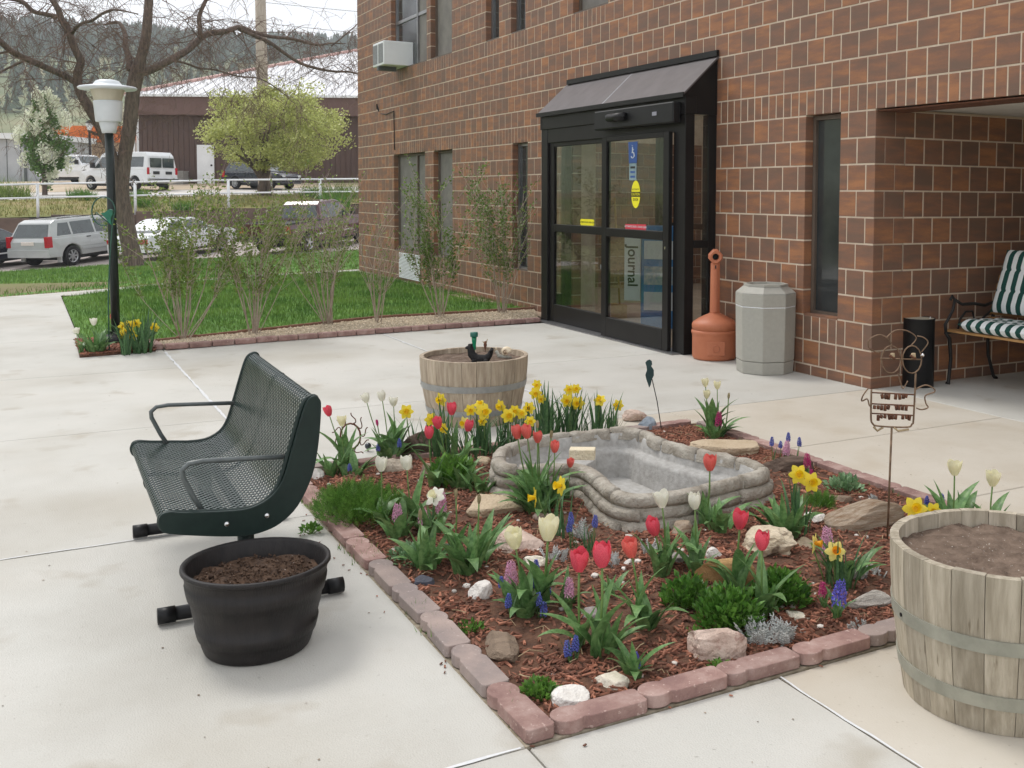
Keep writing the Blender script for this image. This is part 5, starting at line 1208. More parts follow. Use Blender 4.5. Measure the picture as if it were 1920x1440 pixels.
# small stones scattered through the mulch
pbs = MB()
for _ in range(150):
    x, y = rnd(BX0+.15, BX1-.15), rnd(BY0+.15, BY1-.15)
    if inside(inner_poly, x, y) or any(inside([ring[i]+nrm[i]*.05 for i in range(0, NR, 6)], x, y) for _ in (0,)): continue
    r_ = rnd(.005, .018); sd = rnd(0, 50); bm = bmesh.new(); bmesh.ops.create_icosphere(bm, subdivisions=1, radius=1); z = zm(x, y)+r_*.3
    vs = [Vector((x-BDO.x, y-BDO.y, z))+Vector((v.co.x*r_*1.2, v.co.y*r_, v.co.z*r_*.7))*(1+.3*noise.noise(v.co*1.7+Vector((sd, 0, 0)))) for v in bm.verts]
    pbs.add(vs, [tuple(v.index for v in f.verts) for f in bm.faces]); bm.free()
tag(link('pebbles', pbs.mesh('pebbles'), mk('pebble', s(170, 160, 150), s(226, 220, 212), scale=7, rough=.8, world=True, rnd_amt=.3), bed), kind='stuff')
# ------------------------------------------------------------------ spring flowers in the bed
random.seed(77)
def leafmesh(b, W, fold=.35, n=7, curl=0.):
    m_ = MB(); rows = []
    for i in range(n+1):
        t = i/n; a = b*t; x = (1-math.cos(a*1.3))/1.3/max(.01, b) if b > .01 else 0; z = math.sin(a*1.3)/1.3/b if b > .01 else t
        w_ = W*max(.02, math.sin(math.pi*min(1, .12+t*.88)**.72))**.85; 
        if i == n: w_ = .002
        tw = curl*t*t
        rows.append([Vector((x-fold*w_*.8*abs(k)*math.cos(a), k*w_+tw*.1, z+fold*w_*.3*abs(k)*math.sin(a))) for k in (-1, -.5, 0, .5, 1)])
    m_.grid(rows); return m_.mesh('leaf', True)
TL = [leafmesh(b, W, f_, 8, cu) for b, W, f_, cu in ((.5, .1, .5, .4), (.95, .13, .4, -.5), (.3, .09, .6, .2), (1.35, .135, .3, .6), (.75, .12, .5, -.2))]
DL = [leafmesh(b, W, .25, 6, cu) for b, W, cu in ((.12, .026, .1), (.3, .029, .3), (.5, .027, -.3), (.2, .03, -.2), (.8, .027, .2))]
for me in TL: me.materials.append(M['tulip_leaf'])
for me in DL: me.materials.append(M['daff_leaf'])
def petalmesh(openf, n=6):
    m_ = MB(); rows = []
    for i in range(n+1):
        v = i/n; r_ = .40*math.sin(math.pi*(.13+.6*v))**.75+openf*.34*v*v-.03; half = math.radians(66)*max(.03, math.sin(math.pi*min(1, (v*.9+.1))**1.15))**.55*(1-.12*v)
        if i == n: half = .34
        rows.append([Vector((r_*math.cos(half*k), r_*math.sin(half*k), v-.05*abs(k)*v)) for k in (-1, -.5, 0, .5, 1)])
    m_.grid(rows); return m_.mesh('petal', True)
PET = {}
def petals_of(col, openf):
    k = (col, openf)
    if k not in PET: PET[k] = petalmesh(openf); PET[k].materials.append(M[col])
    return PET[k]
def add_leaf(t, me, L_, az, tilt=0., loc=(0, 0, 0)):
    link('leaf', me, None, t, loc=loc, rot=(0, tilt, az), scl=(L_, L_*rnd(.85, 1.1), L_))
def stem_to(t, top, r_=.0034, bend=.0):
    a = rnd(0, 6.28); off = Vector((math.cos(a), math.sin(a), 0))*bend
    pts = [Vector((0, 0, -.01)), top*.35+off*.6+Vector((0, 0, 0)), top*.7+off*.7, top]
    part(t, 'stem', MB().tube(pts, [r_*1.1, r_, r_, r_*.9], 6), M['stem'], True); return (top-pts[2]).normalized()
def tulip(label, u, v, ub, vb, col, size=1., openf=0., nl=4, ll=1., bud=False, group='tulips in the bed'):
    b = zbase(ub, vb); top = over(b, u, v)-b; D = (b-CAM).dot(_d); h = .066*size*(.6 if bud else 1)
    t = thing('tulip', label, 'tulip', b, 0., group)
    top = top-Vector((0, 0, h*.5)); d_ = stem_to(t, top, .0036*size, .008)
    Q = d_.to_track_quat('Z', 'Y')
    for k in range(6):
        e = Q @ Euler((0, 0, k*math.pi/3+rnd(-.1, .1))).to_quaternion(); o = link('petal', petals_of(col, openf), None, t, loc=top, scl=(h*(1.02 if k % 2 else .9)*(.6 if bud else 1), h*(.6 if bud else 1), h*(rnd(.97, 1.05) if k % 2 else rnd(.86, .96))))
        o.rotation_mode = 'QUATERNION'; o.rotation_quaternion = e
    L_ = max(.14, min(.27, top.length*.92))*ll; a0 = rnd(0, 6.28)
    for k in range(nl): add_leaf(t, random.choice(TL), L_*rnd(.7, 1.12), a0+k*6.283/max(1, nl)+rnd(-.5, .5), rnd(-.1, .35), (0, 0, rnd(-.01, .02)))
    return t
R, C_, W_, CR = 'petal_red', 'petal_coral', 'petal_white', 'petal_cream'
T = [
 ('pink tulip closest to the bench back', 618, 770, 645, 872, R, .85), ('pink tulip in front of the far barrel', 847, 766, 852, 866, R, 1.), ('pink tulip between two yellow daffodils', 823, 792, 842, 880, R, .95),
 ('lowest pink tulip left of the pond', 805, 810, 815, 915, R, .95), ('pink tulip in front of a pale daffodil', 877, 797, 868, 885, R, .95),
 ('leftmost coral tulip against the pond', 971, 809, 1000, 955, C_, 1.), ('second coral tulip against the pond', 989, 808, 1006, 958, C_, 1.), ('small coral tulip in the middle of the pond clump', 1008, 819, 1014, 950, C_, .82),
 ('coral tulip beside the cream sandstone block', 1040, 837, 1030, 958, C_, .82), ('short coral tulip low against the pond wall', 1069, 867, 1062, 940, C_, .66),
 ('tall red tulip rising in front of the pond basin', 1331, 867, 1322, 990, C_, 1.08), ('red tulip in front of the pond beside a white tulip', 1229, 985, 1243, 1072, R, 1.12), ('red tulip above the orange sandstone slab', 1387, 973, 1386, 1102, R, 1.08),
 ('red tulip among the leafy green mounds', 1429, 1013, 1428, 1160, R, 1.), ('salmon red tulip left of the leafy mounds', 1185, 1026, 1200, 1170, C_, 1.), ('nearest left red tulip in the bed', 1086, 1049, 1088, 1220, R, 1.12), ('nearest right red tulip, the largest in the bed', 1129, 1039, 1121, 1234, R, 1.2)]
for (lb, u, v, ub, vb, col, sz) in T: tulip(lb, u, v, ub, vb, col, sz, rnd(-.1, .28))
T = [('leftmost white tulip of three behind the bed', 688, 746, 722, 848, W_, .82, .5), ('middle white tulip of three behind the bed', 717, 742, 731, 850, W_, .86, .15), ('right white tulip of three behind the bed', 738, 753, 742, 848, W_, .78, .6),
 ('cream tulip in front of the wire sun', 641, 789, 650, 878, CR, .8, .5), ('white tulip above the left of the feathery bush', 715, 870, 716, 985, W_, .96, .25), ('white tulip above the right of the feathery bush', 763, 867, 775, 985, W_, .96, .2),
 ('upper left white tulip of the far right clump', 1323, 717, 1332, 812, CR, .78, .4), ('upper right white tulip of the far right clump', 1345, 722, 1340, 814, CR, .74, .4), ('lower white tulip of the far right clump', 1325, 739, 1328, 815, CR, .76, .4),
 ('tall white tulip behind the near barrel', 1790, 877, 1785, 1005, CR, 1.0, .55), ('rightmost white tulip behind the near barrel', 1861, 897, 1856, 1015, CR, 1., .55),
 ('flared white tulip in front of the pond', 1242, 936, 1250, 1062, W_, .98, .6), ('closed white tulip in front of the pond', 1303, 938, 1302, 1062, W_, 1., .0),
 ('cream tulip above the pink hyacinth', 967, 1008, 986, 1142, CR, 1.12, .35), ('tallest cream tulip near the middle of the bed', 1027, 990, 1016, 1142, CR, 1.3, .3)]
for (lb, u, v, ub, vb, col, sz, of) in T: tulip(lb, u, v, ub, vb, col, sz, of, nl=5 if sz > .9 else 4)
for (lb, u, v, ub, vb, col) in (('tan closed bud above the coral tulips', 1008, 795, 1012, 945, 'bud'), ('pale green bud left of the sandstone block', 1033, 814, 1026, 950, 'bud'), ('closed bud beside the far right white tulips', 1366, 742, 1358, 812, 'bud'), ('drooping purple bud behind the bench', 708, 792, 712, 848, 'hy_magenta'), ('green bud above the big leaf clump', 898, 935, 895, 1060, 'bud'), ('second green bud in the big leaf clump', 855, 925, 850, 1050, 'bud'), ('green bud near the white daffodil', 788, 965, 795, 1060, 'bud')):
    tulip(lb, u, v, ub, vb, col, .95, -.2, nl=2, bud=True)
# clumps of tulip leaves without flowers
def clump(label, u, v, n, L_, meshes, group, name='leaf_clump', spread=.05, cat='plant', tilt=(.0, .35)):
    b = zbase(u, v); t = thing(name, label, cat, b, 0., group)
    for k in range(int(n*1.5)):
        a = rnd(0, 6.28); r_ = spread*math.sqrt(random.random()); add_leaf(t, random.choice(meshes), L_*rnd(.7, 1.25), a+rnd(-.7, .7), rnd(*tilt), (r_*math.cos(a), r_*math.sin(a), -.008))
    return t
for lb, u, v, n, L_, sp in (('big clump of broad tulip leaves left of the centre', 880, 1065, 16, .2, .09), ('tulip leaf clump beside the silvery sedum', 800, 1062, 9, .19, .05), ('broad leaf clump under the white daffodil', 812, 1000, 8, .17, .05), ('broad leaf clump left of the coral tulips', 860, 915, 14, .16, .08),
    ('thick leaf clump below the coral tulips', 1012, 965, 16, .2, .07), ('broad leaf clump right of the pond', 1468, 1008, 16, .19, .07), ('leaf clump under the far right white tulips', 1338, 820, 11, .17, .05), ('leaf clump next to the bench end panel', 622, 888, 7, .16, .04), ('leaf clump under three white tulips', 735, 858, 14, .2, .06), ('leaf clump in the near front with a blue squill', 1188, 1262, 6, .15, .02), ('leaf clump under the salmon red tulip', 1215, 1180, 6, .17, .03),
    ('leaf clump around the pink hyacinth', 985, 1150, 8, .18, .05), ('leaf clump behind the pink hyacinth pair', 1060, 1135, 6, .12, .03), ('leaf clump behind the near barrel rim', 1800, 1010, 10, .22, .06), ('leaf clump by the white tulips in front of the pond', 1345, 1000, 8, .18, .05), ('leaf clump under the red tulip in the mounds', 1440, 1150, 4, .15, .03), ('leaf clump behind the blue hyacinth', 1590, 1090, 8, .17, .04), ('broad leaves at the foot of the largest red tulip', 1140, 1225, 5, .19, .03), ('leaf clump between the red tulips in front of the pond', 1240, 1085, 5, .18, .03), ('leaf clump rising from the left leafy mound', 1305, 1075, 5, .17, .03), ('leaf clump behind the large middle mound', 1385, 1112, 5, .16, .03), ('small leaf clump left of the salmon red tulip', 1150, 1120, 5, .11, .03), ('leaf clump left of the pond below the pink tulips', 905, 925, 8, .17, .05), ('leaf clump beside the feathery bush', 745, 1005, 7, .17, .04), ('leaf clump under the cream tulip by the wire sun', 660, 890, 8, .15, .05)):
    clump(lb, u, v, n, L_, TL, 'tulip leaf clumps', spread=sp)
# daffodils
def dpetal():
    m_ = MB(); rows = []
    for i in range(6):
        t = i/5; w_ = .34*math.sin(math.pi*min(1, .18+.8*t))**.8 if i < 5 else .01
        rows.append([Vector((.18+t*.82, k*w_, .12*t-.06*abs(k)*t-.1*t*t)) for k in (-1, 0, 1)])
    m_.grid(rows); return m_.mesh('petal', True)
DP = {}
def dp_of(col):
    if col not in DP: DP[col] = dpetal(); DP[col].materials.append(M[col])
    return DP[col]
def coronamesh():
    m_ = MB(); rows = []
    for i, (r_, z) in enumerate(((.12, 0), (.2, .12), (.25, .35), (.3, .6), (.4, .72))):
        rows.append([Vector((r_*(1+(.12*math.sin(a*3*.5236*2) if i == 4 else 0))*math.cos(a*.2618*2), r_*(1+(.12*math.sin(a*3*.5236*2) if i == 4 else 0))*math.sin(a*.2618*2), z)) for a in range(13)])
    m_.grid(rows); m_.add([(0, 0, .1)]+[(.18*math.cos(a*.5236), .18*math.sin(a*.5236), .12) for a in range(13)], [(0, a+1, a+2) for a in range(12)]); return m_.mesh('trumpet', True)
COR = {}
def daffodil(label, u, v, ub, vb, size=1., col='petal_yellow', cor='corona', face=None, nl=7, long=1., group='daffodils in the bed'):
    b = zbase(ub, vb); top = over(b, u, v)-b; t = thing('daffodil', label, 'daffodil', b, 0., group); r_ = .041*size
    f_ = face or (-DH+Vector((rnd(-.6, .6), rnd(-.6, .6), rnd(-.15, .35))))
    f_ = f_.normalized(); stem_to(t, top-f_*.012, .003, .01)
    Q = f_.to_track_quat('Z', 'Y')
    for k in range(6):
        o = link('petal', dp_of(col), None, t, loc=top, scl=r_*rnd(.95, 1.05)); o.rotation_mode = 'QUATERNION'; o.rotation_quaternion = Q @ Euler((0, rnd(-.12, .1), k*math.pi/3)).to_quaternion()
    if cor not in COR: COR[cor] = coronamesh(); COR[cor].materials.append(M[cor])
    o = link('trumpet', COR[cor], None, t, loc=top, scl=r_); o.rotation_mode = 'QUATERNION'; o.rotation_quaternion = Q
    L_ = top.length*1.05*long
    for k in range(nl): add_leaf(t, random.choice(DL), L_*rnd(.8, 1.15), rnd(0, 6.28), rnd(-.12, .2), (rnd(-.02, .02), rnd(-.02, .02), -.008))
    return t
Dl = [('daffodil in front of the far barrel above the pink tulips', 827, 749, 835, 848, 1.), ('lone daffodil left of the dark brown rock', 762, 772, 775, 848, 1.05), ('daffodil behind the middle pink tulip', 808, 786, 822, 852, 1.), ('daffodil just below a pink tulip', 832, 803, 838, 862, .85), ('pale daffodil half hidden by a pink tulip', 871, 793, 872, 868, .9),
 ('small daffodil at the left end of the back row', 882, 769, 892, 848, .9), ('large double looking daffodil in the back row', 907, 772, 912, 850, 1.15), ('daffodil peeping over the back row', 900, 759, 904, 842, .85), ('daffodil hanging below the back row', 905, 790, 912, 852, .7), ('daffodil right of the far barrel stave end', 939, 761, 942, 842, .95), ('wide open daffodil in the middle of the back row', 953, 779, 955, 848, 1.1),
 ('daffodil behind the wide open one', 965, 769, 966, 842, .85), ('daffodil right of the wide open one', 978, 776, 980, 842, .85), ('daffodil at the right end of the back row', 992, 765, 992, 838, .95), ('daffodil just above the coral tulips', 994, 790, 992, 852, .8),
 ('topmost daffodil of the far clump', 1007, 721, 1020, 805, .8), ('second daffodil from the top of the far clump', 1004, 737, 1022, 808, 1.), ('daffodil low on the left of the far clump', 1015, 748, 1028, 806, .8), ('left one of the paired daffodils in the far clump', 1064, 751, 1062, 808, 1.15), ('right one of the paired daffodils in the far clump', 1083, 756, 1078, 808, 1.15), ('daffodil above the paired daffodils', 1067, 731, 1066, 804, .9), ('upper right daffodil of the far clump', 1080, 729, 1078, 804, .85), ('single daffodil right of the paired ones', 1125, 751, 1122, 804, 1.05), ('last daffodil at the right of the far clump', 1159, 760, 1150, 800, .95)]
for (lb, u, v, ub, vb, sz) in Dl: daffodil(lb, u, v, ub, vb, sz, 'petal_pale' if 'pale' in lb else 'petal_yellow')
side = RX.copy()
daffodil('daffodil seen from the side in front of the pond', 1053, 911, 1040, 985, 1.15, face=(-side*.8-DH*.5+Vector((0, 0, .2))), nl=3)
daffodil('lower daffodil facing left in front of the pond', 1004, 933, 1035, 990, 1.1, face=(-side-DH*.2), nl=3)
daffodil('upper left one of the paired bright daffodils right of the pond', 1497, 890, 1485, 995, 1.12, face=-DH+Vector((0, 0, .3)), nl=4); daffodil('lower right one of the paired bright daffodils right of the pond', 1521, 904, 1492, 997, 1.15, face=-DH+side*.2+Vector((0, 0, .2)), nl=4)
daffodil('pale daffodil with an orange centre above the blue hyacinth', 1566, 1034, 1570, 1108, 1.0, 'petal_pale', 'corona_orange', -DH+Vector((0, 0, .5)), 5, 1.2); daffodil('pale orange centred daffodil turned to the right', 1527, 1018, 1550, 1098, .95, 'petal_pale', 'corona_orange', side-DH*.4, 4, 1.2)
daffodil('yellow daffodil against the left rim of the near barrel', 1715, 954, 1722, 1012, 1.3, face=-DH+Vector((0, 0, .4)), nl=3); daffodil('yellow daffodil mostly hidden by the near barrel', 1750, 957, 1755, 1010, .9, nl=2)
daffodil('white daffodil above the left pink hyacinths', 816, 931, 815, 995, 1.15, 'petal_white', 'petal_cream', -DH*.6-side*.3+Vector((0, 0, .5)), 4)
for lb, u, v, n, L_, sp in (('tall strap leaves behind the bench right of three white tulips', 812, 852, 14, .26, .06), ('strap leaf clump of the back daffodil row', 900, 855, 20, .2, .1), ('strap leaf clump under the wide open daffodil', 955, 850, 18, .2, .09), ('tall strap leaf clump left in the far daffodils', 1028, 812, 18, .24, .08), ('tall strap leaf clump in the middle of the far daffodils', 1070, 812, 18, .24, .09), ('strap leaf clump at the right of the far daffodils', 1122, 808, 18, .23, .09), ('short strap leaves at the end of the far daffodils', 1150, 805, 10, .13, .06), ('strap leaves around the orange centred daffodil', 1580, 1105, 10, .19, .05), ('strap leaves beside the paired bright daffodils', 1500, 1005, 10, .2, .05), ('strap leaves by the blue grape hyacinths in front of the pond', 1105, 1040, 12, .12, .05), ('upright strap leaves left of the pond corner', 1050, 1010, 8, .2, .04)):
    clump(lb, u, v, n, L_, DL, 'daffodil leaf clumps', spread=sp, tilt=(-.05, .3))
# hyacinths and grape hyacinths
def spike(n, h, r_, fr, taper=.5, bell=False):
    m_ = MB()
    for k in range(n):
        f = k/(n-1); z = h*f; rr_ = r_*(1-taper*abs(f-.35)**1.5*1.6); a = k*2.39996; p = Vector((rr_*math.cos(a), rr_*math.sin(a), z)); out = Vector((math.cos(a), math.sin(a), .15)).normalized()
        Q = out.to_track_quat('Z', 'Y').to_matrix().to_4x4(); s0 = fr*(1-.45*f)
        if bell: m_.lathe([(s0*.5, -s0*.5), (s0, 0), (s0*.8, s0*.7), (s0*.35, s0)], 5, Matrix.Translation(p) @ Q)
        else:
            for q in range(5):
                a2 = q*1.2566+k; e1 = Vector((math.cos(a2), math.sin(a2), .25)); t_ = Vector((-math.sin(a2), math.cos(a2), 0)); B = Matrix.Translation(p) @ Q
                m_.add([B @ (e1*s0*.15), B @ (e1*s0*.8+t_*s0*.28+Vector((0, 0, s0*.2))), B @ (e1*s0*1.35+Vector((0, 0, -s0*.1))), B @ (e1*s0*.8-t_*s0*.28+Vector((0, 0, s0*.2)))], [(0, 1, 2, 3)])
    return m_.mesh('florets', False)
HY = [spike(34, .085, .017, .016), spike(26, .06, .015, .014)]; MU = [spike(46, .042, .0085, .0042, .7, True), spike(34, .032, .0075, .0042, .7, True)]
HYM = {}
def hyac(label, u, v, ub, vb, col, size=1., nl=5, kind='hyacinth'):
    b = zbase(ub, vb); top = over(b, u, v)-b; src = HY if kind == 'hyacinth' else MU; i = random.randrange(2); k = (kind, i, col)
    if k not in HYM: HYM[k] = src[i].copy(); HYM[k].materials.append(M[col])
    t = thing(kind, label, kind.replace('_', ' '), b, 0., kind.replace('_', ' ')+'s in the bed'); hh = (.085, .06)[i]*size if kind == 'hyacinth' else (.042, .032)[i]*size
    p0 = top-Vector((0, 0, hh*.5)); p0.z = max(p0.z, .012); stem_to(t, p0, .0035 if kind == 'hyacinth' else .0018)
    link('florets', HYM[k], None, t, loc=p0-Vector((0, 0, .004)), rot=(rnd(-.1, .1), rnd(-.1, .1), rnd(0, 6)), scl=size)
    part(t, 'axis', MB().tube([p0, p0+Vector((0, 0, hh*.96))], .004 if kind == 'hyacinth' else .003, 5), M[col])
    for q in range(nl): add_leaf(t, random.choice(TL[:3] if kind == 'hyacinth' else DL), (.11 if kind == 'hyacinth' else .09)*size*rnd(.8, 1.2), rnd(0, 6.28), rnd(.0, .4), (0, 0, -.006))
for a in (('leftmost pale pink hyacinth', 745, 958, 752, 1000, 'hy_pink', 1.), ('pale pink hyacinth beside the broad leaves', 794, 966, 800, 1004, 'hy_pink', 1.), ('pale pink hyacinth behind the white daffodil', 827, 938, 828, 985, 'hy_pink', 1.), ('pale pink hyacinth right of the round white rock', 958, 1073, 966, 1128, 'hy_pink', .95), ('stubby pale pink hyacinth behind the nearest tulips', 1067, 1098, 1068, 1150, 'hy_pink', .7),
          ('large violet blue hyacinth left of the near barrel', 1573, 1108, 1570, 1160, 'hy_blue', 1.15), ('magenta hyacinth left of the violet blue one', 1543, 1102, 1545, 1142, 'hy_magenta', .7), ('pale pink hyacinth behind the orange centred daffodil', 1552, 1010, 1556, 1075, 'hy_pink', 1.), ('magenta hyacinth under the far right white tulips', 1347, 783, 1345, 818, 'hy_magenta', .85), ('pink violet hyacinth on the right rim of the bed', 1474, 838, 1476, 868, 'hy_pink', .8), ('magenta hyacinth beside the dark petrified log', 1514, 862, 1514, 890, 'hy_magenta', .8), ('small magenta hyacinth behind the bright daffodils', 1522, 886, 1524, 905, 'hy_magenta', .6)): hyac(*a)
hyac('violet blue squill in the near front of the bed', 1193, 1233, 1192, 1262, 'hy_blue', .62, 3)
for a in (('grape hyacinth left of the pink hyacinth', 940, 1089, 950, 1140), ('grape hyacinth right of the cream tulip stem', 1004, 1090, 1002, 1135), ('grape hyacinth highest beside the cream tulip', 1006, 1060, 1004, 1115), ('grape hyacinth rightmost beside the cream tulips', 1027, 1099, 1022, 1140), ('grape hyacinth low in front of the cream tulips', 1012, 1122, 1008, 1160), ('grape hyacinth lowest in front of the cream tulips', 1019, 1140, 1016, 1165), ('grape hyacinth on the far left under the pink hyacinth', 953, 1124, 958, 1158), ('tall grape hyacinth beside the nearest left red tulip', 1078, 1204, 1080, 1240), ('short grape hyacinth beside the nearest left red tulip', 1065, 1213, 1070, 1242),
          ('grape hyacinth nearest to the pond on the left', 1071, 970, 1076, 1030), ('grape hyacinth just below the one nearest to the pond', 1067, 984, 1070, 1036), ('grape hyacinth in front of the pond wall', 1115, 975, 1112, 1032), ('leftmost grape hyacinth on the right rim', 1447, 826, 1450, 866), ('tallest grape hyacinth on the right rim', 1478, 818, 1479, 866), ('grape hyacinth second on the right rim', 1463, 832, 1464, 866), ('rightmost grape hyacinth on the right rim', 1499, 827, 1494, 866), ('left grape hyacinth behind the near barrel', 1738, 936, 1740, 985), ('middle grape hyacinth behind the near barrel', 1766, 932, 1768, 985), ('right grape hyacinth behind the near barrel', 1813, 931, 1812, 985), ('grape hyacinth under the three white tulips', 709, 838, 712, 866), ('grape hyacinth beside the dark brown rock', 749, 829, 752, 860), ('tiny grape hyacinth near the bench', 656, 875, 658, 892)):
    hyac(a[0], a[1], a[2], a[3], a[4], 'muscari', 1.1, 3, 'grape_hyacinth')

# ------------------------------------------------------------------ low bushes
def bush(label, u, v, rx, ry, h, n, mat, lsize, name='leafy_bush', mode='leaf', cat='bush', fill=.45):
    b = zbase(u, v); t = thing(name, label, cat, b); m_ = MB(); st_ = MB()
    for k in range(n):
        a = rnd(0, 6.28); f = random.random()**fill; el = math.asin(rnd(.0, 1.)); p = Vector((rx*f*math.cos(a)*math.cos(el), ry*f*math.sin(a)*math.cos(el), h*(.12+.88*f*math.sin(el))*rnd(.8, 1.1)))
        out = (p+Vector((0, 0, h*.3))).normalized(); a2 = rnd(0, 6.28); L_ = lsize*rnd(.6, 1.25)
        if mode == 'leaf':
            d_ = (out+Vector((rnd(-.7, .7), rnd(-.7, .7), rnd(-.2, .6)))).normalized(); sd = d_.cross(Vector((rnd(-1, 1), rnd(-1, 1), 1))).normalized(); n_ = sd.cross(d_); w_ = L_*.3
            m_.add([p, p+d_*L_*.45+sd*w_+n_*w_*.3, p+d_*L_, p+d_*L_*.45-sd*w_+n_*w_*.3], [(0, 1, 2, 3)])
        elif mode == 'feather':
            d_ = (out*.6+Vector((rnd(-.6, .6), rnd(-.6, .6), rnd(.2, 1.)))).normalized(); sd = d_.orthogonal().normalized()
            for q in range(5):
                f2 = .15+q*.2; 
                for sg_ in (-1, 1):
                    e = p+d_*L_*f2; tip = e+d_*L_*.3+sd*sg_*L_*.34*(1-f2*.6); m_.add([e-d_*L_*.05, e+d_*L_*.1, tip], [(0, 1, 2)])
        if k % 6 == 0: st_.tube([(p.x*.15, p.y*.15, -.01), (p.x*.6, p.y*.6, p.z*.5), p], [.003, .002, .0012], 4, False)
    part(t, 'foliage', m_, mat); part(t, 'stems', st_, M['stem']); return t
bush('wide feathery green bush beside the bench end', 672, 965, .24, .19, .13, 900, M['fern_leaf'], .05, 'feathery_bush', 'feather')
bush('left small leafy mound behind the large middle mound', 1288, 1138, .085, .085, .11, 560, M['bush_leaf'], .03)
bush('large middle leafy mound in front of the orange slab', 1368, 1172, .125, .11, .125, 950, M['bush_leaf'], .032)
bush('right leafy mound beside the pitted cream rock', 1464, 1128, .11, .10, .115, 760, M['bush_leaf'], .032)
bush('little green plant in the near left corner of the bed', 1012, 1298, .06, .05, .055, 260, M['fern_leaf'], .022)
bush('pale silvery green sedum mat left of the centre', 776, 1042, .13, .1, .045, 520, M['sedum_leaf'], .02)
bush('leafy green plant behind the left pink tulips', 845, 905, .13, .1, .11, 420, M['fern_leaf'], .05)
bush('lacy green columbine at the right edge of the bed', 1582, 918, .1, .09, .07, 320, M['sedum_leaf'], .028)
bush('low green weeds in front of the orange slab mounds', 1330, 1192, .1, .07, .03, 160, M['fern_leaf'], .022)
bush('small weed in front of the pitted boulder', 1352, 1250, .05, .03, .03, 90, M['fern_leaf'], .02)
bush('weed growing over the left edging by the feathery bush', 583, 990, .035, .05, .03, 80, M['fern_leaf'], .025)
bush('weed beside the long flat brown stone', 882, 1180, .05, .05, .035, 110, M['fern_leaf'], .02)
bush('grassy weeds behind the paired bright daffodils', 1540, 955, .08, .06, .06, 220, M['fern_leaf'], .03, mode='feather')
# silver dusty miller: pale lacy sprigs
def silver(label, u, v, n, L_, spread):
    b = zbase(u, v); t = thing('dusty_miller', label, 'plant', b, 0., 'silver dusty miller plants')
    for k in range(n):
        a = rnd(0, 6.28); d_ = Vector((math.cos(a)*rnd(.25, .9), math.sin(a)*rnd(.25, .9), 1)).normalized(); sd = d_.cross(Vector((0, 0, 1))).normalized(); up_ = sd.cross(d_); m_ = MB(); o = Vector((rnd(-spread, spread), rnd(-spread, spread), -.004)); l = L_*rnd(.7, 1.15)
        m_.tube([o, o+d_*l*.5, o+d_*l+Vector((0, 0, -l*.1))], [.0024, .002, .001], 4, False)
        for q in range(6):
            f = .2+q*.14; e = o+d_*l*f
            for sg_ in (-1, 1):
                q1 = e+(d_*.5+sd*sg_*.8+up_*rnd(-.3, .3))*l*.3*(1.1-f*.6); m_.tube([e, e.lerp(q1, .5)+d_*l*.02, q1], [.0022, .0018, .0012], 3, False)
                q2 = e.lerp(q1, .55)+(d_*.8+sd*sg_*.1)*l*.14; m_.tube([e.lerp(q1, .5), q2], [.0017, .001], 3, False)
        part(t, 'sprig', m_, M['silver_leaf'])
silver('pair of silver lacy plants by the front edging, left one', 1425, 1200, 26, .085, .03); silver('pair of silver lacy plants by the front edging, right one', 1472, 1198, 24, .085, .022)
silver('silver lacy plant behind the grape hyacinths', 1092, 1012, 14, .08, .02); silver('silver lacy plant between the cream tulips', 1040, 1058, 16, .06, .03); silver('silver lacy plant behind the second red tulip', 1152, 1062, 10, .06, .015)
silver('silver lacy plant behind the salmon red tulip', 1218, 1038, 12, .06, .02); silver('small silver plant near the violet blue hyacinth', 1608, 1175, 10, .045, .03); silver('small silver plant left of the wire owl stake', 1640, 935, 8, .04, .02); silver('silver twigs beside the short petrified log', 1632, 1082, 10, .05, .04)
# grass blades and tiny weeds along the edging joints
wd = MB(); OX, OY = BDO.x, BDO.y
for _ in range(420):
    e = random.random()
    if e < .5: x, y = rnd(BX0, BX1), BY0+rnd(-.02, .1)
    elif e < .8: x, y = BX1+rnd(-.1, .015), rnd(BY0, BY1)
    else: x, y = rnd(BX0, BX1), BY1-rnd(.09, .14)
    if noise.noise(Vector((x*2.5, y*2.5, 3))) < .05: continue
    for q in range(5): tuft(wd, (x-OX+rnd(-.012, .012), y-OY+rnd(-.012, .012), .004 if (y < BY0+.01 or x > BX1-.005) else .03), rnd(.008, .035), .0018, .7)
tag(link('edging_weeds', wd.mesh('edging_weeds'), M['fern_leaf'], bed), kind='stuff')
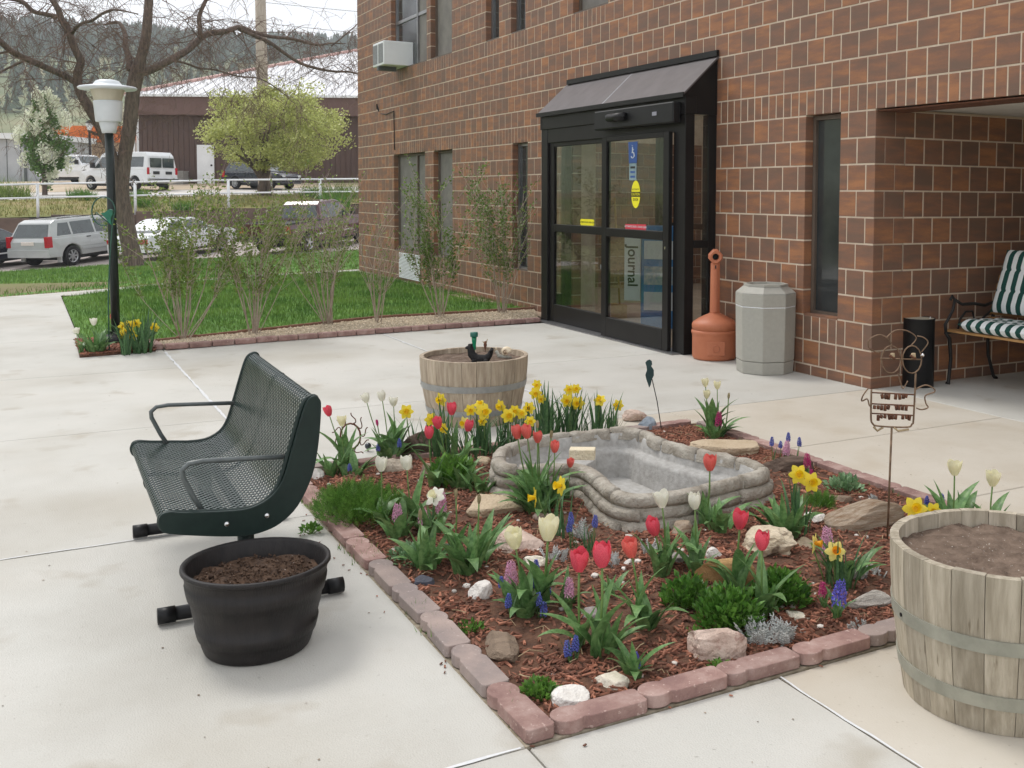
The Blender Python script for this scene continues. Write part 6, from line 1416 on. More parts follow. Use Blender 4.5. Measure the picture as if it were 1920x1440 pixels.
# ------------------------------------------------------------------ gravel bed, lamp, shrubs along the lawn
random.seed(9)
fr_ = [Vector((-4.60, -4.42)), Vector((-4.74, -3.39)), Vector((-4.9, -1.8)), Vector((-4.97, -.45))]
bk_ = [Vector((-5.06, -4.46)), Vector((-5.42, -3.46)), Vector((-6.0, -2.05)), Vector((-6.08, -.0))]
gv = thing('gravel_bed', 'narrow bed of pale gravel in front of the lawn', 'gravel bed', (-5.2, -2.4, 0)); GO = Vector(gv.location)
gm = MB(); gm.grid([[Vector((p.x-GO.x, p.y-GO.y, .022)) for p in fr_], [Vector((p.x-GO.x, p.y-GO.y, .026)) for p in bk_]]); part(gv, 'gravel_base', gm, M['gravel_base'])
pb = MB()
for _ in range(5200):
    j = rnd(0, 2.999); i = int(j); A = fr_[i].lerp(fr_[i+1], j-i); B = bk_[i].lerp(bk_[i+1], j-i); p = A.lerp(B, rnd(.03, .97)); r_ = rnd(.006, .016); a = rnd(0, 6)
    vs = [Vector((p.x-GO.x+r_*math.cos(a+k*1.571)*rnd(.7, 1.2), p.y-GO.y+r_*math.sin(a+k*1.571)*rnd(.7, 1.2), .026)) for k in range(4)]+[Vector((p.x-GO.x, p.y-GO.y, .026+r_*rnd(.6, 1.1)))]
    pb.add(vs, [(0, 1, 4), (1, 2, 4), (2, 3, 4), (3, 0, 4)])
tag(link('gravel', pb.mesh('gravel'), M['gravel'], gv), kind='stuff')
ge = thing('gravel_edging', 'row of dull red edging bricks between the gravel and the concrete', 'edging', (-4.8, -2.4, 0)); GE = Vector(ge.location)
bme = MB().box(-.096, .096, -.04, .04, 0, .052).mesh('brick'); bme.materials.append(M['paver_red'])
def brick_row(P, off=0., t=None, z=.0, me=bme):
    for a, b in zip(P[:-1], P[1:]):
        L_ = (b-a).length; n = max(1, round(L_/.2)); an_ = math.atan2((b-a).y, (b-a).x)
        for k in range(n):
            p = a.lerp(b, (k+.5)/n); link('brick', me, None, t, loc=(p.x-GE.x, p.y-GE.y, z+rnd(0, .006)), rot=(0, 0, an_+rnd(-.02, .02)), scl=(L_/n/.2, 1, 1), bevel=.01)
brick_row(fr_, t=ge); brick_row([Vector((-4.62, -4.46)), Vector((-5.06, -4.5))], t=ge)
ge2 = thing('lawn_edging', 'thin brown edging strip between the gravel and the lawn', 'edging', (-4.8, -2.4, 0))
b2 = MB().box(-.098, .098, -.018, .018, 0, .05).mesh('brick'); b2.materials.append(mk('edge_brown', s(120, 86, 70), s(140, 104, 86), scale=10, rough=.9))
brick_row(bk_, t=ge2, me=b2)
# mulch round the lamp
mp_ = [(-4.45, -5.12), (-4.55, -4.5), (-5.04, -4.52), (-5.5, -4.66), (-5.62, -5.1)]
lm = thing('lamp_bed', 'small corner patch of red mulch around the lamp post', 'flower bed', (-5, -4.8, 0)); LMO = Vector(lm.location)
part(lm, 'mulch', MB().prism([(p[0]-LMO.x, p[1]-LMO.y) for p in mp_][::-1], .002, .022), M['mulch_base'])
ck = MB(); n = 0
while n < 1500:
    x, y = rnd(-5.62, -4.45), rnd(-5.1, -4.5)
    if not inside(mp_, x, y): continue
    n += 1; l, w_, h = rnd(.01, .028), rnd(.004, .009), rnd(.002, .005)
    R_ = Matrix.Translation((x-LMO.x, y-LMO.y, .024+rnd(0, .006))) @ Euler((rnd(-.3, .3), rnd(-.3, .3), rnd(0, 6.28))).to_matrix().to_4x4(); ck.box(-l, l, -w_, w_, -h, h, R_)
tag(link('wood_chips', ck.mesh('wood_chips'), M['chip'], lm), kind='stuff')
part(lm, 'paver', MB().box(-.35, .1, .15, .25, .003, .06), M['concrete_tan'], bevel=.008)
# lamp post
lb = gp(218, 646); lp = thing('lamp_post', 'green black lamp post with white flying saucer shaped head', 'lamp post', (lb.x, lb.y, .02)); top = over(lb, 204.5, 252)-lb
part(lp, 'base', MB().lathe([(.12, 0), (.128, .01), (.128, .04), (.1, .07), (.055, .09), (.045, .11)], 28), M['black_metal'], True)
GP = mk('lamp_green', s(20, 30, 28), s(28, 40, 36), scale=8, rough=.4)
part(lp, 'pole', MB().tube([Vector((0, 0, .08)), top*.5+Vector((0, 0, .04)), top], [.04, .039, .038], 20), GP, True)
ax = (top-Vector((0, 0, .08))).normalized(); LM4 = Matrix.Translation(top) @ ax.to_track_quat('Z', 'Y').to_matrix().to_4x4() @ Matrix.Scale(.84, 4)
WHL = mk('lamp_white', s(206, 212, 216), s(220, 225, 228), scale=4, rough=.35)
part(lp, 'neck', MB().lathe([(.07, -.01), (.085, .05), (.1, .11), (.1, .135)], 32, LM4), WHL, True)
part(lp, 'housing', MB().lathe([(.128, .115), (.135, .125), (.15, .33), (.152, .345), (.14, .352)], 32, LM4), WHL, True)
part(lp, 'lens', MB().lathe([(.14, .35), (.16, .42), (.178, .475)], 32, LM4, cap=False), mk('amber_lens', s(190, 184, 164), s(204, 198, 180), scale=5, rough=.3), True)
part(lp, 'shade', MB().lathe([(.02, .47), (.29, .475), (.302, .484), (.304, .496), (.29, .506), (.2, .522), (.15, .53), (.14, .545), (.118, .572), (.085, .584), (.001, .586)], 48, LM4, cap=False), WHL, True)
# garden hook with a green bird beside the lamp
hb = gp(205, 663); hb.z = .02
hk = thing('garden_hook', 'thin green wire shepherd hook with a bird beside the lamp post', 'garden stake', hb)
GW = mk('green_wire', s(40, 78, 66), s(54, 92, 80), scale=20, rough=.5)
P = [(205, 663), (203, 560), (206, 480), (210, 430), (212, 412)]+[(194+22*math.cos(a*.35), 396+27*math.sin(a*.35)) for a in range(0, -16, -1)]+[(180, 398), (178, 403)]
part(hk, 'rod', MB().tube([over(hb, u, v)-hb for u, v in P], .006, 6), GW, True)
bp_ = [(190, 400), (198, 398), (206, 392), (212, 394), (212, 402), (208, 410), (210, 422), (204, 416), (198, 408)]
A = [over(hb, u, v)-hb for u, v in bp_]; n = len(A); bm_ = MB(); bm_.add([p-DH*.012 for p in A]+[p+DH*.012 for p in A], [tuple(range(n)), tuple(range(2*n-1, n-1, -1))]+[(i, n+i, n+(i+1) % n, (i+1) % n) for i in range(n)])
part(hk, 'bird', bm_, mk('bird_green', s(30, 96, 76), s(44, 116, 92), scale=20, rough=.4))
for lb_, u, v, ub, vb, sz in (('lamp bed daffodil at the top left of its cluster', 232, 612, 238, 655, 1.1), ('lamp bed daffodil at the top right of its cluster', 243, 610, 242, 655, 1.1), ('lamp bed daffodil in the middle of its cluster', 238, 622, 240, 657, 1.2), ('lamp bed daffodil at the lower right of its cluster', 246, 630, 245, 657, 1.15), ('lamp bed daffodil at the lower left of its cluster', 230, 628, 236, 657, 1.1), ('single daffodil above the dark leaf tuft by the lamp', 256, 606, 258, 655, .9), ('rightmost daffodil of the lamp bed', 290, 614, 280, 655, 1.)):
    daffodil(lb_, u, v, ub, vb, sz*1.2, nl=4, group='daffodils round the lamp post')
tulip('left white tulip in the lamp bed', 144, 621, 152, 662, W_, .95, .5, group='tulips round the lamp post'); tulip('right white tulip in the lamp bed', 176, 603, 182, 660, W_, 1., .5, nl=6, group='tulips round the lamp post'); tulip('lone orange red tulip behind the lamp post', 210, 594, 205, 640, C_, .9, group='tulips round the lamp post')
clump('dark strap leaf tuft right of the lamp post', 266, 656, 34, .36, DL, 'leaf clumps round the lamp post', spread=.09); clump('pale green leaf clump left of the lamp post', 182, 660, 12, .26, TL, 'leaf clumps round the lamp post', spread=.07); clump('dark strap leaves under the lamp bed daffodils', 240, 660, 16, .3, DL, 'leaf clumps round the lamp post', spread=.07)

# shrubs: fans of pale stems with young leaves
def shrub(label, loc, h, spread, nst, nlf, lm_, seed, leafy=.35, lsz=.029):
    random.seed(seed); t = thing('shrub', label, 'shrub', (loc[0], loc[1], .02), 0., 'shrubs along the lawn'); br = MB(); lf = MB()
    def leaf(p):
        d_ = Vector((rnd(-1, 1), rnd(-1, 1), rnd(-.2, 1))).normalized(); sd = d_.orthogonal().normalized(); L_ = lsz*rnd(.6, 1.3); w_ = L_*.36
        lf.add([p, p+d_*L_*.5+sd*w_, p+d_*L_, p+d_*L_*.5-sd*w_], [(0, 1, 2, 3)])
    tips = []
    for k in range(nst):
        a = rnd(0, 6.28); r0 = rnd(.0, .06); out = spread*rnd(.15, 1.)*(1. if k % 3 else .5); H = h*rnd(.55, 1.05); pts = []
        w1, w2 = rnd(-.09, .09), rnd(-.09, .09)
        for q in range(7):
            f = q/6; pts.append(Vector((r0*math.cos(a)+out*math.cos(a)*f**.95+w1*math.sin(f*5), r0*math.sin(a)+out*math.sin(a)*f**.95+w2*math.sin(f*4), H*f**.92)))
        r_ = rnd(.004, .0085); br.tube(pts, [r_*(1-.72*q/6) for q in range(7)], 5, False)
        for b_ in range(rnd(0, 1) > .2 and 13 or 8):
            f = rnd(.25, .92); i = int(f*6); p0 = pts[i].lerp(pts[min(6, i+1)], f*6-i); az = a+rnd(-1.3, 1.3); L_ = H*rnd(.14, .42); d_ = Vector((math.cos(az)*rnd(.2, .7), math.sin(az)*rnd(.2, .7), rnd(.5, 1.))).normalized()
            p1 = p0+d_*L_*.5+Vector((rnd(-.02, .02), rnd(-.02, .02), 0)); p2 = p0+d_*L_+Vector((rnd(-.05, .05), rnd(-.05, .05), .02)); br.tube([p0, p1, p2], [r_*.45, r_*.3, .0015], 4, False); tips.append((p0, p1, p2))
        tips.append((pts[4], pts[5], pts[6]))
    for _ in range(nlf):
        p0, p1, p2 = random.choice(tips); f = rnd(0, 1); p = p0.lerp(p1, f*2) if f < .5 else p1.lerp(p2, f*2-1)
        if p.z < h*leafy and random.random() < .85: continue
        leaf(p+Vector((rnd(-.03, .03), rnd(-.03, .03), rnd(-.02, .03))))
    part(t, 'branches', br, M['shrub_bark']); part(t, 'foliage', lf, lm_)
SH = [(-5.15, -4.19), (-5.2, -3.52), (-5.66, -2.66), (-5.66, -2.13), (-5.8, -1.32), (-5.9, -.5)]
shrub('leafing shrub nearest to the lamp post', SH[0], 1.38, 0.76, 16, 4656, M['shrub_leaf'], 101, .3)
shrub('second leafing shrub from the lamp post', SH[1], 1.4, 0.68, 14, 3000, M['shrub_leaf'], 102, .3)
shrub('third leafing shrub from the lamp post, thick at its base', SH[2], 1.42, 0.68, 17, 2250, M['shrub_leaf'], 103, .3)
shrub('almost bare small shrub in the middle of the row', SH[3], 1.25, 0.42, 7, 216, M['shrub_leaf'], 104, .3)
shrub('leafy shrub in front of the lower left window', SH[4], 1.5, 0.52, 11, 3570, M['yew_leaf'], 105, .18)
shrub('greenest shrub next to the entrance vestibule', SH[5], 1.5, 0.52, 13, 3150, M['yew_leaf'], 106, .08)
# ------------------------------------------------------------------ parked vehicles
random.seed(31)
def carpaint(nm, c1, c2): return mk(nm, c1, c2, scale=2, rough=.25, spec=.5, coat=.6)
TYRE = mk('tyre', s(28, 28, 29), s(38, 37, 37), scale=20, rough=.85); RIM = mk('rim', s(176, 178, 180), s(196, 198, 200), scale=4, rough=.3, metal=.7)
REDL = mk('red_lens', s(170, 24, 36), s(190, 40, 50), scale=20, rough=.15); AMB = mk('amber', s(214, 130, 50), s(224, 150, 70), scale=20, rough=.2); CLR = mk('clear_lens', s(214, 218, 220), s(228, 230, 232), scale=20, rough=.1); BLKP = mk('trim', s(34, 35, 36), s(44, 45, 46), scale=9, rough=.6); PLATE = mk('plate', s(222, 206, 200), s(232, 222, 216), scale=20, rough=.5)
def arch(xw, r_, zc=.33, n=9): return [(xw+r_*math.cos(math.pi*k/(n-1)), max(.24, zc+r_*math.sin(math.pi*k/(n-1)))) for k in range(n)]
def slabx(pts, hw):                                       # polygon in x-z, half width from hw(z)
    m_ = MB(); n = len(pts); m_.add([(x, -hw(z), z) for x, z in pts]+[(x, hw(z), z) for x, z in pts], [tuple(range(n)), tuple(range(2*n-1, n-1, -1))]+[(i, n+i, n+(i+1) % n, (i+1) % n) for i in range(n)]); return m_
def vehicle(name, label, cat, loc, rotz, sc, sp, group='vehicles'):
    t = thing(name, label, cat, loc, rotz, group); t.scale = (sc, sc, sc); W = sp['W']/2; P = sp['paint']; wr = sp.get('wr', .33)
    lower = sp['top']; wf, wb = sp['wf'], sp['wb']; zs = sp.get('sill', .27)
    prof = lower+arch(wf, wr+.075, wr)+arch(wb, wr+.075, wr)
    part(t, 'body', slabx(prof, lambda z: W-.035*max(0, (.62-z)/.4)-.05*max(0, (z-.75)/.4)), P, bevel=.035, seg=3)
    for cab in sp['cab']:
        pts, z0, z1, h0, h1 = cab['pts'], cab['z0'], cab['z1'], cab['h0'], cab['h1']; hw = lambda z: h0+(h1-h0)*(z-z0)/(z1-z0)
        cb_ = part(t, 'cabin', slabx(pts, hw), P, bevel=.04, seg=3)
        for wpts in cab['win']:
            for sg_ in (-1, 1):
                m_ = MB(); n = len(wpts); q = [(x, sg_*(hw(z)+.004), z) for x, z in wpts]; q2 = [(x, sg_*(hw(z)-.01), z) for x, z in wpts]; m_.add(q+q2, [tuple(range(n)) if sg_ < 0 else tuple(range(n-1, -1, -1))]+[(i, (i+1) % n, n+(i+1) % n, n+i) for i in range(n)]); part(t, 'side_window', m_, M['car_glass'])
        for nm, (xa, za), (xb, zb), w0, w1 in cab['glass']:
            d_ = Vector((zb-za, 0, -(xb-xa))).normalized()*.006*(-1 if nm == 'rear_window' else 1); d_ = Vector((abs(d_.x)*(1 if nm == 'windscreen' else -1), 0, abs(d_.z)))
            m_ = MB(); q = [Vector((xa, -w0, za))+d_, Vector((xa, w0, za))+d_, Vector((xb, w1, zb))+d_, Vector((xb, -w1, zb))+d_]; m_.add(q+[p-d_*3 for p in q], [(0, 1, 2, 3), (0, 4, 5, 1), (1, 5, 6, 2), (2, 6, 7, 3), (3, 7, 4, 0)]); part(t, nm, m_, M['car_glass'])
    for xw in (wf, wb):
        for sg_ in (-1, 1):
            A = Matrix.Translation((xw, sg_*(W-.1), wr)) @ Matrix.Rotation(-sg_*math.pi/2, 4, 'X')
            wh = part(t, 'wheel', MB().lathe([(wr*.62, -.1), (wr*.93, -.1), (wr, -.07), (wr, .07), (wr*.93, .1), (wr*.64, .1)], 28, A, cap=False), TYRE, True)
            part(wh, 'rim', MB().lathe([(wr*.66, .06), (wr*.66, .095), (wr*.6, .092), (wr*.56, .06)], 28, A, cap=False), RIM, True)
            part(wh, 'brake_disc', MB().lathe([(.0001, .03), (wr*.64, .03)], 20, A, cap=False), BLKP)
            sp_ = MB()
            for k in range(sp.get('spokes', 7)):
                B = A @ Matrix.Rotation(2*math.pi*k/sp.get('spokes', 7), 4, 'Z'); sp_.box(.02, wr*.6, -.028, .028, .05, .088, B)
            sp_.lathe([(.07, .05), (.07, .092), (.001, .094)], 14, A, cap=False); part(wh, 'spokes', sp_, RIM)
    part(t, 'underbody', MB().box(wb-.35, wf+.3, -W+.12, W-.12, .22, .5), BLKP)
    for nm, x0, x1, y0, y1, z0, z1, mt in sp['bits']:
        for sg_ in ((-1, 1) if y0 > 0 else (0,)):
            ya, yb = (sorted((sg_*y0, sg_*y1)) if sg_ else (y0, y1)); part(t, nm, MB().box(x0, x1, ya, yb, z0, z1), mt, bevel=.012)
    return t
silver_p = carpaint('silver_paint', s(172, 174, 174), s(182, 184, 184)); white_p = carpaint('white_paint_car', s(222, 224, 226), s(232, 234, 236)); maroon_p = carpaint('maroon_paint', s(78, 38, 42), s(90, 48, 52)); dark_p = carpaint('dark_paint', s(34, 38, 48), s(46, 50, 60))
def bumpers(L0, L1, W, z0, z1, mt): return [('rear_bumper', L0-.04, L0+.12, -W+.03, W-.03, z0, z1, mt), ('front_bumper', L1-.12, L1+.04, -W+.05, W-.05, z0, z1, mt)]
SUV = dict(W=1.74, paint=silver_p, wf=1.28, wb=-1.25, wr=.33, top=[(-2.14, .36), (-2.2, .5), (-2.18, .86), (-2.1, .98), (.9, .99), (1.9, .9), (2.14, .74), (2.18, .5), (2.1, .3)],
  cab=[dict(pts=[(-2.1, .96), (-1.86, 1.46), (-1.66, 1.55), (.2, 1.56), (.42, 1.5), (1.22, .97)], z0=.96, z1=1.56, h0=.83, h1=.64,
    win=[[(-1.78, 1.04), (-1.2, 1.04), (-1.2, 1.44), (-1.6, 1.44)], [(-1.12, 1.04), (-.22, 1.03), (-.22, 1.46), (-1.12, 1.45)], [(-.14, 1.03), (.9, 1.02), (.34, 1.44), (-.14, 1.46)]],
    glass=[('rear_window', (-2.085, 1.0), (-1.89, 1.42), .72, .6), ('windscreen', (1.16, 1.02), (.48, 1.47), .74, .6)])],
  bits=bumpers(-2.18, 2.16, .87, .36, .62, silver_p)+[('tail_light', -2.215, -2.02, .7, .855, .68, 1.04, REDL), ('head_light', 1.98, 2.15, .55, .8, .66, .8, CLR), ('licence_plate', -2.206, -2.19, -.26, .26, .76, .88, PLATE), ('roof_rail', -1.5, .2, .56, .59, 1.575, 1.6, BLKP), ('door_handle', -.62, -.44, .855, .875, .9, .935, BLKP), ('door_handle', .34, .52, .855, .875, .9, .935, BLKP), ('side_moulding', -.85, .9, .868, .882, .5, .58, silver_p), ('mirror', .86, 1.0, .84, .98, 1.02, 1.14, BLKP), ('mud_flap', -1.72, -1.68, .66, .84, .16, .4, silver_p)])
SED = dict(W=1.78, paint=white_p, wf=1.4, wb=-1.35, wr=.31, top=[(-2.4, .36), (-2.45, .5), (-2.42, .86), (-2.3, .94), (.9, .96), (2.1, .84), (2.38, .7), (2.42, .45), (2.3, .28)],
  cab=[dict(pts=[(-1.75, .92), (-1.05, 1.36), (-.8, 1.42), (.2, 1.42), (.4, 1.38), (1.2, .93)], z0=.92, z1=1.42, h0=.82, h1=.62, win=[[(-1.4, .98), (-.45, .98), (-.45, 1.34), (-.98, 1.32)], [(-.37, .98), (.95, .97), (.34, 1.33), (-.37, 1.35)]], glass=[('rear_window', (-1.66, .97), (-1.1, 1.32), .7, .58), ('windscreen', (1.12, .97), (.46, 1.35), .72, .58)])],
  bits=bumpers(-2.42, 2.38, .88, .36, .6, white_p)+[('tail_light', -2.46, -2.3, .5, .86, .66, .82, REDL), ('head_light', 2.2, 2.38, .5, .8, .6, .72, CLR), ('door_handle', -.6, -.44, .865, .885, .82, .85, white_p), ('mirror', .8, .95, .84, .96, .95, 1.05, white_p), ('side_moulding', -.9, .95, .872, .886, .5, .56, CLR)])
TRK = dict(W=1.95, paint=maroon_p, wf=1.75, wb=-1.6, wr=.37, spokes=5, top=[(-2.75, .5), (-2.76, .95), (-2.7, 1.06), (-.62, 1.06), (-.6, 1.08), (1.3, 1.1), (2.4, 1.04), (2.6, .92), (2.64, .6), (2.55, .42)],
  cab=[dict(pts=[(-.75, 1.06), (-.62, 1.6), (-.45, 1.72), (.5, 1.74), (.7, 1.68), (1.4, 1.08)], z0=1.06, z1=1.74, h0=.88, h1=.7, win=[[(-.55, 1.14), (-.2, 1.14), (-.2, 1.6), (-.48, 1.58)], [(-.12, 1.14), (1.1, 1.13), (.6, 1.6), (-.12, 1.62)]], glass=[('rear_window', (-.735, 1.16), (-.64, 1.58), .74, .66), ('windscreen', (1.34, 1.12), (.76, 1.64), .8, .66)])],
  bits=[('rear_bumper', -2.86, -2.72, -.92, .92, .5, .68, BLKP), ('front_bumper', 2.56, 2.7, -.92, .92, .45, .66, CLR), ('tail_light', -2.775, -2.66, .82, .965, .86, 1.04, REDL), ('turn_light', -2.776, -2.66, .82, .966, .74, .85, AMB), ('head_light', 2.5, 2.655, .6, .9, .8, .95, CLR), ('mirror', 1.0, 1.16, .92, 1.12, 1.16, 1.36, BLKP), ('bed_floor', -2.6, -.8, -.78, .78, 1.062, 1.07, BLKP), ('bed_rail', -2.7, -.7, .86, .94, 1.06, 1.11, BLKP), ('chrome_strip', -1.15, 1.25, .972, .984, .58, .64, M['chrome']), ('tail_gate', -2.775, -2.74, -.8, .8, .72, 1.12, maroon_p)])
HEAD = math.atan2(.73, -.68); F_ = Vector((math.cos(HEAD), math.sin(HEAD), 0)); Lf = Vector((-F_.y, F_.x, 0))
def park(name, label, cat, u, v, sp, sc=.9):
    w_ = onlot(u, v); p = w_+F_*(-sp['wb'])*sc+Lf*(sp['W']/2-.1)*sc; return vehicle(name, label, cat, (p.x, p.y, zlot(p.x, p.y)+.0), HEAD, sc, sp, 'cars parked in the lower car park')
v_ = park('parked_car', 'silver estate car with roof rails at the left of the car park', 'car', 135, 498, SUV, 1.0)
park('parked_car', 'white sedan hidden behind the leafing shrubs', 'car', 318, 487, SED, .95)
park('pickup_truck', 'dark maroon pickup truck near the corner of the brick building', 'truck', 578, 474, TRK, 1.)
park('parked_car', 'dark blue car cut off by the left edge', 'car', -62, 512, dict(SED, paint=dark_p, bits=[b if b[7] is not white_p else b[:7]+(dark_p,) for b in SED['bits']]), .92)
for o in bpy.data.objects:
    if o.type == 'EMPTY' and o.get('group') == 'cars parked in the lower car park': o.rotation_euler = (math.atan(.0608*Lf.y-.025*Lf.x), -math.atan(.0608*F_.y-.025*F_.x), HEAD)
# above the bank
Rh = Vector((RX.x, RX.y, 0)).normalized()
def local(u):
    k = ray(u, 350); dl = Vector((k.x, k.y, 0)).normalized(); return dl, Vector((dl.y, -dl.x, 0))
def up_at(u, D): p = dp(u, 350, D); q, t = qt(p.x, p.y); return Vector((p.x, p.y, zroad(q, t)+.01))
VAN = dict(W=2.0, paint=white_p, wf=1.75, wb=-1.75, wr=.36, spokes=6, top=[(-2.7, .45), (-2.74, .6), (-2.72, 1.15), (1.75, 1.15), (2.55, 1.02), (2.7, .8), (2.7, .45), (2.55, .38)],
  cab=[dict(pts=[(-2.7, 1.1), (-2.62, 1.85), (-2.45, 2.06), (.7, 2.08), (.95, 2.0), (1.75, 1.12)], z0=1.1, z1=2.08, h0=.97, h1=.8, win=[[(-2.4, 1.25), (-1.35, 1.25), (-1.35, 1.8), (-2.36, 1.8)], [(-1.2, 1.25), (.0, 1.25), (.0, 1.8), (-1.2, 1.8)], [(.2, 1.2), (1.4, 1.2), (.95, 1.8), (.2, 1.8)]],
    glass=[('windscreen', (1.7, 1.18), (1.02, 1.94), .86, .74)])],
  bits=[('rear_bumper', -2.84, -2.7, -.95, .95, .45, .64, M['chrome']), ('front_bumper', 2.66, 2.8, -.95, .95, .45, .62, M['chrome']), ('tail_light', -2.755, -2.7, .84, .97, .85, 1.22, REDL), ('rear_window', -2.75, -2.66, .06, .74, 1.22, 1.74, M['car_glass']), ('licence_plate', -2.765, -2.73, .2, .6, .86, 1.02, BLKP), ('mirror', 1.35, 1.5, .98, 1.2, 1.2, 1.5, BLKP), ('head_light', 2.6, 2.72, .6, .9, .72, .9, CLR), ('door_handle', -.1, .1, .985, 1.0, 1.05, 1.1, BLKP)])
p = up_at(240, 54); dl, rl = local(242); hv_ = -rl*.62+dl*.78; vehicle('van', 'white passenger van beside the brown metal building', 'van', p, math.atan2(hv_.y, hv_.x), .92, VAN, 'vehicles on the upper road')
PK = dict(TRK, paint=white_p, spokes=6, bits=[('front_bumper', 2.56, 2.72, -.92, .92, .45, .66, M['chrome']), ('rear_bumper', -2.86, -2.72, -.92, .92, .5, .68, M['chrome']), ('head_light', 2.58, 2.66, .6, .9, .72, .95, CLR), ('grille', 2.6, 2.67, -.55, .55, .7, .98, CLR), ('grille_bar', 2.66, 2.69, -.5, .5, .82, .87, BLKP), ('mirror', 1.0, 1.16, .92, 1.14, 1.16, 1.4, BLKP)])
p = up_at(150, 62); dl, rl = local(150); hv_ = -dl*.8+rl*.6; vehicle('pickup_truck', 'white pickup truck facing the camera left of the van', 'truck', p, math.atan2(hv_.y, hv_.x), .95, PK, 'vehicles on the upper road')
p = up_at(492, 54.5); dl, rl = local(492); hv_ = rl*.75-dl*.66; vehicle('parked_car', 'dark car parked behind the round green tree', 'car', p, math.atan2(hv_.y, hv_.x), .88, dict(SUV, paint=dark_p, bits=[b if b[7] is not silver_p else b[:7]+(dark_p,) for b in SUV['bits']]), 'vehicles on the upper road')

# ------------------------------------------------------------------ white rail fence
fp = [dp(70-183*1, 350, 40.2), dp(70, 345, 41), dp(253, 341, 42), dp(428, 337, 43), dp(600, 336, 44), dp(770, 336, 45)]
fe = thing('rail_fence', 'white two rail pipe fence along the top of the bank', 'fence', (*xy(39.2, -10), .5)); FO = Vector(fe.location)
fq = []
for p in [dp(-113, 349, 40.2), dp(70, 345, 41), dp(253, 341.5, 42), dp(428, 337.5, 43), dp(600, 336, 44), dp(775, 335, 45)]: fq.append(p)
for p in fq:
    q, t = qt(p.x, p.y); part(fe, 'post', MB().tube([Vector((p.x, p.y, zwalltop(t)-.1))-FO, p-FO], .055, 10), M['white_paint'], True)
for a, b in zip(fq[:-1], fq[1:]):
    part(fe, 'rail', MB().tube([a-FO, b-FO], .038, 8), M['white_paint'], True); o = Vector((0, 0, -.53)); part(fe, 'rail', MB().tube([a+o-FO, b+o-FO], .034, 8), M['white_paint'], True)

# ------------------------------------------------------------------ brown metal building
A, B = dp(262, 345, 61), dp(700, 341, 61); A.z = B.z = 1.75; ux = (B-A); ux.z = 0; ux.normalize(); uy = Vector((-ux.y, ux.x, 0)); uy = uy if uy.dot(DH) > 0 else -uy
mbld = thing('metal_building', 'low brown metal sided building with white ribbed hip roof', 'building', A); ANG = math.atan2(ux.y, ux.x); mbld.rotation_euler = (0, 0, ANG)
fl_ = 1 if (Matrix.Rotation(ANG, 4, 'Z') @ Vector((0, 1, 0))).dot(uy) > 0 else -1
brown = mk('brown_siding', s(84, 66, 60), s(92, 73, 66), scale=1, rough=.7); brown2 = mk('brown_fascia', s(104, 80, 74), s(112, 88, 82), scale=1, rough=.7)
LX, LY, HZ = 30., 24., 5.2
def mbox(nm, x0, x1, y0, y1, z0, z1, mt, **k): ya, yb = sorted((y0*fl_, y1*fl_)); return part(mbld, nm, MB().box(x0, x1, ya, yb, z0, z1), mt, **k)
mw = mbox('wall', 0, LX, 0, LY, -.8, HZ-1.1, brown)
for i in range(100): mbox('siding_rib', .15+i*.3, .19+i*.3, -.035, -.001, 0, HZ-1.15, brown).parent = mw
mbox('fascia', -.35, LX, -.5, LY, HZ-1.1, HZ-.08, brown2); mbox('gutter', -.45, LX, -.65, -.5, HZ-.08, HZ+.05, M['white_paint'])
rf = MB(); yy = lambda v: v*fl_; HR = 4.2
rf.add([(-.5, yy(-.6), HZ), (LX, yy(-.6), HZ), (LX, yy(LY/2), HZ+HR), (9.2, yy(LY/2), HZ+HR), (-.5, yy(LY+.6), HZ), (LX, yy(LY+.6), HZ)], [(0, 1, 2, 3), (0, 3, 4), (3, 2, 5, 4), (0, 4, 5, 1)])
roofw = mk('white_roof', s(214, 214, 216), s(228, 228, 230), scale=.5, rough=.45); ro = part(mbld, 'roof', rf, roofw)
for i in range(48):
    x = .2+i*.6; f = min(1., (x+.5)/9.7); y1 = -.6+(LY/2+.6)*f; z1 = HZ+HR*f; m_ = MB(); m_.tube([(x, yy(-.6), HZ+.03), (x, yy(y1), z1+.03)], .035, 4, False); part(ro, 'roof_rib', m_, roofw)
trim = mk('ridge_trim', s(190, 150, 142), s(204, 166, 158), scale=1, rough=.5); part(ro, 'ridge_cap', MB().tube([(-.5, yy(-.6), HZ+.06), (9.2, yy(LY/2), HZ+HR+.06), (LX, yy(LY/2), HZ+HR+.06)], .12, 6), trim)
def bx_at(u): 
    k = ray(u, 350); n_ = uy; return ((CAM+k*((A-CAM).dot(n_)/k.dot(n_)))-A).dot(ux)
d0, d1 = bx_at(371), bx_at(403); dr_ = mbox('door', d0, d1, -.07, -.036, .15, 2.42, M['white_paint']); mbox('door_handle', d1-.2, d1-.1, -.1, -.07, 1.2, 1.3, M['black_metal']).parent = dr_
mbox('side_annex', -1.1, -.02, 2, LY, -.8, HZ-1.2, M['white_paint'])
mbox('downspout', -.28, -.18, -.12, -.02, 0, HZ-1.1, M['white_paint'])
a0, a1 = bx_at(334), bx_at(359); acu = thing('condenser', 'grey square air conditioning condenser by the brown wall', 'condenser', A+ux*((a0+a1)/2)-uy*.7, ANG); w2 = (a1-a0)/2
gr_ = mk('condenser_grey', s(140, 138, 134), s(156, 154, 150), scale=9, rough=.6); part(acu, 'case', MB().box(-w2+.03, w2-.03, -w2+.03, w2-.03, 0, .84), gr_)
for k in range(10): part(acu, 'louvre', MB().box(-w2, w2, -w2, w2, .05+k*.08, .075+k*.08), gr_)
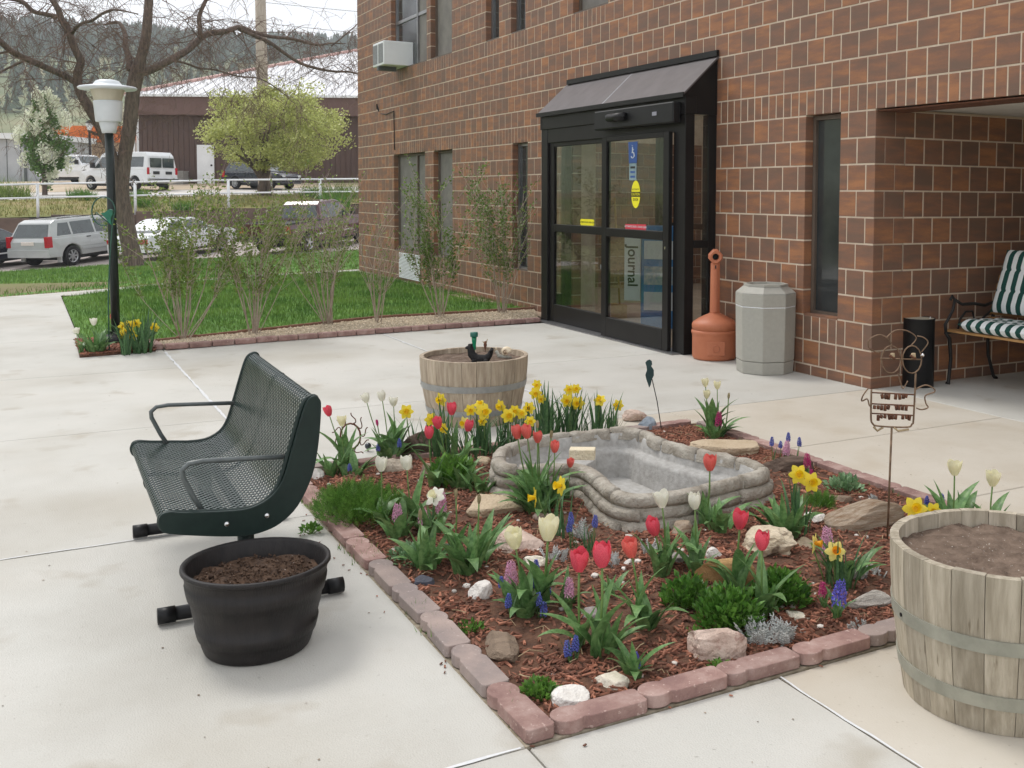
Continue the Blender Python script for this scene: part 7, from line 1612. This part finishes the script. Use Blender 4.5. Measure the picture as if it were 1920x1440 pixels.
part(acu, 'top', MB().box(-w2, w2, -w2, w2, .85, .9), gr_)
# grey and white shed, orange trailer, small far lamp at the left
p = up_at(20, 66); sh_ = thing('white_shed', 'pale grey shed with white roof at the left edge', 'shed', p, math.atan2(Rh.y, Rh.x)); part(sh_, 'wall', MB().box(-9, 2.0, 0, 6, -.6, 2.6), mk('shed_wall', s(176, 178, 182), s(190, 192, 196), scale=1, rough=.7)); part(sh_, 'roof', MB().box(-9.2, 2.2, -.3, 6.3, 2.6, 2.95), M['white_paint']); part(sh_, 'post', MB().box(.9, 1.05, -.08, -.02, -.2, 2.6), M['steel_grey'])
for k in range(12): part(sh_, 'wall_seam', MB().box(-8.7+k*.85, -8.66+k*.85, -.02, -.004, -.2, 2.6), M['steel_grey'])
p = up_at(172, 78); tr_ = thing('orange_trailer', 'long low building with an orange band behind the white pickup', 'building', p, math.atan2(Rh.y, Rh.x)); part(tr_, 'wall', MB().box(-2.6, 8, 0, 4, -.5, 2.3), mk('tan_wall', s(176, 150, 120), s(190, 164, 136), scale=1, rough=.8)); part(tr_, 'orange_band', MB().box(-2.7, 8.1, -.1, 4.1, 2.3, 3.5), mk('orange', s(222, 112, 44), s(232, 126, 56), scale=1, rough=.6))
p = up_at(170, 64); fl2 = thing('street_lamp', 'small black street lamp left of the big bare tree', 'street lamp', p); part(fl2, 'pole', MB().tube([(0, 0, 0), (0, 0, 3.1)], .07, 8), M['black_metal'], True); part(fl2, 'lantern', MB().lathe([(.1, 3.1), (.22, 3.5), (.2, 3.52), (.05, 3.62)], 8), M['white_paint']); part(fl2, 'lantern_cap', MB().lathe([(.24, 3.52), (.06, 3.72)], 8), M['black_metal'])
# utility pole and wires
p = up_at(496, 52); q_ = over(p, 487, -60); up_ = thing('utility_pole', 'tall pale wooden utility pole behind the round green tree', 'utility pole', p); part(up_, 'pole', MB().tube([(0, 0, -.2), (q_-p)*.5, q_-p], [.3, .27, .24], 12), mk('pole_wood', s(158, 146, 132), s(182, 170, 156), scale=5, stretch=(4, 4, .5), rough=.9, world=True), True)
wr_ = thing('power_line', 'thin power lines running from the pole to the right', 'power line', p); 
for z, sag in ((9.2, .5), (8.2, .6)):
    a = Vector((0, 0, z)); b = a+Rh*26+DH*6; part(wr_, 'wire', MB().tube([a.lerp(b, k/8)-Vector((0, 0, sag*math.sin(math.pi*k/8))) for k in range(9)], .012, 4), M['black_metal'])

# ------------------------------------------------------------------ trees
def leafcrown(centre, rx, ry, rz_, n, size, shape=None, blobs=26, fill=.35):
    m_ = MB(); cs = []
    for _ in range(blobs):
        a, e = rnd(0, 6.28), math.asin(rnd(-1, 1)); f = random.random()**fill; cs.append((Vector((rx*f*math.cos(a)*math.cos(e), ry*f*math.sin(a)*math.cos(e), rz_*f*math.sin(e)))*.9, rnd(.1, .28)))
    for _ in range(n):
        c_, r_ = random.choice(cs); a, e = rnd(0, 6.28), math.asin(rnd(-1, 1)); f = random.random()**.45*r_; p = c_+Vector((rx*f*math.cos(a)*math.cos(e), ry*f*math.sin(a)*math.cos(e), rz_*f*math.sin(e)))
        if shape: p = shape(p)
        p = p+centre; d_ = Vector((rnd(-1, 1), rnd(-1, 1), rnd(-.4, 1))).normalized(); sd = d_.orthogonal().normalized(); L_ = size*rnd(.5, 1.3); w_ = L_*.4
        m_.add([p, p+d_*L_*.5+sd*w_, p+d_*L_, p+d_*L_*.5-sd*w_], [(0, 1, 2, 3)])
    return m_
def limbs(m_, base, h, n, spread, r_, z0):
    for k in range(n):
        a = k*2.4+rnd(-.4, .4); e = Vector((math.cos(a)*spread*rnd(.4, 1), math.sin(a)*spread*rnd(.4, 1), h*rnd(.55, 1.))); s0 = Vector((0, 0, z0*rnd(.8, 1.1))); m_.tube([s0, s0.lerp(e, .45)+Vector((rnd(-.1, .1), rnd(-.1, .1), .15)), e], [r_, r_*.6, r_*.15], 5, False)
random.seed(44)
g0 = dp(491, 365, 48.5); q, t_ = qt(g0.x, g0.y); g0.z = zroad(45.2, t_)-.15
cc = over(g0, 516, 243)-g0; k = (g0-CAM).dot(_d)/FPX
gt = thing('round_tree', 'round yellow green leafing tree in front of the brown building', 'tree', g0)
lb_ = MB(); lb_.tube([(0, 0, -.3), (.05, 0, .5), (cc.x*.4, cc.y*.4, 1.3)], [.26, .2, .17], 9); limbs(lb_, g0, 5.3, 16, 2.8, .1, 1.0); lb_.tube([(.35*Rh.x, .35*Rh.y, -.3), (.3*Rh.x, .3*Rh.y, .9)], [.13, .1], 7)
part(gt, 'trunk', lb_, M['bark'], True); part(gt, 'crown', leafcrown(cc, 138*k, 138*k, 98*k, 27000, .12, lambda p: Vector((p.x, p.y, p.z*(1.0 if p.z > 0 else .88))), 120, .4), M['tree_leaf'])
w0 = dp(84, 358, 50); q, t_ = qt(w0.x, w0.y); w0.z = zroad(46, t_)-.1; cc = over(w0, 86, 262)-w0; k = (w0-CAM).dot(_d)/FPX
wt = thing('blossom_tree', 'small white flowering tree left of the lamp post', 'tree', w0); lb_ = MB(); lb_.tube([(0, 0, -.3), (0, 0, 1.2), (cc.x*.5, cc.y*.5, 2.6)], [.13, .1, .06], 8); limbs(lb_, w0, 3.6, 9, 1.0, .05, .9); part(wt, 'trunk', lb_, M['bark'], True)
shp_ = lambda p: Vector((p.x*(1-.42*(p.z/(95*k)) if p.z > 0 else 1+.0*p.z), p.y*(1-.42*(p.z/(95*k)) if p.z > 0 else 1), p.z))
part(wt, 'crown', leafcrown(cc, 50*k, 50*k, 95*k, 3600, .15, shp_, 30), M['blossom_leaf']); part(wt, 'blossoms', leafcrown(cc+Vector((0, 0, .15)), 52*k, 52*k, 97*k, 4600, .12, shp_, 30, .25), M['blossom'])
# low shrubs and grass clumps on the bank
for i, (u, v, D, r_, lab) in enumerate(((150, 352, 47, .5, 'grass clump under the blossom tree'), (165, 362, 46, .35, 'grass clump on the road edge left of the lamp'), (270, 372, 44, .45, 'green clump at the foot of the second fence post'), (262, 352, 47.5, .4, 'grass clump on the road edge right of the big tree'), (345, 385, 43, .4, 'green clump on the bank between fence posts'), (15, 350, 48, .9, 'straggly bush at the far left of the bank'), (590, 345, 47.5, .6, 'grass clump right of the round tree'), (640, 350, 47, .9, 'twiggy bush by the corner of the brick building'), (625, 378, 43.5, .7, 'green clump above the maroon truck'))):
    b0 = dp(u, v, D); q, t_ = qt(b0.x, b0.y); b0.z = (lerp(zwalltop(t_), zroad(45, t_), smooth01(-.2, 1, (q-38.95)/6.25)) if q < 45.1 else zroad(q, t_))-.03
    bt_ = thing('bank_bush', lab, 'bush', b0, 0., 'bushes on the bank'); m_ = MB()
    for _ in range(420):
        a = rnd(0, 6.28); f = math.sqrt(random.random())*r_; tuft(m_, (f*math.cos(a), f*math.sin(a), 0), r_*rnd(.5, 1.3), .02, .6)
    part(bt_, 'foliage', m_, M['fern_leaf'] if i not in (5, 7) else M['shrub_leaf'])

# the big bare tree
random.seed(88)
tb_ = dp(252, 500, 29.5); tb_.z -= .08; tree = thing('bare_tree', 'large bare many limbed tree with grey brown bark beside the car park', 'tree', tb_)
tk = MB(); tw = MB()
def L3(P, D0=0.):                                        # (u, v, offset away in m) -> local points
    return [over(tb_, u, v)-tb_+DH*o for u, v, o in P]
KR = (tb_-CAM).dot(_d)/FPX
LIMBS = [([(252, 505, 0), (246, 470, 0), (238, 430, 0), (232, 395, 0), (228, 350, 0), (231, 300, .05), (238, 250, .1), (243, 205, .1), (247, 165, .1), (254, 135, .1), (262, 105, .1), (270, 70, .1), (274, 30, .1), (277, -30, .1), (282, -110, 0)], [22, 18, 17, 16.5, 15, 14.5, 14, 14, 14, 14, 10.5, 10, 9.5, 8, 5]),
 ([(226, 345, 0), (214, 290, -.1), (197, 245, -.2), (178, 205, -.3), (164, 178, -.35), (158, 158, -.35), (161, 135, -.4), (166, 118, -.4), (158, 95, -.5), (152, 70, -.6), (142, 45, -.7), (138, 25, -.8), (126, 0, -.9), (115, -40, -1), (100, -90, -1.2)], [10, 9.5, 9.5, 9.5, 9, 9, 8.5, 8, 7.5, 7, 6.5, 6, 5.5, 4.5, 3]),
 ([(158, 160, -.35), (140, 146, -.5), (118, 133, -.9), (100, 122, -1.2), (82, 110, -1.5), (70, 92, -1.8), (50, 80, -2.1), (28, 64, -2.5), (0, 50, -3), (-40, 30, -3.6), (-90, 22, -4.4)], [6, 6.5, 6.5, 6.3, 6, 5.8, 5.4, 5, 4.8, 4, 2.5]),
 ([(254, 138, .1), (275, 128, .3), (300, 108, .6), (322, 85, 1), (335, 62, 1.3), (348, 48, 1.5), (375, 38, 1.9), (392, 27, 2.2), (410, 33, 2.5), (440, 40, 2.8), (480, 42, 3.1), (520, 50, 3.5), (545, 44, 3.8), (570, 42, 4.1)], [8.5, 8, 7.8, 7.5, 7, 6.4, 5.8, 5.4, 4.6, 4.2, 3.6, 3, 2, 1]),
 ([(390, 30, 2.2), (412, 40, 2.4), (440, 52, 2.6), (465, 72, 2.9), (490, 90, 3.2), (515, 98, 3.6), (545, 102, 4), (575, 101, 4.3), (600, 108, 4.6), (625, 125, 4.9), (642, 150, 5.1), (648, 170, 5.2)], [4.5, 4.4, 4.2, 4, 3.6, 3.2, 2.8, 2.4, 2, 1.6, 1.2, .7]),
 ([(338, 60, 1.3), (341, 40, 1.2), (342, 20, 1.1), (352, 0, 1), (370, -25, .9), (400, -50, .8)], [5.2, 4.8, 4.5, 4.2, 3.5, 2.2]),
 ([(240, 130, .1), (232, 105, .3), (218, 82, .5), (212, 62, .7), (200, 42, .9), (185, 30, 1.1), (165, 28, 1.3), (145, 30, 1.5)], [6.5, 6, 5.5, 5, 4.4, 3.6, 3, 2]),
 ([(158, 68, -.6), (172, 60, -.8), (192, 54, -1), (215, 52, -1.2), (240, 42, -1.4), (262, 38, -1.6), (290, 42, -1.9), (330, 52, -2.2)], [3.5, 3.3, 3.2, 3, 2.7, 2.3, 1.8, 1]),
 ([(138, 40, -.7), (122, 38, -1), (108, 35, -1.2), (96, 20, -1.4), (70, 17, -1.7), (40, 18, -2), (10, 24, -2.4), (-30, 34, -2.8)], [4.5, 4.4, 4.2, 4, 3.5, 3, 2.4, 1.5]),
 ([(214, 288, -.1), (205, 262, -.2), (180, 248, -.3), (176, 246, -.3)], [3, 3, 2.5, 1]),
 ([(545, 50, 3.8), (560, 36, 3.9), (575, 20, 4), (590, 5, 4.1), (600, -10, 4.2)], [2, 1.8, 1.6, 1.3, .8]),
 ([(300, 108, .6), (318, 110, .9), (340, 118, 1.2), (360, 118, 1.6), (395, 128, 2), (430, 130, 2.3), (460, 150, 2.7), (485, 175, 2.9)], [2.6, 2.4, 2.2, 2, 1.8, 1.5, 1.2, .6]),
 ([(100, 122, -1.2), (70, 140, -1.4), (45, 160, -1.6), (20, 180, -1.9), (0, 195, -2.2)], [2.4, 2.2, 2, 1.8, 1.4]),
 ([(82, 110, -1.5), (55, 120, -1.8), (30, 135, -2.1), (8, 160, -2.3), (-5, 200, -2.5)], [2.4, 2.2, 2, 1.8, 1.4])]
def twig(p, d_, L_, r_, lvl):
    n = 5; pts = [p]; dd = d_.copy()
    for k in range(n):
        dd = (dd+Vector((rnd(-.38, .38), rnd(-.38, .38), rnd(-.3, .2)-.05*lvl))).normalized(); pts.append(pts[-1]+dd*L_/n)
    tw.tube(pts, [max(.004, r_*(1-.75*k/n)) for k in range(n+1)], 4 if lvl < 2 else 3, False)
    if lvl < 3:
        for _ in range((4, 4, 3)[lvl] if lvl < 3 else 0):
            f = rnd(.2, 1.); i = min(n-1, int(f*n)); q = pts[i].lerp(pts[i+1], f*n-i); sd = Vector((rnd(-1, 1), rnd(-1, 1), rnd(-.7, .5))).normalized()
            twig(q, (dd*.5+sd).normalized(), L_*rnd(.4, .7), r_*.55, lvl+1)
for P, rr in LIMBS:
    loc_ = L3(P); sm2 = []; rs = []
    for i in range(len(loc_)-1):
        p0, p1, p2, p3 = loc_[max(i-1, 0)], loc_[i], loc_[i+1], loc_[min(i+2, len(loc_)-1)]
        for k in range(3):
            t = k/3; sm2.append(.5*((2*p1)+(-p0+p2)*t+(2*p0-5*p1+4*p2-p3)*t*t+(-p0+3*p1-3*p2+p3)*t*t*t)); rs.append(lerp(rr[i], rr[i+1], t)*KR*.88*(1+rnd(-.05, .05)))
    sm2.append(loc_[-1]); rs.append(rr[-1]*KR); tk.tube(sm2, rs, 10)
    for i in range(len(sm2)):
        if rs[i] < 9.5*KR:
            for _ in range(2 if rs[i] < 6.5*KR else 1):
                if random.random() < .33:
                    d_ = Vector((rnd(-1, 1), rnd(-1, 1), rnd(-.8, .7))).normalized(); twig(sm2[i], d_, rnd(.8, 2.3), min(rs[i]*.35, .017), 1 if random.random() < .6 else 0)
part(tree, 'trunk', tk, M['bark'], True); part(tree, 'twigs', tw, M['twig'])

# ------------------------------------------------------------------ thin haze over the valley
hz = MB().box(-760, 40, -420, 420, -6, 140)
hm = bpy.data.materials.new('haze'); hm.use_nodes = True; N = hm.node_tree.nodes; N.clear()
ho = N.new('ShaderNodeOutputMaterial'); pv = N.new('ShaderNodeVolumePrincipled'); pv.inputs['Color'].default_value = (.86, .9, .95, 1); pv.inputs['Density'].default_value = .0007; pv.inputs['Anisotropy'].default_value = .2
hm.node_tree.links.new(pv.outputs[0], ho.inputs['Volume'])
tag(link('haze', hz.mesh('haze'), hm), 'thin pale haze in front of the far hills', 'haze', kind='stuff')
